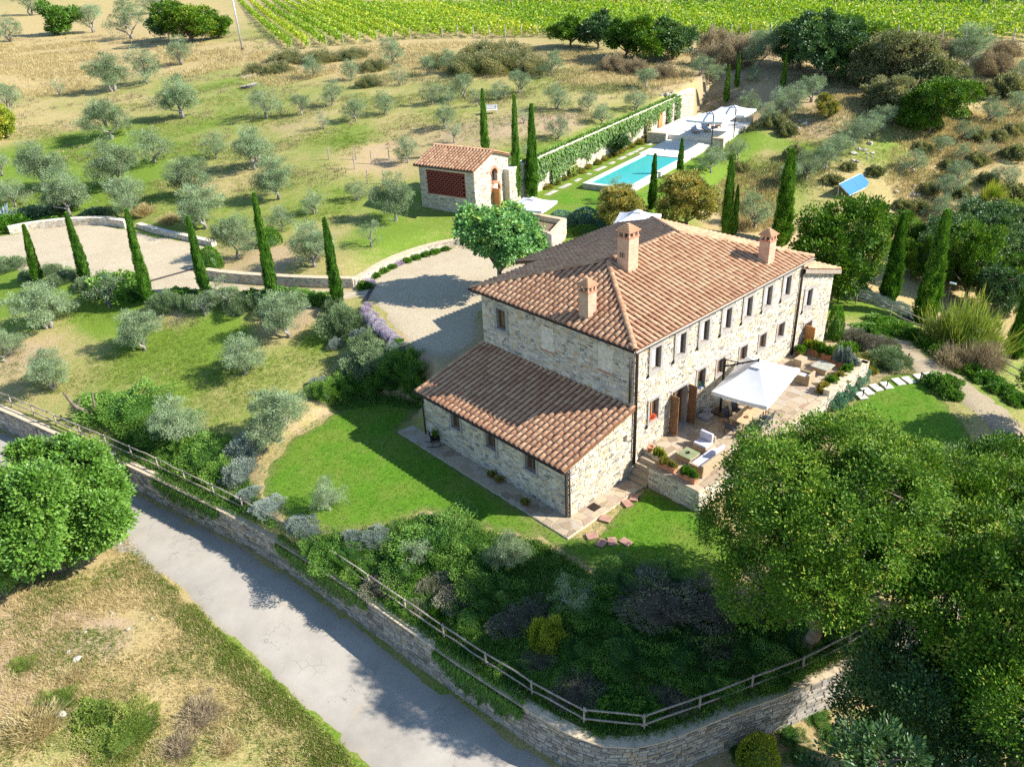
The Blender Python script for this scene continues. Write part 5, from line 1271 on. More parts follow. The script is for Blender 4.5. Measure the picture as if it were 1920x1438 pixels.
canopy(um3, (c[0], c[1]), 1.6, 1.6, rad(30), 4.1, 4.8); m = MB(); m.tube([(c[0], c[1], .5), (c[0], c[1], 4.8)], .05, 6); m.build('post', M_METAL, um3); fixroot(um3)
# ------------------------------------------------------------------ garden furniture
M_WICK = m_plain('wicker', (0.40, 0.30, 0.18), .8, nscale=30, amt=.35, bump=.6)
M_CUSH = m_plain('lilac_cushion', (0.52, 0.50, 0.56), .9, nscale=4, amt=.06)
M_TEAK = m_plain('pale_teak', (0.52, 0.37, 0.21), .7, nscale=5, amt=.18)
M_MESHC = m_plain('dark_sling', (0.045, 0.05, 0.065), .7)
M_GREENT = m_plain('moss_green_top', (0.22, 0.25, 0.13), .35, nscale=3)
def soft(o): bevel(o, .045, 3); return o
so_f = thing('sofa', 'wicker two seat sofa with lilac cushions on the terrace edge', 'sofa', (2.0, -3.3, TZ))
m = MB(); m.b2(.9, 3.15, -3.72, -2.85, TZ+.02, TZ+.32); bevel(m.build('base', M_WICK, so_f), .02)
m = MB(); m.b2(.9, 3.15, -3.74, -3.56, TZ+.322, TZ+.72); bevel(m.build('backrest', M_WICK, so_f), .02)
m = MB(); m.b2(.9, 1.06, -3.55, -2.86, TZ+.322, TZ+.58); bevel(m.build('armrest', M_WICK, so_f), .02)
for k in range(2): m = MB(); m.b2(1.09+k*1.02, 2.08+k*1.02, -3.54, -2.84, TZ+.325, TZ+.46); soft(m.build('seat_cushion', M_CUSH, so_f))
m = MB(); m.box((2.65, -3.45, TZ+.66), (.85, .16, .42)); soft(m.build('back_cushion', M_CUSH, so_f))
fixroot(so_f)
ac = thing('armchair', 'wicker lounge chair with lilac cushions facing the coffee table', 'armchair', (3.2, -2.2, TZ))
m = MB(); m.b2(2.75, 3.65, -2.62, -1.8, TZ+.02, TZ+.3); bevel(m.build('base', M_WICK, ac), .02)
m = MB(); m.b2(3.5, 3.66, -2.62, -1.8, TZ+.302, TZ+.7); bevel(m.build('backrest', M_WICK, ac), .02)
m = MB(); m.b2(2.77, 3.47, -2.6, -1.82, TZ+.305, TZ+.44); soft(m.build('seat_cushion', M_CUSH, ac)); m = MB(); m.box((3.4, -2.2, TZ+.68), (.18, .74, .46)); soft(m.build('back_cushion', M_CUSH, ac)); fixroot(ac)
ct = thing('coffee_table', 'square wicker coffee table with a green top', 'table', (1.83, -2.22, TZ))
m = MB(); m.b2(1.42, 2.24, -2.62, -1.82, TZ+.02, TZ+.36); bevel(m.build('base', M_WICK, ct), .015); m = MB(); m.b2(1.4, 2.26, -2.64, -1.8, TZ+.362, TZ+.39); bevel(m.build('table_top', M_GREENT, ct), .006); fixroot(ct)
m = MB(); m.lathe((1.83, -2.2, TZ+.391), [(0, 0), (.09, 0), (.1, .05), (.07, .05), (.06, .02), (0, .02)], 12); tag(m.build('ashtray', M_BLACK, None, True), 'small dark bowl on the green coffee table', 'bowl')
dt = thing('dining_table', 'long pale teak dining table under the parasol', 'table', (6.58, -2.58, TZ))
for k in range(5): m = MB(); m.b2(5.5, 7.66, -3.06+.192*k, -2.876+.192*k, .31, .35, .3+.1*k); m.build('plank', M_TEAK, dt)
for a in (5.6, 7.56):
    for b in (-2.97, -2.19): m = MB(); m.b2(a-.04, a+.04, b-.04, b+.04, TZ+.01, .31); m.build('leg', M_TEAK, dt)
fixroot(dt)
for i, (x, y) in enumerate([(6.2, -2.75), (7.15, -2.4)]):
    m = MB(); m.lathe((x, y, .352), [(0, 0), (.10, 0), (.12, .035), (.08, .035), (.05, .012), (0, .012)], 12); tag(m.build('bowl', M_WOOD, None, True), 'dark brown bowl on the dining table, '+['nearer the end chair', 'towards the far end'][i], 'bowl', 'bowls on the dining table')
def chair():
    t = thing('garden_chair', '', 'chair', (0, 0, 0))
    m = MB(); m.b2(-.25, .25, -.24, .22, .42, .45); m.build('seat', M_MESHC, t)
    m = MB(); m.add([(-.25, .22, .44), (.25, .22, .44), (.25, .34, .92), (-.25, .34, .92), (-.25, .245, .44), (.25, .245, .44), (.25, .365, .92), (-.25, .365, .92)], [(0, 1, 2, 3), (7, 6, 5, 4), (0, 4, 5, 1), (3, 2, 6, 7), (0, 3, 7, 4), (1, 5, 6, 2)]); m.build('backrest', M_MESHC, t)
    for sx in (-.26, .26):
        for sy in (-.23, .25): m = MB(); m.tube([(sx, sy, 0), (sx, sy*.95, .45 if sy > 0 else .66)], .015, 5); m.build('leg', M_BLACK, t)
        m = MB(); m.tube([(sx, -.24, .66), (sx, .28, .66)], .018, 5); m.build('armrest', M_BLACK, t)
    return t
ch0 = chair()
for i, (x, y, r, lb) in enumerate([(5.15, -2.55, math.pi/2, 'at the near end of the table'), (6.1, -1.85, 0, 'on the house side, nearer the sofa'), (6.95, -1.8, 0, 'on the house side, farther from the sofa'), (5.95, -3.32, math.pi, 'on the lawn side, first from the sofa'), (6.6, -3.35, math.pi, 'on the lawn side, in the middle'), (7.25, -3.32, math.pi, 'on the lawn side, last from the sofa'), (8.05, -2.6, -math.pi/2, 'at the far end of the table')]):
    c = ch0 if i == 0 else copy_tree(ch0); c.location = (x, y, TZ+.015); c.rotation_euler = (0, 0, r); tag(c, 'dark mesh garden chair '+lb, 'chair', 'chairs round the dining table')
for i, (x, y, h, lb) in enumerate([(5.75, -.55, .18, 'flat grey floor cushion by the wall under the parasol'), (6.15, -.35, .3, 'second grey cushion leaning behind the floor cushion')]):
    m = MB(); m.box((x, y, TZ+.03+h/2), (.72-.2*i, .62-.3*i, h)); tag(soft(m.build('floor_cushion', m_plain('grey_cushion', (.36, .33, .32), .9))), lb, 'cushion')
# wicker set at the far end of the terrace
def wick_arm(c, rz, lb):
    t = thing('armchair', lb, 'armchair', (c[0], c[1], TZ), rz, 'wicker chairs at the far end of the terrace')
    for nm, b in (('base', (-.42, .42, -.42, .42, .02, .3)), ('backrest', (-.42, .42, .28, .42, .302, .68)), ('armrest', (-.42, -.3, -.4, .278, .302, .55)), ('armrest', (.3, .42, -.4, .278, .302, .55))): m = MB(); m.b2(*b); bevel(m.build(nm, M_WICK, t), .015)
    m = MB(); m.b2(-.29, .29, -.4, .27, .305, .43); soft(m.build('seat_cushion', m_plain('white_cushion', (.62, .62, .64), .9), t))
q = onz(1508, 716, TZ); wick_arm(q, rad(185), 'wicker armchair with a white cushion right of the parasol')
q = onz(1541, 697, TZ); t = thing('stone_table', 'square stone topped low table near the terrace planters', 'table', (q[0], q[1], TZ)); m = MB(); m.box((0, 0, .2), (.8, .8, .36)); bevel(m.build('base', M_WICK, t), .015); m = MB(); m.box((0, 0, .41), (1.05, 1.05, .06)); bevel(m.build('table_top', m_plain('grey_green_stone', (.34, .33, .26), .7), t), .01)
q = onz(1500, 683, TZ); m = MB(); m.box((q[0], q[1], TZ+.22), (.7, .5, .44)); tag(bevel(m.build('stone_block', M_FLAG), .03) and bpy.context.scene.objects[-1] if False else m.build('stone_bench', M_FLAG), 'rough stone bench block beside the extension door', 'bench')
# pots and planters
def planter(name, lb, loc, dims, rz, material, veg, hv, grp=None):
    t = thing(name, lb, 'planter', loc, rz, grp); a, b, c = dims; m = MB()
    w = .035
    for bb in ((-a/2, a/2, -b/2, -b/2+w, 0, c), (-a/2, a/2, b/2-w, b/2, 0, c), (-a/2, -a/2+w, -b/2+w, b/2-w, 0, c), (a/2-w, a/2, -b/2+w, b/2-w, 0, c)): m.b2(*bb)
    m.b2(-a/2+w, a/2-w, -b/2+w, b/2-w, 0, c-.05); m.build('box', material, t)
    m = MB(); z = c-.045
    for bb in ((-a/2-.02, a/2+.02, -b/2-.02, -b/2, c-.06, c+.01), (-a/2-.02, a/2+.02, b/2, b/2+.02, c-.06, c+.01)): m.b2(*bb)
    m.build('lip', material, t)
    n = max(1, int(a/.35))
    for k in range(n):
        o = put(MOUND_L[k % 3], 'plant', (-a/2+a*(k+.5)/n, 0, c-.06), (a/n*.62, b*.62, hv*rngP.uniform(.8, 1.2)), k*1.3, veg); o.parent = t
    return t
def pot(lb, loc, r, h, veg, hv, grp=None, material=M_TERRA):
    t = thing('flower_pot', lb, 'flower pot', loc, 0, grp); m = MB(); m.lathe((0, 0, 0), [(0, 0), (r*.68, 0), (r*.95, h*.85), (r*1.08, h*.86), (r*1.08, h), (r*.9, h), (r*.85, h*.8), (0, h*.8)], 14); m.build('pot', material, t, True)
    if veg: o = put(MOUND_L[1], 'plant', (0, 0, h*.75), (r*1.25, r*1.25, hv), 1.0, veg); o.parent = t
    return t
def pz(u, v, z=TZ): q = onz(u, v, z); return (q[0], q[1], z)
pot('small red terracotta pot on the top step by the house corner', pz(1219, 846, TZ+.02), .17, .3, None, 0)
planter('planter', 'long stone planter with yellow green plants behind the top step', pz(1236, 862, TZ+.07), (.7, .32, .3), rad(85), M_COPE, ML_YEL, .4, 'planters on the terrace edge')
planter('planter', 'terracotta trough with pink flowering plants on the terrace edge, nearest the steps', pz(1252, 879, TZ+.07), (.95, .34, .34), rad(90), M_TERRA, ML_AUT, .32, 'planters on the terrace edge')
planter('planter', 'terracotta trough with a leafy green plant beside the sofa arm', pz(1291, 899, TZ+.07), (.9, .34, .34), rad(90), M_TERRA, ML_HEDGE, .42, 'planters on the terrace edge')
pot('terracotta pot with a green plant by the door of the extension', pz(1500, 668, TZ), .28, .4, ML_HEDGE, .4, 'pots by the extension')
pot('dark iron pot against the extension wall right of the door', pz(1532, 655, -.9), .3, .45, None, 0, 'pots by the extension', M_METAL)
for i, (u, v, lb, vg) in enumerate([(1519, 663, 'small terracotta planter with yellow flowers left of the white flowered one', ML_YEL), (1545, 672, 'terracotta planter with pale foliage at the end of the terrace', ML_HEDGE), (1576, 689, 'terracotta planter under the tall white flowering bush', ML_SANT)]):
    planter('planter', lb, pz(u, v, TZ), (1.0, .42, .42), rad(95), M_TERRA, vg, .55+.3*(i == 2), 'planters at the end of the terrace')
low_wall('short pale wall with a stone cap closing the right corner of the terrace', [(17.05, -4.3), (17.05, -.6)], None, .35, .8, 15, M_COPE, ztop=[TZ+.35]*2)
low_wall('short pale wall end behind the green hedge on the terrace edge', [(12.2, -4.3), (17.0, -4.3)], None, .35, .8, 15, M_COPE, ztop=[TZ+.35]*2)
# flowers on the kitchen sill
t = thing('flower_box', 'red geraniums in the ground floor window beside the terrace door', 'flowers', (1.75, -.02, 1.045)); m = MB(); m.b2(-.28, .28, .0, .16, 0, .12); m.build('box', M_TERRA, t); o = put(MOUND_L[0], 'blossom', (0, .07, .1), (.3, .1, .2), 0, ML_RED); o.parent = t
t = thing('flower_box', 'blue pot plant on the window sill right of the wooden door', 'flowers', (5.82, -.02, 1.25)); m = MB(); m.b2(-.14, .14, .0, .15, 0, .14); m.build('box', m_plain('blue_glaze', (.05, .14, .35), .4), t); o = put(MOUND_L[0], 'plant', (0, .07, .12), (.2, .1, .22), 0, ML_TEAL); o.parent = t
# rocking chair by the wing wall
q = onz(817, 833, -1.5); t = thing('rocking_chair', 'black metal rocking chair standing by the shaded wing wall', 'chair', (q[0], q[1], -1.5), rad(60))
m = MB(); m.b2(-.27, .27, -.25, .25, .42, .46); m.build('seat', M_BLACK, t)
for sx in (-.27, .27):
    m = MB(); m.tube([(sx, -.5, .1), (sx, -.2, .02), (sx, .2, .02), (sx, .55, .12)], .02, 5); m.build('rocker', M_BLACK, t)
    for sy in (-.23, .23): m = MB(); m.tube([(sx, sy, .03), (sx, sy, .66)], .018, 5); m.build('leg', M_BLACK, t)
    m = MB(); m.tube([(sx, -.27, .66), (sx, .27, .66)], .02, 5); m.build('armrest', M_BLACK, t)
    m = MB(); m.tube([(sx, .23, .44), (sx*.9, .38, 1.15)], .02, 5); m.build('backrest_post', M_BLACK, t)
m = MB(); m.add([(-.24, .25, .5), (.24, .25, .5), (.22, .36, 1.1), (-.22, .36, 1.1)], [(0, 1, 2, 3)]); m.tube([(-.25, .385, 1.15), (.25, .385, 1.15)], .02, 5); m.build('backrest', m_plain('pale_webbing', (.45, .43, .38), .9), t)
pot('small potted succulent standing on the rocking chair', (q[0], q[1], -1.04), .12, .14, ML_HEDGE, .35)
for i, (u, v) in enumerate([(922, 893), (936, 903), (985, 945)]):
    q = onz(u, v, -1.5); pot('low terracotta dish of reddish plants on the wing path, '+['left one of the pair', 'right one of the pair', 'alone by the last window'][i], (q[0], q[1], -1.515), .2, .16, ML_AUT, .2, 'dishes of plants along the wing path')
# ------------------------------------------------------------------ court planter, bench, pole, solar collectors, loungers
plw = thing('raised_bed', 'raised stone planting bed with beige cap beside the court', 'raised bed', (18, 24, 1.2))
A = [Vector(onz(u, v, 2.75)) for u, v in [(990, 397), (1062, 410), (1034, 441), (998, 426)]]; B_ = [Vector((a.x, a.y, 0)) for a in A]; inn = [sum(B_, Vector())/4+(b-sum(B_, Vector())/4)*.74 for b in B_]
m = MB()
for i in range(4):
    a, b, c, d = B_[i], B_[(i+1) % 4], inn[(i+1) % 4], inn[i]; m.prism([(v.x, v.y) for v in (a, b, c, d)][::-1], .6, 2.7)
m.build('wall_core', M_MORTAR, plw)
st = []
for a, b in ((B_[3], B_[2]), (B_[2], B_[1]), (B_[0], B_[3])):
    u = (b-a).normalized(); st += stones_for(a, u, Vector((u.y, -u.x, 0)), (b-a).length, 1.0, lambda s: 2.69, [], .9)
build_stones(st, plw, plw, M_WALL, 40)
for i in range(4):
    a, b, c, d = B_[i], B_[(i+1) % 4], inn[(i+1) % 4], inn[i]; m = MB(); m.prism([(v.x, v.y) for v in (a, b, c, d)][::-1], 2.703, 2.77); m.build('coping_stone', M_COPE, plw)
mid = (inn[0]+inn[3])/2; mid2 = (inn[1]+inn[2])/2
m = MB(); m.prism([(v.x, v.y) for v in inn][::-1], 1.2, 2.35); m.build('soil', m_plain('bed_soil', (.20, .14, .09), .95, nscale=3), plw); fixroot(plw)
p = ground_at(918, 214); t = thing('bench', 'white bench standing alone on the olive slope', 'bench', p, rad(-38))
for k in range(4): m = MB(); m.b2(-.95, .95, -.3+.15*k, -.17+.15*k, .42, .46); m.build('seat_slat', M_CANV, t)
for k in range(3): m = MB(); m.b2(-.95, .95, .3, .34, .55+.14*k, .66+.14*k); m.build('back_slat', M_CANV, t)
for sx in (-.85, .85):
    for sy in (-.25, .3): m = MB(); m.b2(sx-.04, sx+.04, sy-.04, sy+.04, -.1, .42 if sy < 0 else .95); m.build('leg', M_CANV, t)
p = ground_at(455, 97); t = thing('utility_pole', 'tall grey utility pole at the corner of the vineyard', 'pole', p)
k = px_per_m(p); m = MB(); m.tube([(0, 0, .55), (0, 0, 11)], [.16, .10], 10); m.build('shaft', m_plain('galvanised_steel', (.50, .50, .52), .5, .3), t, True); m = MB(); m.tube([(0, 0, -.3), (0, 0, .55)], [.18, .17], 10); m.build('base', M_METAL, t)
P1, P2 = ground_at(1592, 378), ground_at(1635, 342); zt = (P1.z+P2.z)/2+1.35
Q1, Q2 = Vector(onz(1570, 354, zt)), Vector(onz(1616, 317, zt)); P1.z = P2.z = (P1.z+P2.z)/2+.15
sp = thing('solar_collector', 'blue solar collector array tilted on the terraced slope', 'solar panel', (P1+P2)/2)
U = (P2-P1); V_ = ((Q1-P1)+(Q2-P2))/2; Nn = U.cross(V_).normalized(); Nn = Nn if Nn.z > 0 else -Nn
M_SOL = mat('solar_blue', lambda t: t.out((0.05, 0.20, 0.48), .25, None, .5)); M_ALU = m_plain('aluminium', (.55, .56, .58), .4, .6)
def quadbox(a, b, c, d, t0, t1, nm, mm):
    m = MB(); vs = [P1+U*x+V_*y+Nn*h for h in (t0, t1) for x, y in ((a, c), (b, c), (b, d), (a, d))]; m.add([tuple(v) for v in vs], [(3, 2, 1, 0), (4, 5, 6, 7), (0, 1, 5, 4), (1, 2, 6, 5), (2, 3, 7, 6), (3, 0, 4, 7)]); return m.build(nm, mm, sp)
for h in range(2):
    quadbox(.005+.5*h, .495+.5*h, 0, 1, -.08, 0, 'panel_frame', M_ALU)
    for k in range(8): quadbox(.01+.5*h+.0600*k, .01+.5*h+.0600*k+.052, .03, .97, .001, .03, 'collector_strip', M_SOL)
for x in (.02, .35, .65, .98):
    m = MB(); a = P1+U*x+V_*.95; m.tube([a-Nn*.08, (a.x, a.y, Z(a.x, a.y)-.2)], .04, 5); m.build('leg', M_ALU, sp)
fixroot(sp)
def lounger(u, v, rz, lb, mm):
    c = pool(u, v, 3.015); t = thing('sun_lounger', lb, 'sun lounger', c, rz, 'sun loungers on the pool terrace')
    m = MB(); m.b2(-.95, .5, -.33, .33, .24, .30); m.build('frame', M_WOOD, t); m = MB(); m.b2(-.93, .45, -.31, .31, .30, .38); soft(m.build('mattress', mm, t))
    m = MB(); m.add([(.45, -.31, .32), (.45, .31, .32), (.95, .31, .75), (.95, -.31, .75), (.42, -.31, .38), (.42, .31, .38), (.92, .31, .81), (.92, -.31, .81)], [(3, 2, 1, 0), (4, 5, 6, 7), (0, 1, 5, 4), (2, 3, 7, 6), (1, 2, 6, 5), (3, 0, 4, 7)]); m.build('backrest', mm, t)
    for a in (-.85, .4):
        for b in (-.28, .28): m = MB(); m.b2(a-.03, a+.03, b-.03, b+.03, 0, .24); m.build('leg', M_WOOD, t)
MG = m_plain('grey_canvas', (.42, .43, .45), .9); MBG = m_plain('beige_canvas', (.55, .43, .30), .9)
lounger(25.0, -5.2, PA+rad(40), 'grey sun lounger under the pool parasol, left one', MG); lounger(26.1, -6.0, PA+rad(40), 'grey sun lounger under the pool parasol, right one', MG)
lounger(28.3, -6.6, PA+rad(200), 'beige sun lounger beyond the parasol post', MBG); lounger(28.9, -5.3, PA+rad(200), 'beige sun lounger nearest the ivy wall side', MBG)
# ------------------------------------------------------------------ labels for look-alikes that stand in rows
def row_labels(pts, rowgap):
    """pts [(u, v)] -> text placing each one by row and order"""
    idx = sorted(range(len(pts)), key=lambda i: pts[i][1]); rows = []; 
    for i in idx:
        if rows and pts[i][1]-pts[rows[-1][0]][1] < rowgap: rows[-1].append(i)
        else: rows.append([i])
    out = [''] * len(pts)
    for r, row in enumerate(rows):
        row.sort(key=lambda i: pts[i][0])
        for j, i in enumerate(row):
            a = nth(j)+' from left' if len(row) > 1 else 'alone'
            out[i] = a+(', '+nth(r)+' row' if len(rows) > 1 else '')
    return out
# ------------------------------------------------------------------ cypresses
CY = [('slim dark cypress by the lavender, leftmost of the drive row', 52, 420, 72, 530, 21), ('slim cypress second from the left along the drive', 125, 398, 163, 527, 22), ('tall slim cypress third from the left along the drive', 242, 392, 278, 567, 23), ('slim cypress beside the round clipped bush on the drive', 352, 405, 385, 548, 22), ('tallest cypress of the drive row, fifth from the left', 478, 362, 512, 557, 24), ('last cypress of the drive row beside the gravel court', 607, 408, 635, 573, 24),
('cypress rising behind the roof of the outbuilding', 905, 166, 910, 288, 15), ('thin tall cypress touching the corner of the outbuilding', 966, 178, 969, 374, 18), ('stout cypress right of the outbuilding at the ivy wall', 999, 195, 998, 372, 23),
('cypress in front of the near pool rim', 1231, 288, 1222, 392, 17), ('cypress in front of the pool deck', 1280, 259, 1274, 335, 13), ('tall cypress rising behind the villa ridge', 1371, 291, 1362, 440, 21), ('short cypress growing against the taller one behind the ridge', 1384, 346, 1376, 440, 13), ('broad dark cypress behind the right hand chimney', 1485, 279, 1463, 462, 38), ('dark cypress at the wood edge, left one beyond the fence', 1697, 398, 1664, 572, 32), ('tallest dark cypress beyond the fence with the lamp post', 1777, 394, 1730, 612, 40), ('dark cypress cut by the right edge of the photo', 1925, 545, 1902, 672, 34),
('small cypress above the far pool parasols', 1369, 122, 1361, 192, 11), ('small cypress on the bank right of the pool wall end', 1388, 98, 1381, 164, 10), ('lone small cypress before the oak thicket', 1477, 100, 1467, 163, 10)]
for i, (lb, ut, vt, ub, vb, w) in enumerate(CY):
    p = ground_at(ub, vb); k = px_per_m(p); hs = np.linspace(1, 25, 480)
    pr = proj(np.stack([np.full(480, p.x), np.full(480, p.y), p.z+hs], 1)); h = float(hs[np.argmin(abs(pr[:, 1]-vt))])
    top = Vector(onz(ut, vt, p.z+h)); lean = (top-(p+Z_*h))*.55
    t = tree(CYPS[i % 4], 'cypress_tree', lb, 'cypress', (p.x, p.y, p.z-.05), (w/k*rngP.uniform(.86, 1.02), w/k*rngP.uniform(.86, 1.02), h/8.0), rngP.uniform(0, 6), 'cypresses')
    ax = Z_.rotation_difference((Z_*h+Vector((lean.x, lean.y, 0))).normalized()); t.rotation_mode = 'QUATERNION'; t.rotation_quaternion = ax @ Matrix.Rotation(rngP.uniform(0, 6), 3, 'Z').to_quaternion()
# ------------------------------------------------------------------ olives: u, v of the foot, crown width in px, kind (0 far 1 dense 2 thin)
OL = {'on the slope left of the pole': [(20,80,55,0),(175,62,62,0),(247,74,76,0),(340,122,60,0),(213,172,80,0),(278,158,72,0),(112,180,36,2),(20,210,62,0),(287,200,22,2),(60,30,50,0),(290,30,55,0)],
'in the grove above the court': [(343,222,80,1),(207,262,92,0),(72,293,26,2),(167,298,20,2),(292,305,76,0),(407,297,50,0),(478,318,82,0),(85,360,92,0),(222,352,96,0),(360,372,90,0),(523,374,84,0),(30,388,55,0),(132,405,98,0),(243,404,82,0),(385,428,98,0),(590,402,48,0),(530,432,56,0),(447,482,86,1),(590,500,98,1),(5,330,50,0)],
'in the grove right of the pole': [(500,222,62,0),(567,216,44,0),(625,198,48,0),(607,243,36,2),(588,146,42,0),(737,123,54,0),(750,160,44,2),(803,142,40,0),(845,136,46,0),(723,214,50,0),(667,228,50,0),(810,197,46,0),(843,192,38,0),(870,186,52,0),(895,200,36,2),(835,242,50,0),(852,268,46,2),(764,306,54,0),(670,376,44,0),(743,414,90,1),(697,462,55,2),(660,150,40,0)],
'in the grove above the pool wall': [(937,188,42,0),(975,176,52,0),(1037,144,52,0),(1045,205,54,0),(1103,208,42,0),(1128,234,44,0),(1192,207,44,0),(1210,166,46,0),(1048,260,48,0),(982,232,32,2),(987,298,34,2)],
'on the terraces right of the pool': [(1313,142,46,0),(1336,160,42,0),(1411,153,32,0),(1400,224,54,0),(1440,234,48,0),(1467,217,54,0),(1490,207,54,0),(1520,192,60,0),(1510,336,58,0),(1545,320,62,0),(1572,292,58,0),(1600,274,58,0),(1627,260,58,0),(1655,244,54,0),(1413,430,74,0),(1380,300,46,0),(1332,324,54,0),(1157,378,50,2),(1340,305,40,0),(1480,350,55,0)],
'on the far right slope': [(1710,326,52,0),(1763,288,42,0),(1806,266,46,0),(1854,230,52,0),(1906,215,52,0),(1795,340,48,0),(1882,352,54,0),(1770,377,54,0),(1757,417,58,0),(1812,417,62,0),(1812,132,84,1),(1914,157,54,0),(1846,297,38,2),(1425,128,72,1),(1800,300,36,0)],
'in the front garden': [(92,615,112,0),(12,678,76,1),(271,656,92,1),(207,574,74,2),(385,592,54,2),(430,582,66,2),(541,632,102,1),(460,702,92,1),(102,728,92,0),(527,826,128,1),(335,838,104,0),(617,958,74,0),(957,1062,86,1),(783,1058,74,2),(1075,1150,95,2)]}
for zone, L in OL.items():
    lab = row_labels([(a, b) for a, b, _, _ in L], 28 if 'garden' not in zone else 60)
    for i, (u, v, w, kd) in enumerate(L):
        p = ground_at(u, v); k = px_per_m(p); s = w/k/3.9; near = w > 78 or kd == 1
        M = OLIVES_S[i % 3] if kd == 2 else OLIVES_D[i % 4] if near else OLIVES[i % 6]
        ad = 'thin half bare' if kd == 2 else 'dense' if kd == 1 else 'large silvery' if w > 80 else 'small silvery' if w < 45 else 'silvery'
        tree(M, 'olive_tree', ad+' olive '+zone+', '+lab[i], 'olive tree', (p.x, p.y, p.z-.03), (s, s, s*rngP.uniform(.85, 1.02)), rngP.uniform(0, 6.28), 'olive trees')
# ------------------------------------------------------------------ broadleaf trees
def lob(seed, n, R, zc, rr, zs=.95, er=(-.35, 1.0)):
    rng = np.random.default_rng(seed); out = [((0, 0, zc), (R*.55, R*.55, R*.55*zs))]
    for i in range(n):
        a = 2.4*i+rng.uniform(-.4, .4); e = rng.uniform(*er); r = R*rng.uniform(.5, .8)
        out.append(((r*math.cos(a)*math.cos(e), r*math.sin(a)*math.cos(e), zc+r*zs*math.sin(e)), (R*rr*rng.uniform(.8, 1.2),)*2+(R*rr*.82,)))
    return out
def broad(seed, nc, per, L, Wd, material, R=2.5, zc=2.6, n=10, rc=.5, br=.16, up=.25, **kw):
    lobes = lob(seed, n, R, zc, .40, .95, (-1.0, 1.0)); me, cen = crown_mesh('crown', material, seed, lobes, nc, per, rc, L, Wd, up=up, **kw)
    rng = np.random.default_rng(seed); tr = trunk_mesh('trunk', M_BARK, seed, br, [l[0] for l in lobes], 1, .35, twigs=cen[rng.choice(len(cen), min(30, len(cen)), False)]); return tr, me
BF = [broad(200+s, 150, 60, .30, .17, ML_OAK, lowcut=.9) for s in range(3)]
BD = [broad(210+s, 340, 66, .18, .105, ML_OAK, rc=.36, n=14, lowcut=.9) for s in range(3)]
def bt(u, v, w, h, var, name, lb, cat, group=None, cm=None, cosf=.92):
    p = ground_at(u, v); k = px_per_m(p); s = w/k/5.3
    return tree(var, name, lb, cat, (p.x, p.y, p.z-.05), (s, s, h/k/cosf/5.7), rngP.uniform(0, 6), group, cm)
G1 = 'oaks of the thicket below the vineyard'
TH = [(1070,88,75,62,'leftmost',ML_OAK),(1121,92,72,74,'with a visible thin trunk, second',ML_OAKD),(1175,110,84,78,'third',ML_OAK),(1218,118,84,90,'tallest leafy one, fourth',ML_OAK),(1262,112,86,82,'rightmost',ML_OAKD)]
for u, v, w, h, t, cm in TH: bt(u, v, w, h, BF[u % 3], 'oak_tree', 'green oak below the middle of the vineyard, '+t+(' of five' if 'third' not in t else ' of five from the left'), 'oak', G1, cm)
OKS = [(1497,130,100,92,ML_OAKD,'dark oak at the left of the big thicket'),(1545,150,118,122,ML_OAKD,'big dark oak in the middle of the thicket'),(1595,150,100,100,ML_OAK,'green oak right of the darkest crowns'),(1640,165,100,105,ML_THIN,'greyish half dry tree in the thicket'),(1690,172,100,95,ML_THIN,'brownish sparse tree at the right of the thicket'),(1725,190,80,80,ML_THIN,'bare looking tree over the shaded clearing'),(1742,250,112,105,ML_OAK,'big round green tree right of the shaded clearing'),(1690,225,70,60,ML_THIN,'small dry tree left of the round green tree')]
for u, v, w, h, cm, lb in OKS: bt(u, v, w*1.2, h*1.1, BD[u % 3] if w > 99 else BF[u % 3], 'oak_tree', lb, 'oak', 'trees of the right hand thicket', cm)
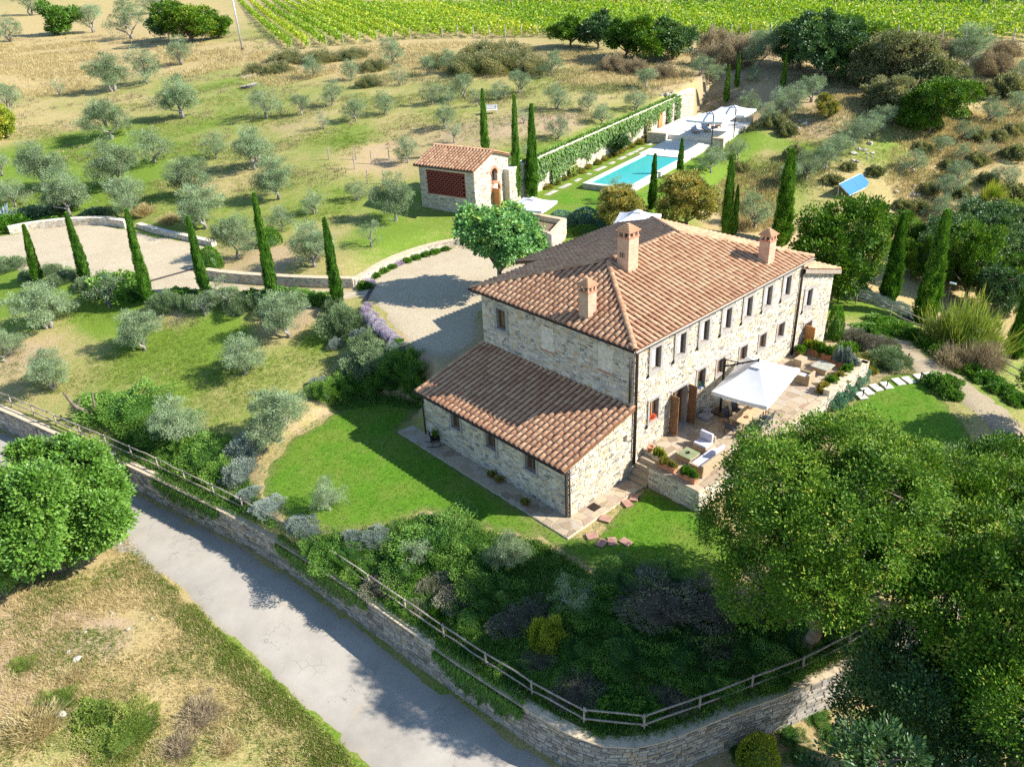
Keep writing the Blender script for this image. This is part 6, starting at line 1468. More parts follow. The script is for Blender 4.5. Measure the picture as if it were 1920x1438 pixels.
MID = [(1165,428,94,84,ML_AUT,'yellowing round tree behind the villa roof, left one'),(1285,428,122,108,ML_AUT,'larger yellow brown tree behind the villa roof ridge'),(1556,560,168,215,ML_OAK,'tall dense oak rising behind the far end of the villa'),(1618,535,84,130,ML_OAK,'oak right of the tall one behind the villa'),(1548,222,46,50,ML_AUT,'yellow green bush at the end of the olive row'),(1712,520,66,90,ML_OAK,'light green oak between the two dark cypresses'),(1810,560,110,150,ML_OAK,'leafy oak right of the tallest cypress'),(1860,520,130,130,ML_OAKD,'very dark holm oak in the wood on the right'),(1840,470,120,100,ML_OAKD,'dark holm oak higher up in the right wood'),(1890,585,110,120,ML_OAK,'oak with paler leaves at the right edge of the wood'),(1905,470,90,90,ML_OAKD,'dark holm oak cut by the right edge'),(1900,425,90,50,ML_YEL,'bright yellow green crown at the top of the right wood'),(1735,520,70,90,ML_OAKD,'dark tree with a bare trunk behind the cypresses'),(1650,450,60,60,ML_OAK,'small oak left of the left dark cypress'),(115,66,74,66,ML_LIME,'bright green round bush tree at the top left'),(360,80,120,82,ML_OAK,'wide dark green tree at the top left of the pole'),(318,74,66,74,ML_OAKD,'dark tree on the left flank of the wide green one'),(412,72,50,50,ML_OAK,'small green tree just left of the pole'),(4,262,64,86,ML_YEL,'yellow green tree cut by the left edge'),(1147,285,66,46,ML_OAKD,'dark fig bush against the pool wall'),(1765,495,120,100,ML_OAKD,'dark oak above the tallest cypress'),(1825,530,110,110,ML_OAKD,'shadowy holm oak in the middle of the right wood'),(1790,545,80,90,ML_OAKD,'small dark oak right behind the tallest cypress'),(1858,588,100,100,ML_OAKD,'dark oak in front of the right wood'),(1700,470,90,80,ML_OAK,'green oak at the upper edge of the right wood'),(1610,140,110,90,ML_OAKD,'dark oak filling the middle of the upper thicket'),(1655,205,90,70,ML_THIN,'olive brown tree over the shaded clearing, left one'),(1775,190,90,70,ML_THIN,'olive brown tree right of the shaded clearing'),(1570,100,90,70,ML_OAK,'oak at the back of the upper thicket'),(700,1900,1,1,ML_OAK,'')]
for u, v, w, h, cm, lb in MID[:-1]: bt(u, v, w, h, BD[u % 3] if w > 85 or v > 400 else BF[u % 3], 'broadleaf_tree', lb, 'tree', None, cm)
# unique big trees
def bigtree(cx, cy, zc, R, Zs, gz, seed, nc, per, L, Wd, mm, name, lb, cat, rc=.42, n=14, br=.22, rr=.38, **kw):
    """crown centre seen at pixel cx, cy and height zc; R crown radius in metres"""
    c = onz(cx, cy, zc); base = Vector((c[0], c[1], Z(c[0], c[1]) if gz is None else gz)); h = zc-base.z
    lobes = [((a, b, h+(z-h)*Zs), (r[0], r[1], r[2]*Zs)) for (a, b, z), r in lob(seed, n, R, h, rr, .85)]
    me, cen = crown_mesh('crown', mm, seed, lobes, nc, per, rc, L, Wd, **kw); rng = np.random.default_rng(seed)
    tr = trunk_mesh('trunk', M_BARK, seed, br, [l[0] for l in lobes], 1, .35, twigs=cen[rng.choice(len(cen), 60, False)], wob=.15)
    return tree((tr, me), name, lb, cat, base, 1.0, 0.0)
bigtree(80, 970, -.5, 3.95, 1.3, None, 301, 2700, 46, .175, .125, ML_LIME, 'fig_tree', 'big bright green leafy tree hanging over the road at the left', 'tree', rc=.36, n=26, rr=.29, up=.05, lowcut=.5, shell=(.82, 1.08))
bigtree(1548, 1004, 3.0, 4.45, 1.3, None, 302, 2900, 50, .115, .07, ML_OAK, 'oak_tree', 'big round oak with sunlit crown in front of the terrace', 'oak', rc=.42, n=34, br=.26, rr=.29, up=.15, lowcut=.3, shell=(.84, 1.07))
bigtree(1890, 985, 2.4, 3.3, .95, None, 303, 1000, 50, .125, .075, ML_OAK, 'oak_tree', 'oak at the right edge below the gravel path', 'oak', n=14)
bigtree(1850, 1165, 2.6, 3.6, .95, None, 304, 1200, 50, .125, .075, ML_OAK, 'oak_tree', 'oak standing right of the big round one near the road wall', 'oak', n=14)
bigtree(1775, 1325, .6, 3.1, .95, None, 305, 1000, 48, .12, .07, ML_OAKD, 'oak_tree', 'shaded oak in the bottom right corner outside the wall', 'oak', n=13)
bigtree(1960, 1330, 2.0, 3.1, 1.0, None, 308, 800, 48, .12, .07, ML_OAK, 'oak_tree', 'oak cut by the bottom right edge of the photo', 'oak', n=12)
bigtree(1892, 868, .6, 1.9, .95, None, 306, 330, 46, .15, .085, ML_OAK, 'young_oak', 'young oak at the lower end of the gravel path', 'oak', n=9, br=.12)
bigtree(1985, 735, 1.2, 2.0, 1.0, None, 309, 330, 46, .15, .085, ML_OAK, 'young_oak', 'young oak beside the fence at the right edge', 'oak', n=9, br=.12)
bigtree(1770, 905, -.3, 1.7, .9, None, 307, 260, 70, .12, .05, ML_LAV, 'grey_tree', 'silvery grey shrub tree right of the big oak', 'tree', n=9, br=.10, up=.4)
bigtree(1720, 1585, .8, 3.2, .95, -5.1, 322, 500, 46, .16, .09, ML_OAKD, 'oak_tree', 'oak just outside the bottom edge below the wall', 'oak', n=12)
bigtree(2110, 1150, 4.0, 4.0, .95, None, 323, 500, 46, .16, .09, ML_OAK, 'oak_tree', 'oak just outside the right edge of the photo', 'oak', n=12)
bigtree(1700, 1335, -.9, 2.3, .95, None, 324, 620, 48, .12, .07, ML_OAKD, 'oak_tree', 'low shaded oak against the outside of the curved wall end', 'oak', n=12)
# mulberry: found from its shadow on the court
Sh = Vector(onz(795, 533, 1.15)); sv = sdir; tt = np.linspace(1, 14, 400); pp = proj(np.array([list(Sh+sv*t) for t in tt])); t_ = tt[int(np.argmin(np.hypot(pp[:, 0]-932, pp[:, 1]-450)))]
mc = Sh+sv*float(t_); mp_ = onz(932, 450, mc.z)
lobes = lob(311, 20, 2.9, mc.z-1.15, .33, .78)
me, cen = crown_mesh('crown', ML_MULB, 311, lobes, 620, 46, .36, .23, .16, up=.05, droop=.2, lowcut=.6, shell=(.5, 1.35))
tree((trunk_mesh('trunk', M_BARK, 311, .2, [l[0] for l in lobes], 1, .45, twigs=cen[:50]), me), 'mulberry_tree', 'mulberry with big drooping leaves shading the gravel court', 'tree', (mp_[0], mp_[1], 1.15), 1.0, 0)
# ------------------------------------------------------------------ shrubs: u, v of the foot, width, height px, kind, material, name, label
KS, KL, KB, KT, KG = MOUND_S, MOUND_L, MOUND_B, MOUND_T, MOUND_G
def many(L, kind, material, name, what, where, group, cat='shrub', gap=26):
    lab = row_labels([(q[0], q[1]) for q in L], gap)
    for q, l in zip(L, lab): shrub(q[0], q[1], q[2], q[3], q[4] if len(q) > 4 else kind, q[5] if len(q) > 5 else material, name, what+' '+where+', '+l, group, cat=cat)
many([(15,512,70,30),(52,528,34,22),(97,517,40,22),(126,532,62,28),(165,545,52,26),(312,585,60,38),(354,584,42,30),(392,580,52,32),(446,588,60,36),(482,580,46,30),(498,594,44,28),(625,588,46,30),(100,540,40,22)], KS, ML_LAV, 'lavender_bush', 'grey green lavender mound', 'along the garden edge of the drive', 'lavender mounds along the drive', gap=22)
many([(215,556,90,44),(256,566,64,36),(336,564,60,24),(422,566,64,24),(520,567,76,24),(566,569,62,22),(600,574,44,26),(390,560,40,22),(470,565,44,22)], KL, ML_ROS, 'rosemary_bush', 'dark clipped rosemary hump', 'between the drive cypresses', 'rosemary humps along the drive', gap=14)
many([(645,632,86,58),(692,662,70,40),(722,690,110,46),(702,676,80,36),(684,708,90,44)], KB, ML_LAV, 'lavender_bush', 'broad grey green shrub', 'on the bank below the gravel court', 'broad shrubs on the bank', gap=16)
many([(765,712,94,56),(696,735,90,44),(650,746,70,42),(612,752,64,40),(732,728,80,40),(660,716,60,32),(785,740,60,40)], KB, ML_ROS, 'rosemary_bush', 'dark green shrub', 'on the shaded bank beside the wing', 'dark shrubs on the bank', gap=14)
many([(662,690,44,26),(630,655,36,22),(745,660,40,20),(600,735,44,28),(678,640,40,24)], KS, ML_SANT, 'santolina_bush', 'small silvery santolina', 'on the bank below the court', 'santolinas on the bank', gap=16)
many([(686,594,26,20),(694,606,28,20),(703,614,28,20),(711,622,28,20),(720,629,26,18),(730,636,26,18),(741,643,26,16),(700,598,22,16),(715,612,22,16),(748,650,22,16,KL,ML_HEDGE),(690,580,18,14)], KS, ML_FLOW, 'aster_clump', 'lilac flowering aster', 'along the rim of the gravel court', 'lilac flowers at the court edge', 'flowers', gap=9)
many([(692,536,26,14,KS,ML_FLOW),(702,524,26,14),(716,515,26,14),(730,507,26,13),(745,500,26,13,KS,ML_FLOW),(760,495,26,13),(778,489,26,12),(796,483,26,12),(815,478,24,12),(834,472,24,12),(684,545,28,18)], KL, ML_HEDGE, 'border_plant', 'low border plant', 'in the bed along the curved court wall', 'border along the curved wall', 'flowers', gap=9)
many([(398,508,46,46),(507,463,48,36)], KT, ML_HEDGE, 'clipped_ball', 'round clipped green bush', 'behind the drive cypresses', 'clipped green balls', gap=80)
many([(250,800,170,62),(310,822,120,50),(205,790,100,40),(395,880,130,60),(420,905,80,46),(180,770,70,34),(355,850,80,40)], KB, ML_ROS, 'juniper_bush', 'spreading green juniper', 'above the left part of the road wall', 'junipers above the wall', gap=30)
many([(462,868,80,50),(446,912,70,44),(505,968,70,32),(470,940,50,26),(455,892,60,36)], KS, ML_SANT, 'santolina_bush', 'silver santolina cushion', 'above the road wall left of the lawn', 'silver cushions left of the lawn', gap=26)
many([(566,1002,60,34),(662,1022,46,28),(705,1030,66,40),(585,1010,40,24),(690,1065,50,26)], KS, ML_SANT, 'santolina_bush', 'pale grey santolina', 'between the lawn tip and the road wall', 'grey cushions below the lawn', gap=16)
many([(640,1068,130,50),(605,1045,90,40),(760,1085,150,60),(830,1065,180,64),(890,1105,150,60),(945,1075,100,46),(760,1035,100,46),(870,1040,110,48),(690,1085,90,40),(930,1130,130,54)], KB, ML_ROS, 'juniper_bush', 'ragged dark green juniper', 'on the bank under the front lawn', 'junipers under the lawn', gap=22)
many([(862,1142,116,46,KB,ML_LAVB),(722,1118,94,46),(812,1112,64,32),(1012,1252,74,36),(1082,1322,112,46),(1252,1330,84,42),(960,1192,94,42),(1232,1172,160,66),(1335,1172,150,66),(790,1150,60,30),(1330,1240,120,50),(1000,1170,90,40)], KS, ML_LAVB, 'dry_lavender', 'brownish lavender', 'on the bank above the road wall', 'dry lavenders on the bank', gap=26)
many([(762,1142,70,36),(882,1178,104,44),(962,1272,84,40),(1132,1372,66,32),(1182,1262,150,58),(1102,1172,160,72),(1282,1262,150,56),(1402,1242,140,56),(1452,1292,120,50),(1502,1232,130,56),(1020,1205,100,44),(1080,1240,110,46),(1560,1200,110,50),(1160,1120,120,54),(1250,1110,100,44),(1420,1180,130,60),(900,1215,70,34),(1060,1285,90,36),(1330,1310,110,44)], KB, ML_ROS, 'rosemary_bush', 'dark rosemary', 'on the shaded bank above the wall corner', 'rosemary on the lower bank', gap=28)
many([(1162,1352,104,46),(1025,1228,66,66,KS,ML_YEL),(820,1165,50,30),(1215,1345,80,36)], KL, ML_HEDGE, 'green_bush', 'bright yellow green bush', 'above the corner of the road wall', 'bright bushes on the lower bank', gap=40)
many([(1600,648,64,30,KS,ML_LAVB),(1628,664,54,38,KT,ML_LAVB),(1658,662,56,30,KS,ML_LAVB),(1640,634,76,26,KL,ML_HEDGE),(1610,700,74,36,KL,ML_AUT),(1662,700,94,48,KS,ML_LAV),(1668,672,44,22,KL,ML_ROS),(1612,640,40,22,KS,ML_LAVB),(1590,668,44,26,KL,ML_HEDGE)], KS, ML_LAV, 'bed_shrub', 'round bed shrub', 'between the terrace end and the gravel path', 'shrubs in the bed by the path', gap=16)
many([(1765,740,64,38),(1784,752,38,24),(1748,728,34,20)], KL, ML_ROS, 'rosemary_bush', 'low rosemary', 'at the path edge of the right lawn', 'rosemary at the right lawn', gap=10)
many([(1652,618,60,26),(1680,628,60,26),(1708,642,60,26),(1736,656,60,26),(1764,671,60,28),(1792,688,60,28),(1820,706,60,28),(1848,724,60,28),(1876,743,60,28),(1904,762,60,28)], KL, ML_HEDGE, 'hedge_bush', 'low green hedge bush', 'along the far side of the gravel path', 'hedge along the gravel path', gap=300)
many([(1562,640,34,66,KT,ML_HEDGE)], KT, ML_HEDGE, 'climbing_shrub', 'tall green shrub', 'at the far corner of the extension', None)
many([(1572,752,50,38),(1590,735,50,38),(1606,716,50,36),(1556,770,50,38)], KL, ML_TEAL, 'hedge_bush', 'bluish green hedge bush', 'below the terrace end wall', 'bluish hedge by the terrace', gap=300)
many([(1588,556,60,26),(1616,566,60,26),(1645,578,60,26),(1674,590,60,26),(1700,604,50,24),(1565,548,50,24),(1760,628,60,20),(1790,640,50,20)], KS, ML_SANT, 'santolina_bush', 'whitish flowering shrub', 'behind the pole fence', 'whitish shrubs behind the fence', gap=300)
many([(1805,680,130,100,KG,ML_GRASS),(1770,660,80,60,KG,ML_GRASS),(1840,705,80,56,KG,ML_DRYSH),(1790,695,70,40,KG,ML_DRYSH)], KG, ML_GRASS, 'broom_bush', 'big tufted broom bush', 'beyond the fence right of the cypress', 'broom beyond the fence', gap=300)
many([(1052,424,54,30),(1097,424,62,36),(1125,428,30,22),(1098,444,56,24,KT,ML_ROS)], KT, ML_TEAL, 'clipped_dome', 'clipped grey green dome', 'between the court and the pool lawn', 'clipped domes by the pool lawn', gap=16)
many([(1020+u*15.5, 356-u*7.6, 30, 13) for u in range(15)], KL, ML_AUT, 'border_plant', 'low yellow green plant', 'in the bed under the pool wall', 'bed under the pool wall', 'flowers', gap=300)
many([(830,130,60,28),(880,142,90,36),(930,140,100,40),(975,135,80,36),(905,110,80,30),(950,108,80,28),(1000,140,60,30)], KB, ML_THIN, 'scrub_bush', 'yellow green scrub', 'on the bank under the middle vineyard', 'scrub under the vineyard', gap=16)
many([(540,120,70,24),(600,120,80,24),(660,112,70,20),(520,140,60,22),(700,135,50,22),(690,165,50,22),(480,140,44,20)], KB, ML_THIN, 'scrub_bush', 'olive brown scrub', 'right of the pole under the vineyard', 'dry scrub right of the pole', gap=14)
many([(1340,100,70,40),(1370,130,80,50),(1330,125,60,36),(1400,110,60,36),(1750,120,70,44),(1700,130,60,44),(1860,140,70,36),(1880,110,60,30),(1780,170,50,30),(1150,135,60,30),(1190,140,50,26),(1240,150,50,26)], KB, ML_DRYSH, 'scrub_bush', 'brown dry thicket bush', 'on the bank right of the middle', 'dry thickets below the vineyard', gap=22)
many([(1735,215,46,26),(1770,205,50,26),(1830,185,56,30),(1885,180,60,36),(1750,245,40,22),(1830,265,40,22),(1870,265,40,20),(1725,285,36,18),(1780,320,40,20),(1740,365,44,22),(1830,310,40,22),(1850,345,40,20),(1900,300,50,26),(1900,380,60,34),(1860,400,60,30),(1720,400,50,24),(1690,395,40,20),(1800,370,40,20),(1900,255,40,22),(1800,225,40,22)], KL, ML_THIN, 'scrub_bush', 'small rounded scrub', 'on the dry right hand slope', 'scrub on the right slope', gap=24)
many([(1858,390,44,40,KG,ML_YEL),(1490,300,40,26),(1475,255,36,22),(1640,330,34,18),(1452,240,40,24),(1560,345,36,18),(1590,320,30,16),(1385,325,36,20)], KL, ML_THIN, 'scrub_bush', 'low green scrub', 'on the terraces above the solar collector', 'scrub on the pool terraces', gap=20)
many([(120,395,60,22),(60,412,70,24),(180,410,60,20),(20,432,70,28,KL,ML_HEDGE),(270,405,50,20,KG,ML_HAY),(320,420,44,18,KG,ML_HAY),(90,425,50,18,KL,ML_HEDGE)], KL, ML_LAV, 'scrub_bush', 'low plant', 'on the dry stone wall behind the parking court', 'plants above the dry stone wall', gap=10)
many([(950+k*62, 9-(k % 3)*3, 60, 16) for k in range(5)]+[(1300+k*66, 8-(k % 2)*2, 70, 16, KB, ML_LAV) for k in range(10)], KB, ML_DRYSH, 'far_bush', 'far bush', 'along the back edge of the vineyard', 'bushes behind the vineyard', gap=300)
many([(1420,1460,74,80,KT,ML_YEL),(1560,1400,70,30),(1480,1395,60,30),(1640,1390,80,36),(1500,1440,60,30),(1620,1440,70,30),(1390,1425,60,30),(1530,1320+40,60,26)], KB, ML_ROS, 'undergrowth_bush', 'undergrowth bush', 'outside the wall at the lower right', 'undergrowth outside the wall', gap=30)
many([(215,1425,140,70,KB,ML_GRASS),(170,1370,90,44,KL,ML_GRASS),(110,1340,70,40,KG,ML_GRASS),(260,1390,90,44,KB,ML_GRASS),(40,1265,56,28,KB,ML_GRASS),(330,1430,80,36,KG,ML_DRYSH),(60,1400,110,60,KG,ML_HAY),(370,1370,90,40,KG,ML_DRYSH),(130,1290,60,30,KG,ML_HAY),(420,1425,70,34,KG,ML_HAY)], KL, ML_GRASS, 'weed_clump', 'weed clump', 'on the bank in the lower left', 'weeds on the lower left bank', gap=30)
for i, (x, y, r, h, mm, nm) in enumerate([(12.6, -3.75, .45, .5, ML_AUT, 'reddish'), (13.5, -3.85, .5, .55, ML_HEDGE, 'green'), (14.4, -3.8, .5, .45, ML_AUT, 'yellowing'), (15.3, -3.8, .5, .6, ML_HEDGE, 'tall green'), (16.2, -3.7, .5, .75, ML_SANT, 'white flowering'), (16.6, -2.6, .45, .6, ML_LAV, 'grey'), (16.6, -1.6, .45, .6, ML_HEDGE, 'rounded green')]):
    o = put(MOUND_L[i % 3], 'terrace_shrub', (x, y, TZ+.05), (r, r*.8, h), i, mm); tag(o, nm+' shrub on the terrace behind the end wall, '+nth(i)+' from the parasol', 'shrub', 'shrubs on the terrace end')
# agave
p = ground_at(12, 415); k = px_per_m(p); ag = thing('agave', 'big blue grey agave at the left edge above the court', 'agave', p); ML_AG = m_leaf('agave_leaf', [(0, (.20, .27, .25)), (1, (.34, .42, .40))], .1, .5, .3, (1, 1, 1))
rg = np.random.default_rng(4)
for i in range(22):
    a = i*2.4; e = rg.uniform(.35, 1.35); L = 38/k*rg.uniform(.8, 1.15); m = MB(); d = Vector((math.cos(a)*math.cos(e), math.sin(a)*math.cos(e), math.sin(e))); s = Vector((-math.sin(a), math.cos(a), 0))*.13; b = d*.15; mid = d*L*.55; tip = d*L+Z_*(-.12*L*math.cos(e)); up = s.cross(d).normalized()*.05
    m.add([b-s*.8, b+s*.8, mid+s, tip, mid-s, b-up, mid-up], [(0, 5, 6, 4), (5, 1, 2, 6), (4, 6, 3), (6, 2, 3)], float(rg.random())); m.build('leaf', ML_AG, ag)
# ------------------------------------------------------------------ ivy and trailing plants
def hang(name, lb, pts, nrm, depth, n, L, Wd, material, seed, cat='climbing plant', top=.12, kind=None, topw=.3):
    """blades hanging from a line of top points; depth(t) 0..1 along the line"""
    rng = np.random.default_rng(seed); P = np.asarray(pts, float); N = np.asarray(nrm, float)
    t = rng.random(n); s = t*(len(P)-1); i = np.minimum(s.astype(int), len(P)-2); f = (s-i)[:, None]
    Q = P[i]*(1-f)+P[i+1]*f; Nn = unit(N[i]*(1-f)+N[i+1]*f); d = np.array([depth(x) for x in t])*rng.random(n)**1.3
    topm = rng.random(n) < .3; d = np.where(topm, -rng.random(n)*top, d)
    Q = Q+Nn*(rng.uniform(.03, .16, n)[:, None])*np.where(topm, -rng.random(n)*topw/.1, 1)[:, None]; Q[:, 2] -= d
    D = unit(np.where(topm[:, None], sph(rng, n)*.7+np.array([0, 0, .8]), np.array([0, 0, -1.0])+Nn*.35+sph(rng, n)*.45)); Nr = unit(Nn+sph(rng, n)*.4)
    V, F = leafquads(Q, D, Nr, L*rng.uniform(.6, 1.3, n), Wd*rng.uniform(.7, 1.2, n))
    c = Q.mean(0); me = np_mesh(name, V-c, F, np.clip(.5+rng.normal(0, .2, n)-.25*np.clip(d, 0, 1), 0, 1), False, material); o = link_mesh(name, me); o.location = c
    tag(o, lb, cat, kind=kind)
us = np.linspace(-2, 31.5, 40); ns = [(-PVX[0], -PVX[1], 0)]*40; rr_ = np.random.default_rng(8).random(200)
def ivd(t):
    x = t*198; i = int(x); r = rr_[i]*(1-x+i)+rr_[i+1]*(x-i); return (2.2*(1-.35*t)+.9*(r-.5)+.35*math.sin(t*40))*(1 if t < .80 else max(0.12, 1-(t-.80)*5))
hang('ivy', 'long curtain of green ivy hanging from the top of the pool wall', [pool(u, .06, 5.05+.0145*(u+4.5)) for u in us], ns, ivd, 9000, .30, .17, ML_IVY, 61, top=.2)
for i, (u, w, h, cm, lb) in enumerate([(3.2, 1.6, 1.6, ML_IVY, 'leafy climber low on the pool wall by the cypresses'), (6.5, 1.6, 1.0, ML_YEL, 'yellowing climber low on the pool wall'), (23.5, 1.3, 1.4, ML_AUT, 'reddish climber left of the small door'), (29.3, 1.2, 2.0, ML_HEDGE, 'green climber right of the small door'), (31.8, 1.2, 2.4, ML_HEDGE, 'green climber at the end of the pool wall')]):
    hang('climber', lb, [pool(u-w/2, -.03, 1.95+h+(1.0 if u > 23 else 0)), pool(u+w/2, -.03, 1.95+h+(1.0 if u > 23 else 0))], [(-PVX[0], -PVX[1], 0)]*2, lambda t, h=h: h, 420, .26, .18, cm, 70+i)
def sfor(u, v):
    q = proj(np.array([list(WC.at(s)) for s in np.linspace(0, WC.L, 400)])); return WC.L*int(np.argmin(np.hypot(q[:, 0]-u, q[:, 1]-v)))/399
for i, (a, b, dm, n, cm, lb) in enumerate([((290, 895), (410, 955), 1.0, 2600, ML_ROS, 'trailing rosemary over the left part of the road wall'), ((520, 1015), (690, 1125), 1.0, 3400, ML_IVY, 'trailing plant over the road wall below the santolinas'), ((815, 1215), (985, 1325), 1.15, 3800, ML_ROS, 'longest trailing curtain on the road wall near its corner'), ((212, 860), (240, 872), .9, 900, ML_ROS, 'trailing plant at the wall beside the big leafy tree')]):
    ss = np.linspace(sfor(*a), sfor(*b), 12); pt = []; nn = []
    for s in ss: q, n_ = WC.face(s); pt.append((q.x, q.y, zt_(s)+.06)); nn.append(tuple(n_))
    rq = np.random.default_rng(90+i).random(80)
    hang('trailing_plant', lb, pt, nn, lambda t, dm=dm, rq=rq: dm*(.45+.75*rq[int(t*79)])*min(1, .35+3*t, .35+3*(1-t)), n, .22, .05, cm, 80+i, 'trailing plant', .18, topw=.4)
# ------------------------------------------------------------------ vineyard
Ea = [ground_at(*q) for q in [(549, 96), (640, 86), (800, 73), (1010, 70), (1280, 72), (1500, 72), (1700, 76), (1925, 82), (2300, 95)]]
ec = Curve(np.array([tuple(p) for p in Ea])); dv = ground_at(447, 8)-ground_at(549, 96); dv.z = 0; dv.normalize(); rv = np.random.default_rng(15)
M_POST = m_plain('vine_post', (0.36, 0.32, 0.27), .9, nscale=4)
s = 0.0; vr = 0
sv_ = Vector((-dv.y, dv.x, 0))
while s < ec.L and vr < 60:
    b = ec.at(s); L = np.arange(0, 190, 1.0); X = b.x+dv.x*L; Y = b.y+dv.y*L; zz = Zf(X, Y); pj = proj(np.stack([X, Y, zz+1.2], 1)); lim = -30 if b.x < 70 else 4
    bad = (pj[:, 1] < lim) | (pj[:, 0] < 300); n = int(np.argmax(bad)) if bad.any() else len(L)
    if n > 3 and (pj[:n, 0] < 1990).any():
        root = thing('vine_row', 'green vine row of the hillside vineyard, '+nth(vr)+' row from the utility pole', 'vine row', b, 0, 'vine rows of the vineyard')
        nl = int(n*np.clip(38-.06*float((Vector(CC)-b).length), 20, 32)); t = rv.random(nl)*n; gapn = np.sin(t*.9+vr)+np.sin(t*2.3+vr*2)+rv.normal(0, .5, nl); t = t[gapn > -1.15]; nl = len(t)
        xx = np.interp(t, L, X); yy = np.interp(t, L, Y); z0 = np.interp(t, L, zz); o = rv.normal(0, .2, nl); hh = rv.uniform(.45, 1.65, nl)+.15*np.sin(t*1.7)
        P = np.stack([xx+sv_.x*o-b.x, yy+sv_.y*o-b.y, z0+hh-b.z], 1); D = unit(sph(rv, nl)+np.array([0, 0, .2])); V, F = leafquads(P, D, unit(sph(rv, nl)+np.array([0, 0, .9])), rv.uniform(.30, .55, nl), rv.uniform(.24, .42, nl))
        link_mesh('foliage', np_mesh('foliage', V, F, np.clip(.5+rv.normal(0, .22, nl)+rv.normal(0, .06), 0, 1), False, ML_VINE), root)
        m = MB(); m.tube([(0, 0, -.2), (.03, .05, 1.95)], .085, 5); m.build('end_post', M_POST, root)
        m = MB()
        for q in range(6, n, 6): m.tube([(X[q]-b.x, Y[q]-b.y, zz[q]-b.z-.1), (X[q]-b.x, Y[q]-b.y, zz[q]-b.z+1.75)], .035, 4, cap=False)
        m.tube([(X[q]-b.x, Y[q]-b.y, zz[q]-b.z+.75) for q in range(0, n, 3)], .02, 3, cap=False)
        if m.f: m.build('line_posts', M_POST, root)['kind'] = 'stuff'
        vr += 1
    s += 2.9
# ------------------------------------------------------------------ grasses (nobody could count them)
def grasses(name, lb, poly, n, L, Wd, material, seed, blades=5, spread=.10, lean=.45, mask=None):
    rng = np.random.default_rng(seed); P = np.array([list(ground_at(*q))[:2] for q in poly]); x0, y0 = P.min(0); x1, y1 = P.max(0)
    X = rng.uniform(x0, x1, n*4); Y = rng.uniform(y0, y1, n*4); k = inpoly(X, Y, P)
    if mask: k &= mask(X, Y, rng)
    X = X[k][:n]; Y = Y[k][:n]; Zz = Zf(X, Y); m = len(X); q = np.repeat(np.arange(m), blades); nb = len(q)
    B = np.stack([X[q]+rng.normal(0, spread, nb), Y[q]+rng.normal(0, spread, nb), Zz[q]-.02], 1); wd = rng.uniform(0, 2*np.pi, m)
    D = unit(np.array([0, 0, 1.0])+lean*np.stack([np.cos(wd[q]), np.sin(wd[q]), np.zeros(nb)], 1)+sph(rng, nb)*.55); D[:, 2] = np.abs(D[:, 2]); Nr = sph(rng, nb)
    V, F = leafquads(B, D, Nr, L*rng.uniform(.5, 1.3, m)[q]*rng.uniform(.7, 1.2, nb), Wd*rng.uniform(.7, 1.3, nb)); c = B.mean(0)
    o = link_mesh(name, np_mesh(name, V-c, F, np.clip(rng.random(m)[q]*.6+.2+rng.normal(0, .12, nb), 0, 1), False, material)); o.location = c; tag(o, lb, 'grass' if 'grass' in name else 'ground cover', kind='stuff')
def patch(sc, th, sd):
    a, b, c_ = np.random.default_rng(sd).uniform(0, 9, 3)
    return lambda X, Y, rng: (np.sin(X*sc+a)+np.sin(Y*sc*1.2+b)+np.sin((X+Y)*sc*.7+c_)+rng.normal(0, .5, len(X))) > th
BANK = [(-40,1100),(100,1060),(235,1000),(290,1068),(330,1112),(400,1188),(480,1258),(560,1335),(640,1412),(700,1480),(-40,1480)]
grasses('dry_grass', 'long bleached grass covering the bank below the road', BANK, 7500, .22, .020, ML_HAY, 101, 6, .10, .8, patch(1.1, -.7, 1))
grasses('green_grass', 'green weeds mixed into the bank below the road', BANK, 6500, .15, .022, ML_GRASS, 102, 6, .08, .3, patch(1.3, .1, 2))
grasses('verge_grass', 'strip of green grass along the road verge', [(300,1085),(335,1105),(405,1178),(485,1248),(565,1325),(645,1405),(700,1470),(620,1470),(520,1350),(400,1240),(300,1130)], 3600, .15, .022, ML_GRASS, 103, 6, .09, .4, patch(1.6, -.2, 3))
for i, (pl, n, L) in enumerate([([(-20,85),(60,80),(180,78),(195,130),(150,190),(60,200),(-20,150)], 5200, .6), ([(300,85),(465,82),(455,125),(330,150),(290,120)], 3400, .55), ([(470,98),(630,96),(640,135),(520,165),(450,150)], 2600, .5), ([(640,90),(880,80),(890,120),(760,150),(640,150)], 3600, .5), ([(1690,190),(1930,170),(1930,430),(1720,430),(1660,330)], 6000, .45), ([(1400,300),(1470,290),(1480,440),(1360,440),(1340,350)], 2600, .4), ([(1040,95),(1300,100),(1300,160),(1180,170),(1040,160)], 2800, .45), ([(1560,170),(1700,190),(1700,230),(1600,240),(1480,270)], 2000, .35)]):
    grasses('dry_grass', 'patch of tall straw coloured grass '+['at the far upper left', 'left of the utility pole', 'right of the utility pole', 'under the left vineyard posts', 'on the right hand slope', 'on the bank behind the villa', 'around the middle oaks', 'on the terraces over the pool'][i], pl, n, L, .05, ML_HAY, 110+i, 5, .22, .5, patch(.35, -.6, 10+i))
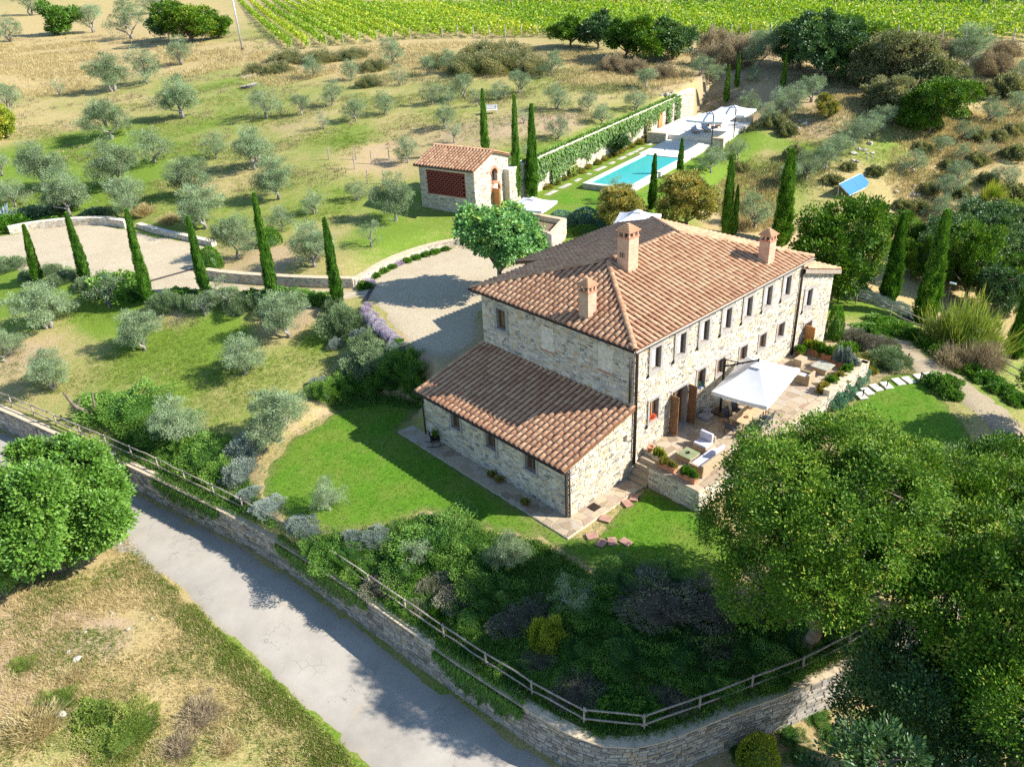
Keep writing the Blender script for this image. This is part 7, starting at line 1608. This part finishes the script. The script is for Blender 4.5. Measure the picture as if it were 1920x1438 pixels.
for i, (pl, n) in enumerate([([(-20,560),(200,560),(330,595),(600,610),(640,680),(600,770),(480,810),(250,770),(60,730),(-20,700)], 9000), ([(-20,230),(200,200),(420,150),(640,200),(700,330),(640,430),(380,420),(200,400),(-20,380)], 11000), ([(640,180),(900,150),(1180,150),(1280,170),(1000,280),(780,260),(640,280)], 6000), ([(1400,200),(1680,200),(1680,340),(1480,440),(1400,330)], 3500), ([(480,100),(450,0),(950,0),(1300,10),(1930,10),(1930,80),(1300,72),(800,75)], 7000), ([(560,1000),(860,980),(1050,1020),(1400,1100),(1560,1180),(1300,1350),(1120,1380),(800,1190)], 5000)]):
    grasses('short_grass', 'thin short grass '+['over the front garden under the olives', 'over the grove above the court', 'over the grove above the pool wall', 'on the terraces right of the pool', 'between the vine rows', 'on the bank above the road wall'][i], pl, n, [.12, .2, .2, .2, .35, .15][i], [.02, .03, .03, .03, .06, .02][i], ML_GRASS, 130+i, 5, [.08, .16, .18, .16, .3, .1][i], .3, patch(.6, .1, 30+i))
for i, (P, n) in enumerate([(LAWN, 16000), (LAWN2, 6000)]):
    rg = np.random.default_rng(150+i); X = rg.uniform(P[:, 0].min(), P[:, 0].max(), n*3); Y = rg.uniform(P[:, 1].min(), P[:, 1].max(), n*3); d = sdist(X, Y, P); k = d > -.25
    q = np.repeat(np.nonzero(k)[0][:n], 3); nb = len(q); B = np.stack([X[q]+rg.normal(0, .04, nb), Y[q]+rg.normal(0, .04, nb), Zf(X[q], Y[q])+.03], 1); D = unit(np.array([0, 0, 1.])+sph(rg, nb)*.7); D[:, 2] = abs(D[:, 2])
    V, F = leafquads(B, D, sph(rg, nb), rg.uniform(.04, .085, nb), .018); c = B.mean(0); o = link_mesh('lawn_grass', np_mesh('lawn_grass', V-c, F, rg.random(nb), False, m_leaf('lawn_blade', [(0, (.04, .11, .008)), (.5, (.075, .19, .014)), (1, (.16, .28, .035))], .3, .5, .2))); o.location = c; tag(o, ['mown grass blades of the front lawn', 'mown grass blades of the right hand lawn'][i], 'grass', kind='stuff')
for i, (pl, n, L, mm, nm) in enumerate([([(540,1010),(640,1010),(730,985),(800,965),(930,1005),(1010,1016),(1120,1090),(1260,1114),(1400,1095),(1480,1150),(1640,1180),(1620,1215),(1480,1285),(1290,1365),(1200,1388),(1110,1380),(980,1310),(800,1195),(640,1085),(545,1020)], 17000, .24, ML_ROS, 'low dark green ground cover filling the bank above the road wall'), ([(225,850),(200,775),(300,770),(400,840),(440,860),(500,960),(540,1010),(420,950)], 4500, .2, ML_ROS, 'low green ground cover above the left road wall'), ([(600,720),(640,690),(700,680),(780,660),(800,740),(720,760),(620,770)], 3000, .2, ML_ROS, 'low ground cover on the bank beside the wing')]):
    grasses('ground_cover', nm, pl, n, L, .035, mm, 160+i, 7, .12, .4)
for i, (pl, n, mm) in enumerate([([(-20,60),(450,60),(640,110),(1000,90),(1300,110),(1260,170),(1000,280),(700,300),(560,390),(200,400),(-20,380)], 4500, ML_DRYSH), ([(1320,150),(1500,140),(1930,150),(1930,430),(1700,430),(1480,440),(1340,400)], 4500, ML_THIN), ([(640,100),(1300,100),(1280,170),(900,200),(640,180)], 2600, ML_THIN)]):
    grasses('dry_scrub', 'scattered low dry scrub '+['over the whole upper grove', 'over the right hand slope', 'under the vineyard edge'][i], pl, n, .42, .06, mm, 180+i, 8, .3, .3, patch(.5, .7, 50+i))
# ------------------------------------------------------------------ rocks, logs, posts
M_ROCK = m_stone('field_rock', [(0, (.34, .30, .24)), (.5, (.48, .43, .35)), (1, (.60, .55, .46))], .2)
def rockmesh(seed):
    rg = np.random.default_rng(seed); v, f = core([((0, 0, 0), (1, 1, .7))], 1.0, None, 7, 4); v += rg.normal(0, .13, v.shape); return np_mesh('rock', v, f, np.full(len(f), rg.random()), False, M_ROCK)
RK = [rockmesh(s) for s in range(5)]
for i, (u, v, w, lb) in enumerate([(145, 1236, 16, 'white rock alone on the bare bank'), (128, 1222, 9, 'smaller pale rock above the white one'), (240, 1180, 10, 'pale rock under the big leafy tree'), (210, 1150, 8, 'small pale rock at the edge of the tree shade'), (160, 1185, 8, 'small rock on the bare yellow soil'), (115, 1340, 20, 'grey rock half hidden in the weeds'), (95, 1330, 14, 'grey rock left of the half hidden one'), (165, 1390, 14, 'rock in the lower left weeds'), (285, 1160, 7, 'tiny rock near the road verge'), (365, 1310, 8, 'small rock in the middle of the bank')]):
    p = ground_at(u, v); r = w/px_per_m(p)/2; o = put(RK[i % 5], 'rock', (p.x, p.y, p.z+r*.2), (r, r*.8, r*.8), i*1.7); tag(o, lb, 'rock', 'rocks on the lower left bank')
for lb, u, v, n, sp in (('heap of pale stones at the edge of the scrub right of the pole', 470, 143, 16, 1.5), ('heap of rubble stones above the far end of the pool wall', 1257, 182, 10, .9), ('low line of pale stones on the terrace over the solar collector', 1620, 288, 12, 2.2), ('pale stones showing in the slope above the middle oaks', 1130, 108, 10, 1.6), ('pale stones in the bank right of the pool lawn', 1490, 240, 9, 1.6), ('pale stones breaking out of the right hand slope', 1700, 365, 9, 1.6)):
    p = ground_at(u, v); t = thing('stone_heap', lb, 'stone heap', p); rg = np.random.default_rng(int(u))
    for k in range(n):
        x, y = rg.normal(0, sp*.6, 2)*np.array([1, .5]); r = rg.uniform(.16, .38); o = put(RK[k % 5], 'rock', (x, y, Z(p.x+x, p.y+y)-p.z+r*.2), (r, r*.8, r*.8), k*2.1); o.parent = t
p = ground_at(468, 166); t = thing('log_pile', 'few bleached logs lying crossed on the grass', 'logs', p)
for k in range(6): m = MB(); a = .4*k-.9; d = Vector((math.cos(a-.6), math.sin(a-.6), 0))*1.3; o = Vector((.2*k-.5, .1*(k % 2), .12+.07*k)); m.tube([o-d, o+d*.9+Z_*.1], [.09, .06], 6); m.build('log', M_BARKG, t)
for i, (u, v) in enumerate([(665, 318), (668, 300), (697, 308), (730, 300), (617, 300), (514, 112), (521, 110), (690, 345), (720, 345), (760, 285)]):
    p = ground_at(u, v); m = MB(); m.tube([(0, 0, -.2), (.03, .02, 1.35)], .055, 6); o = m.build('fence_post', M_RAIL); o.location = p; tag(o, 'weathered wooden stake in the olive grove, '+row_labels([(665, 318), (668, 300), (697, 308), (730, 300), (617, 300), (514, 112), (521, 110), (690, 345), (720, 345), (760, 285)], 13)[i], 'post', 'stakes in the grove')
p = ground_at(180, 785); t = thing('pruned_tree', 'hard pruned bare olive stump with two upright limbs', 'tree', p); m = MB(); m.tube([(0, 0, -.1), (-.2, .2, .5), (-.7, .5, .9), (-.95, .6, 1.5), (-1.1, .6, 2.1)], [.16, .13, .11, .09, .06], 7); m.tube([(-.2, .2, .5), (.1, -.2, .9), (.2, -.3, 1.9)], [.1, .08, .05], 6); m.tube([(-.7, .5, .9), (-.3, .8, 1.3)], [.07, .03], 5); m.build('trunk', M_BARK, t)
p = ground_at(1740, 612); t = thing('street_lamp', 'slim grey lamp post leaning against the tallest dark cypress', 'lamp', (p.x+.35, p.y-.75, Z(p.x+.35, p.y-.75))); m = MB(); m.tube([(0, 0, -.2), (0, 0, 3.6)], .04, 6); m.build('post', M_METAL, t); m = MB(); m.box((0, -.12, 3.62), (.2, .42, .09)); m.build('lamp_head', M_ALU, t)
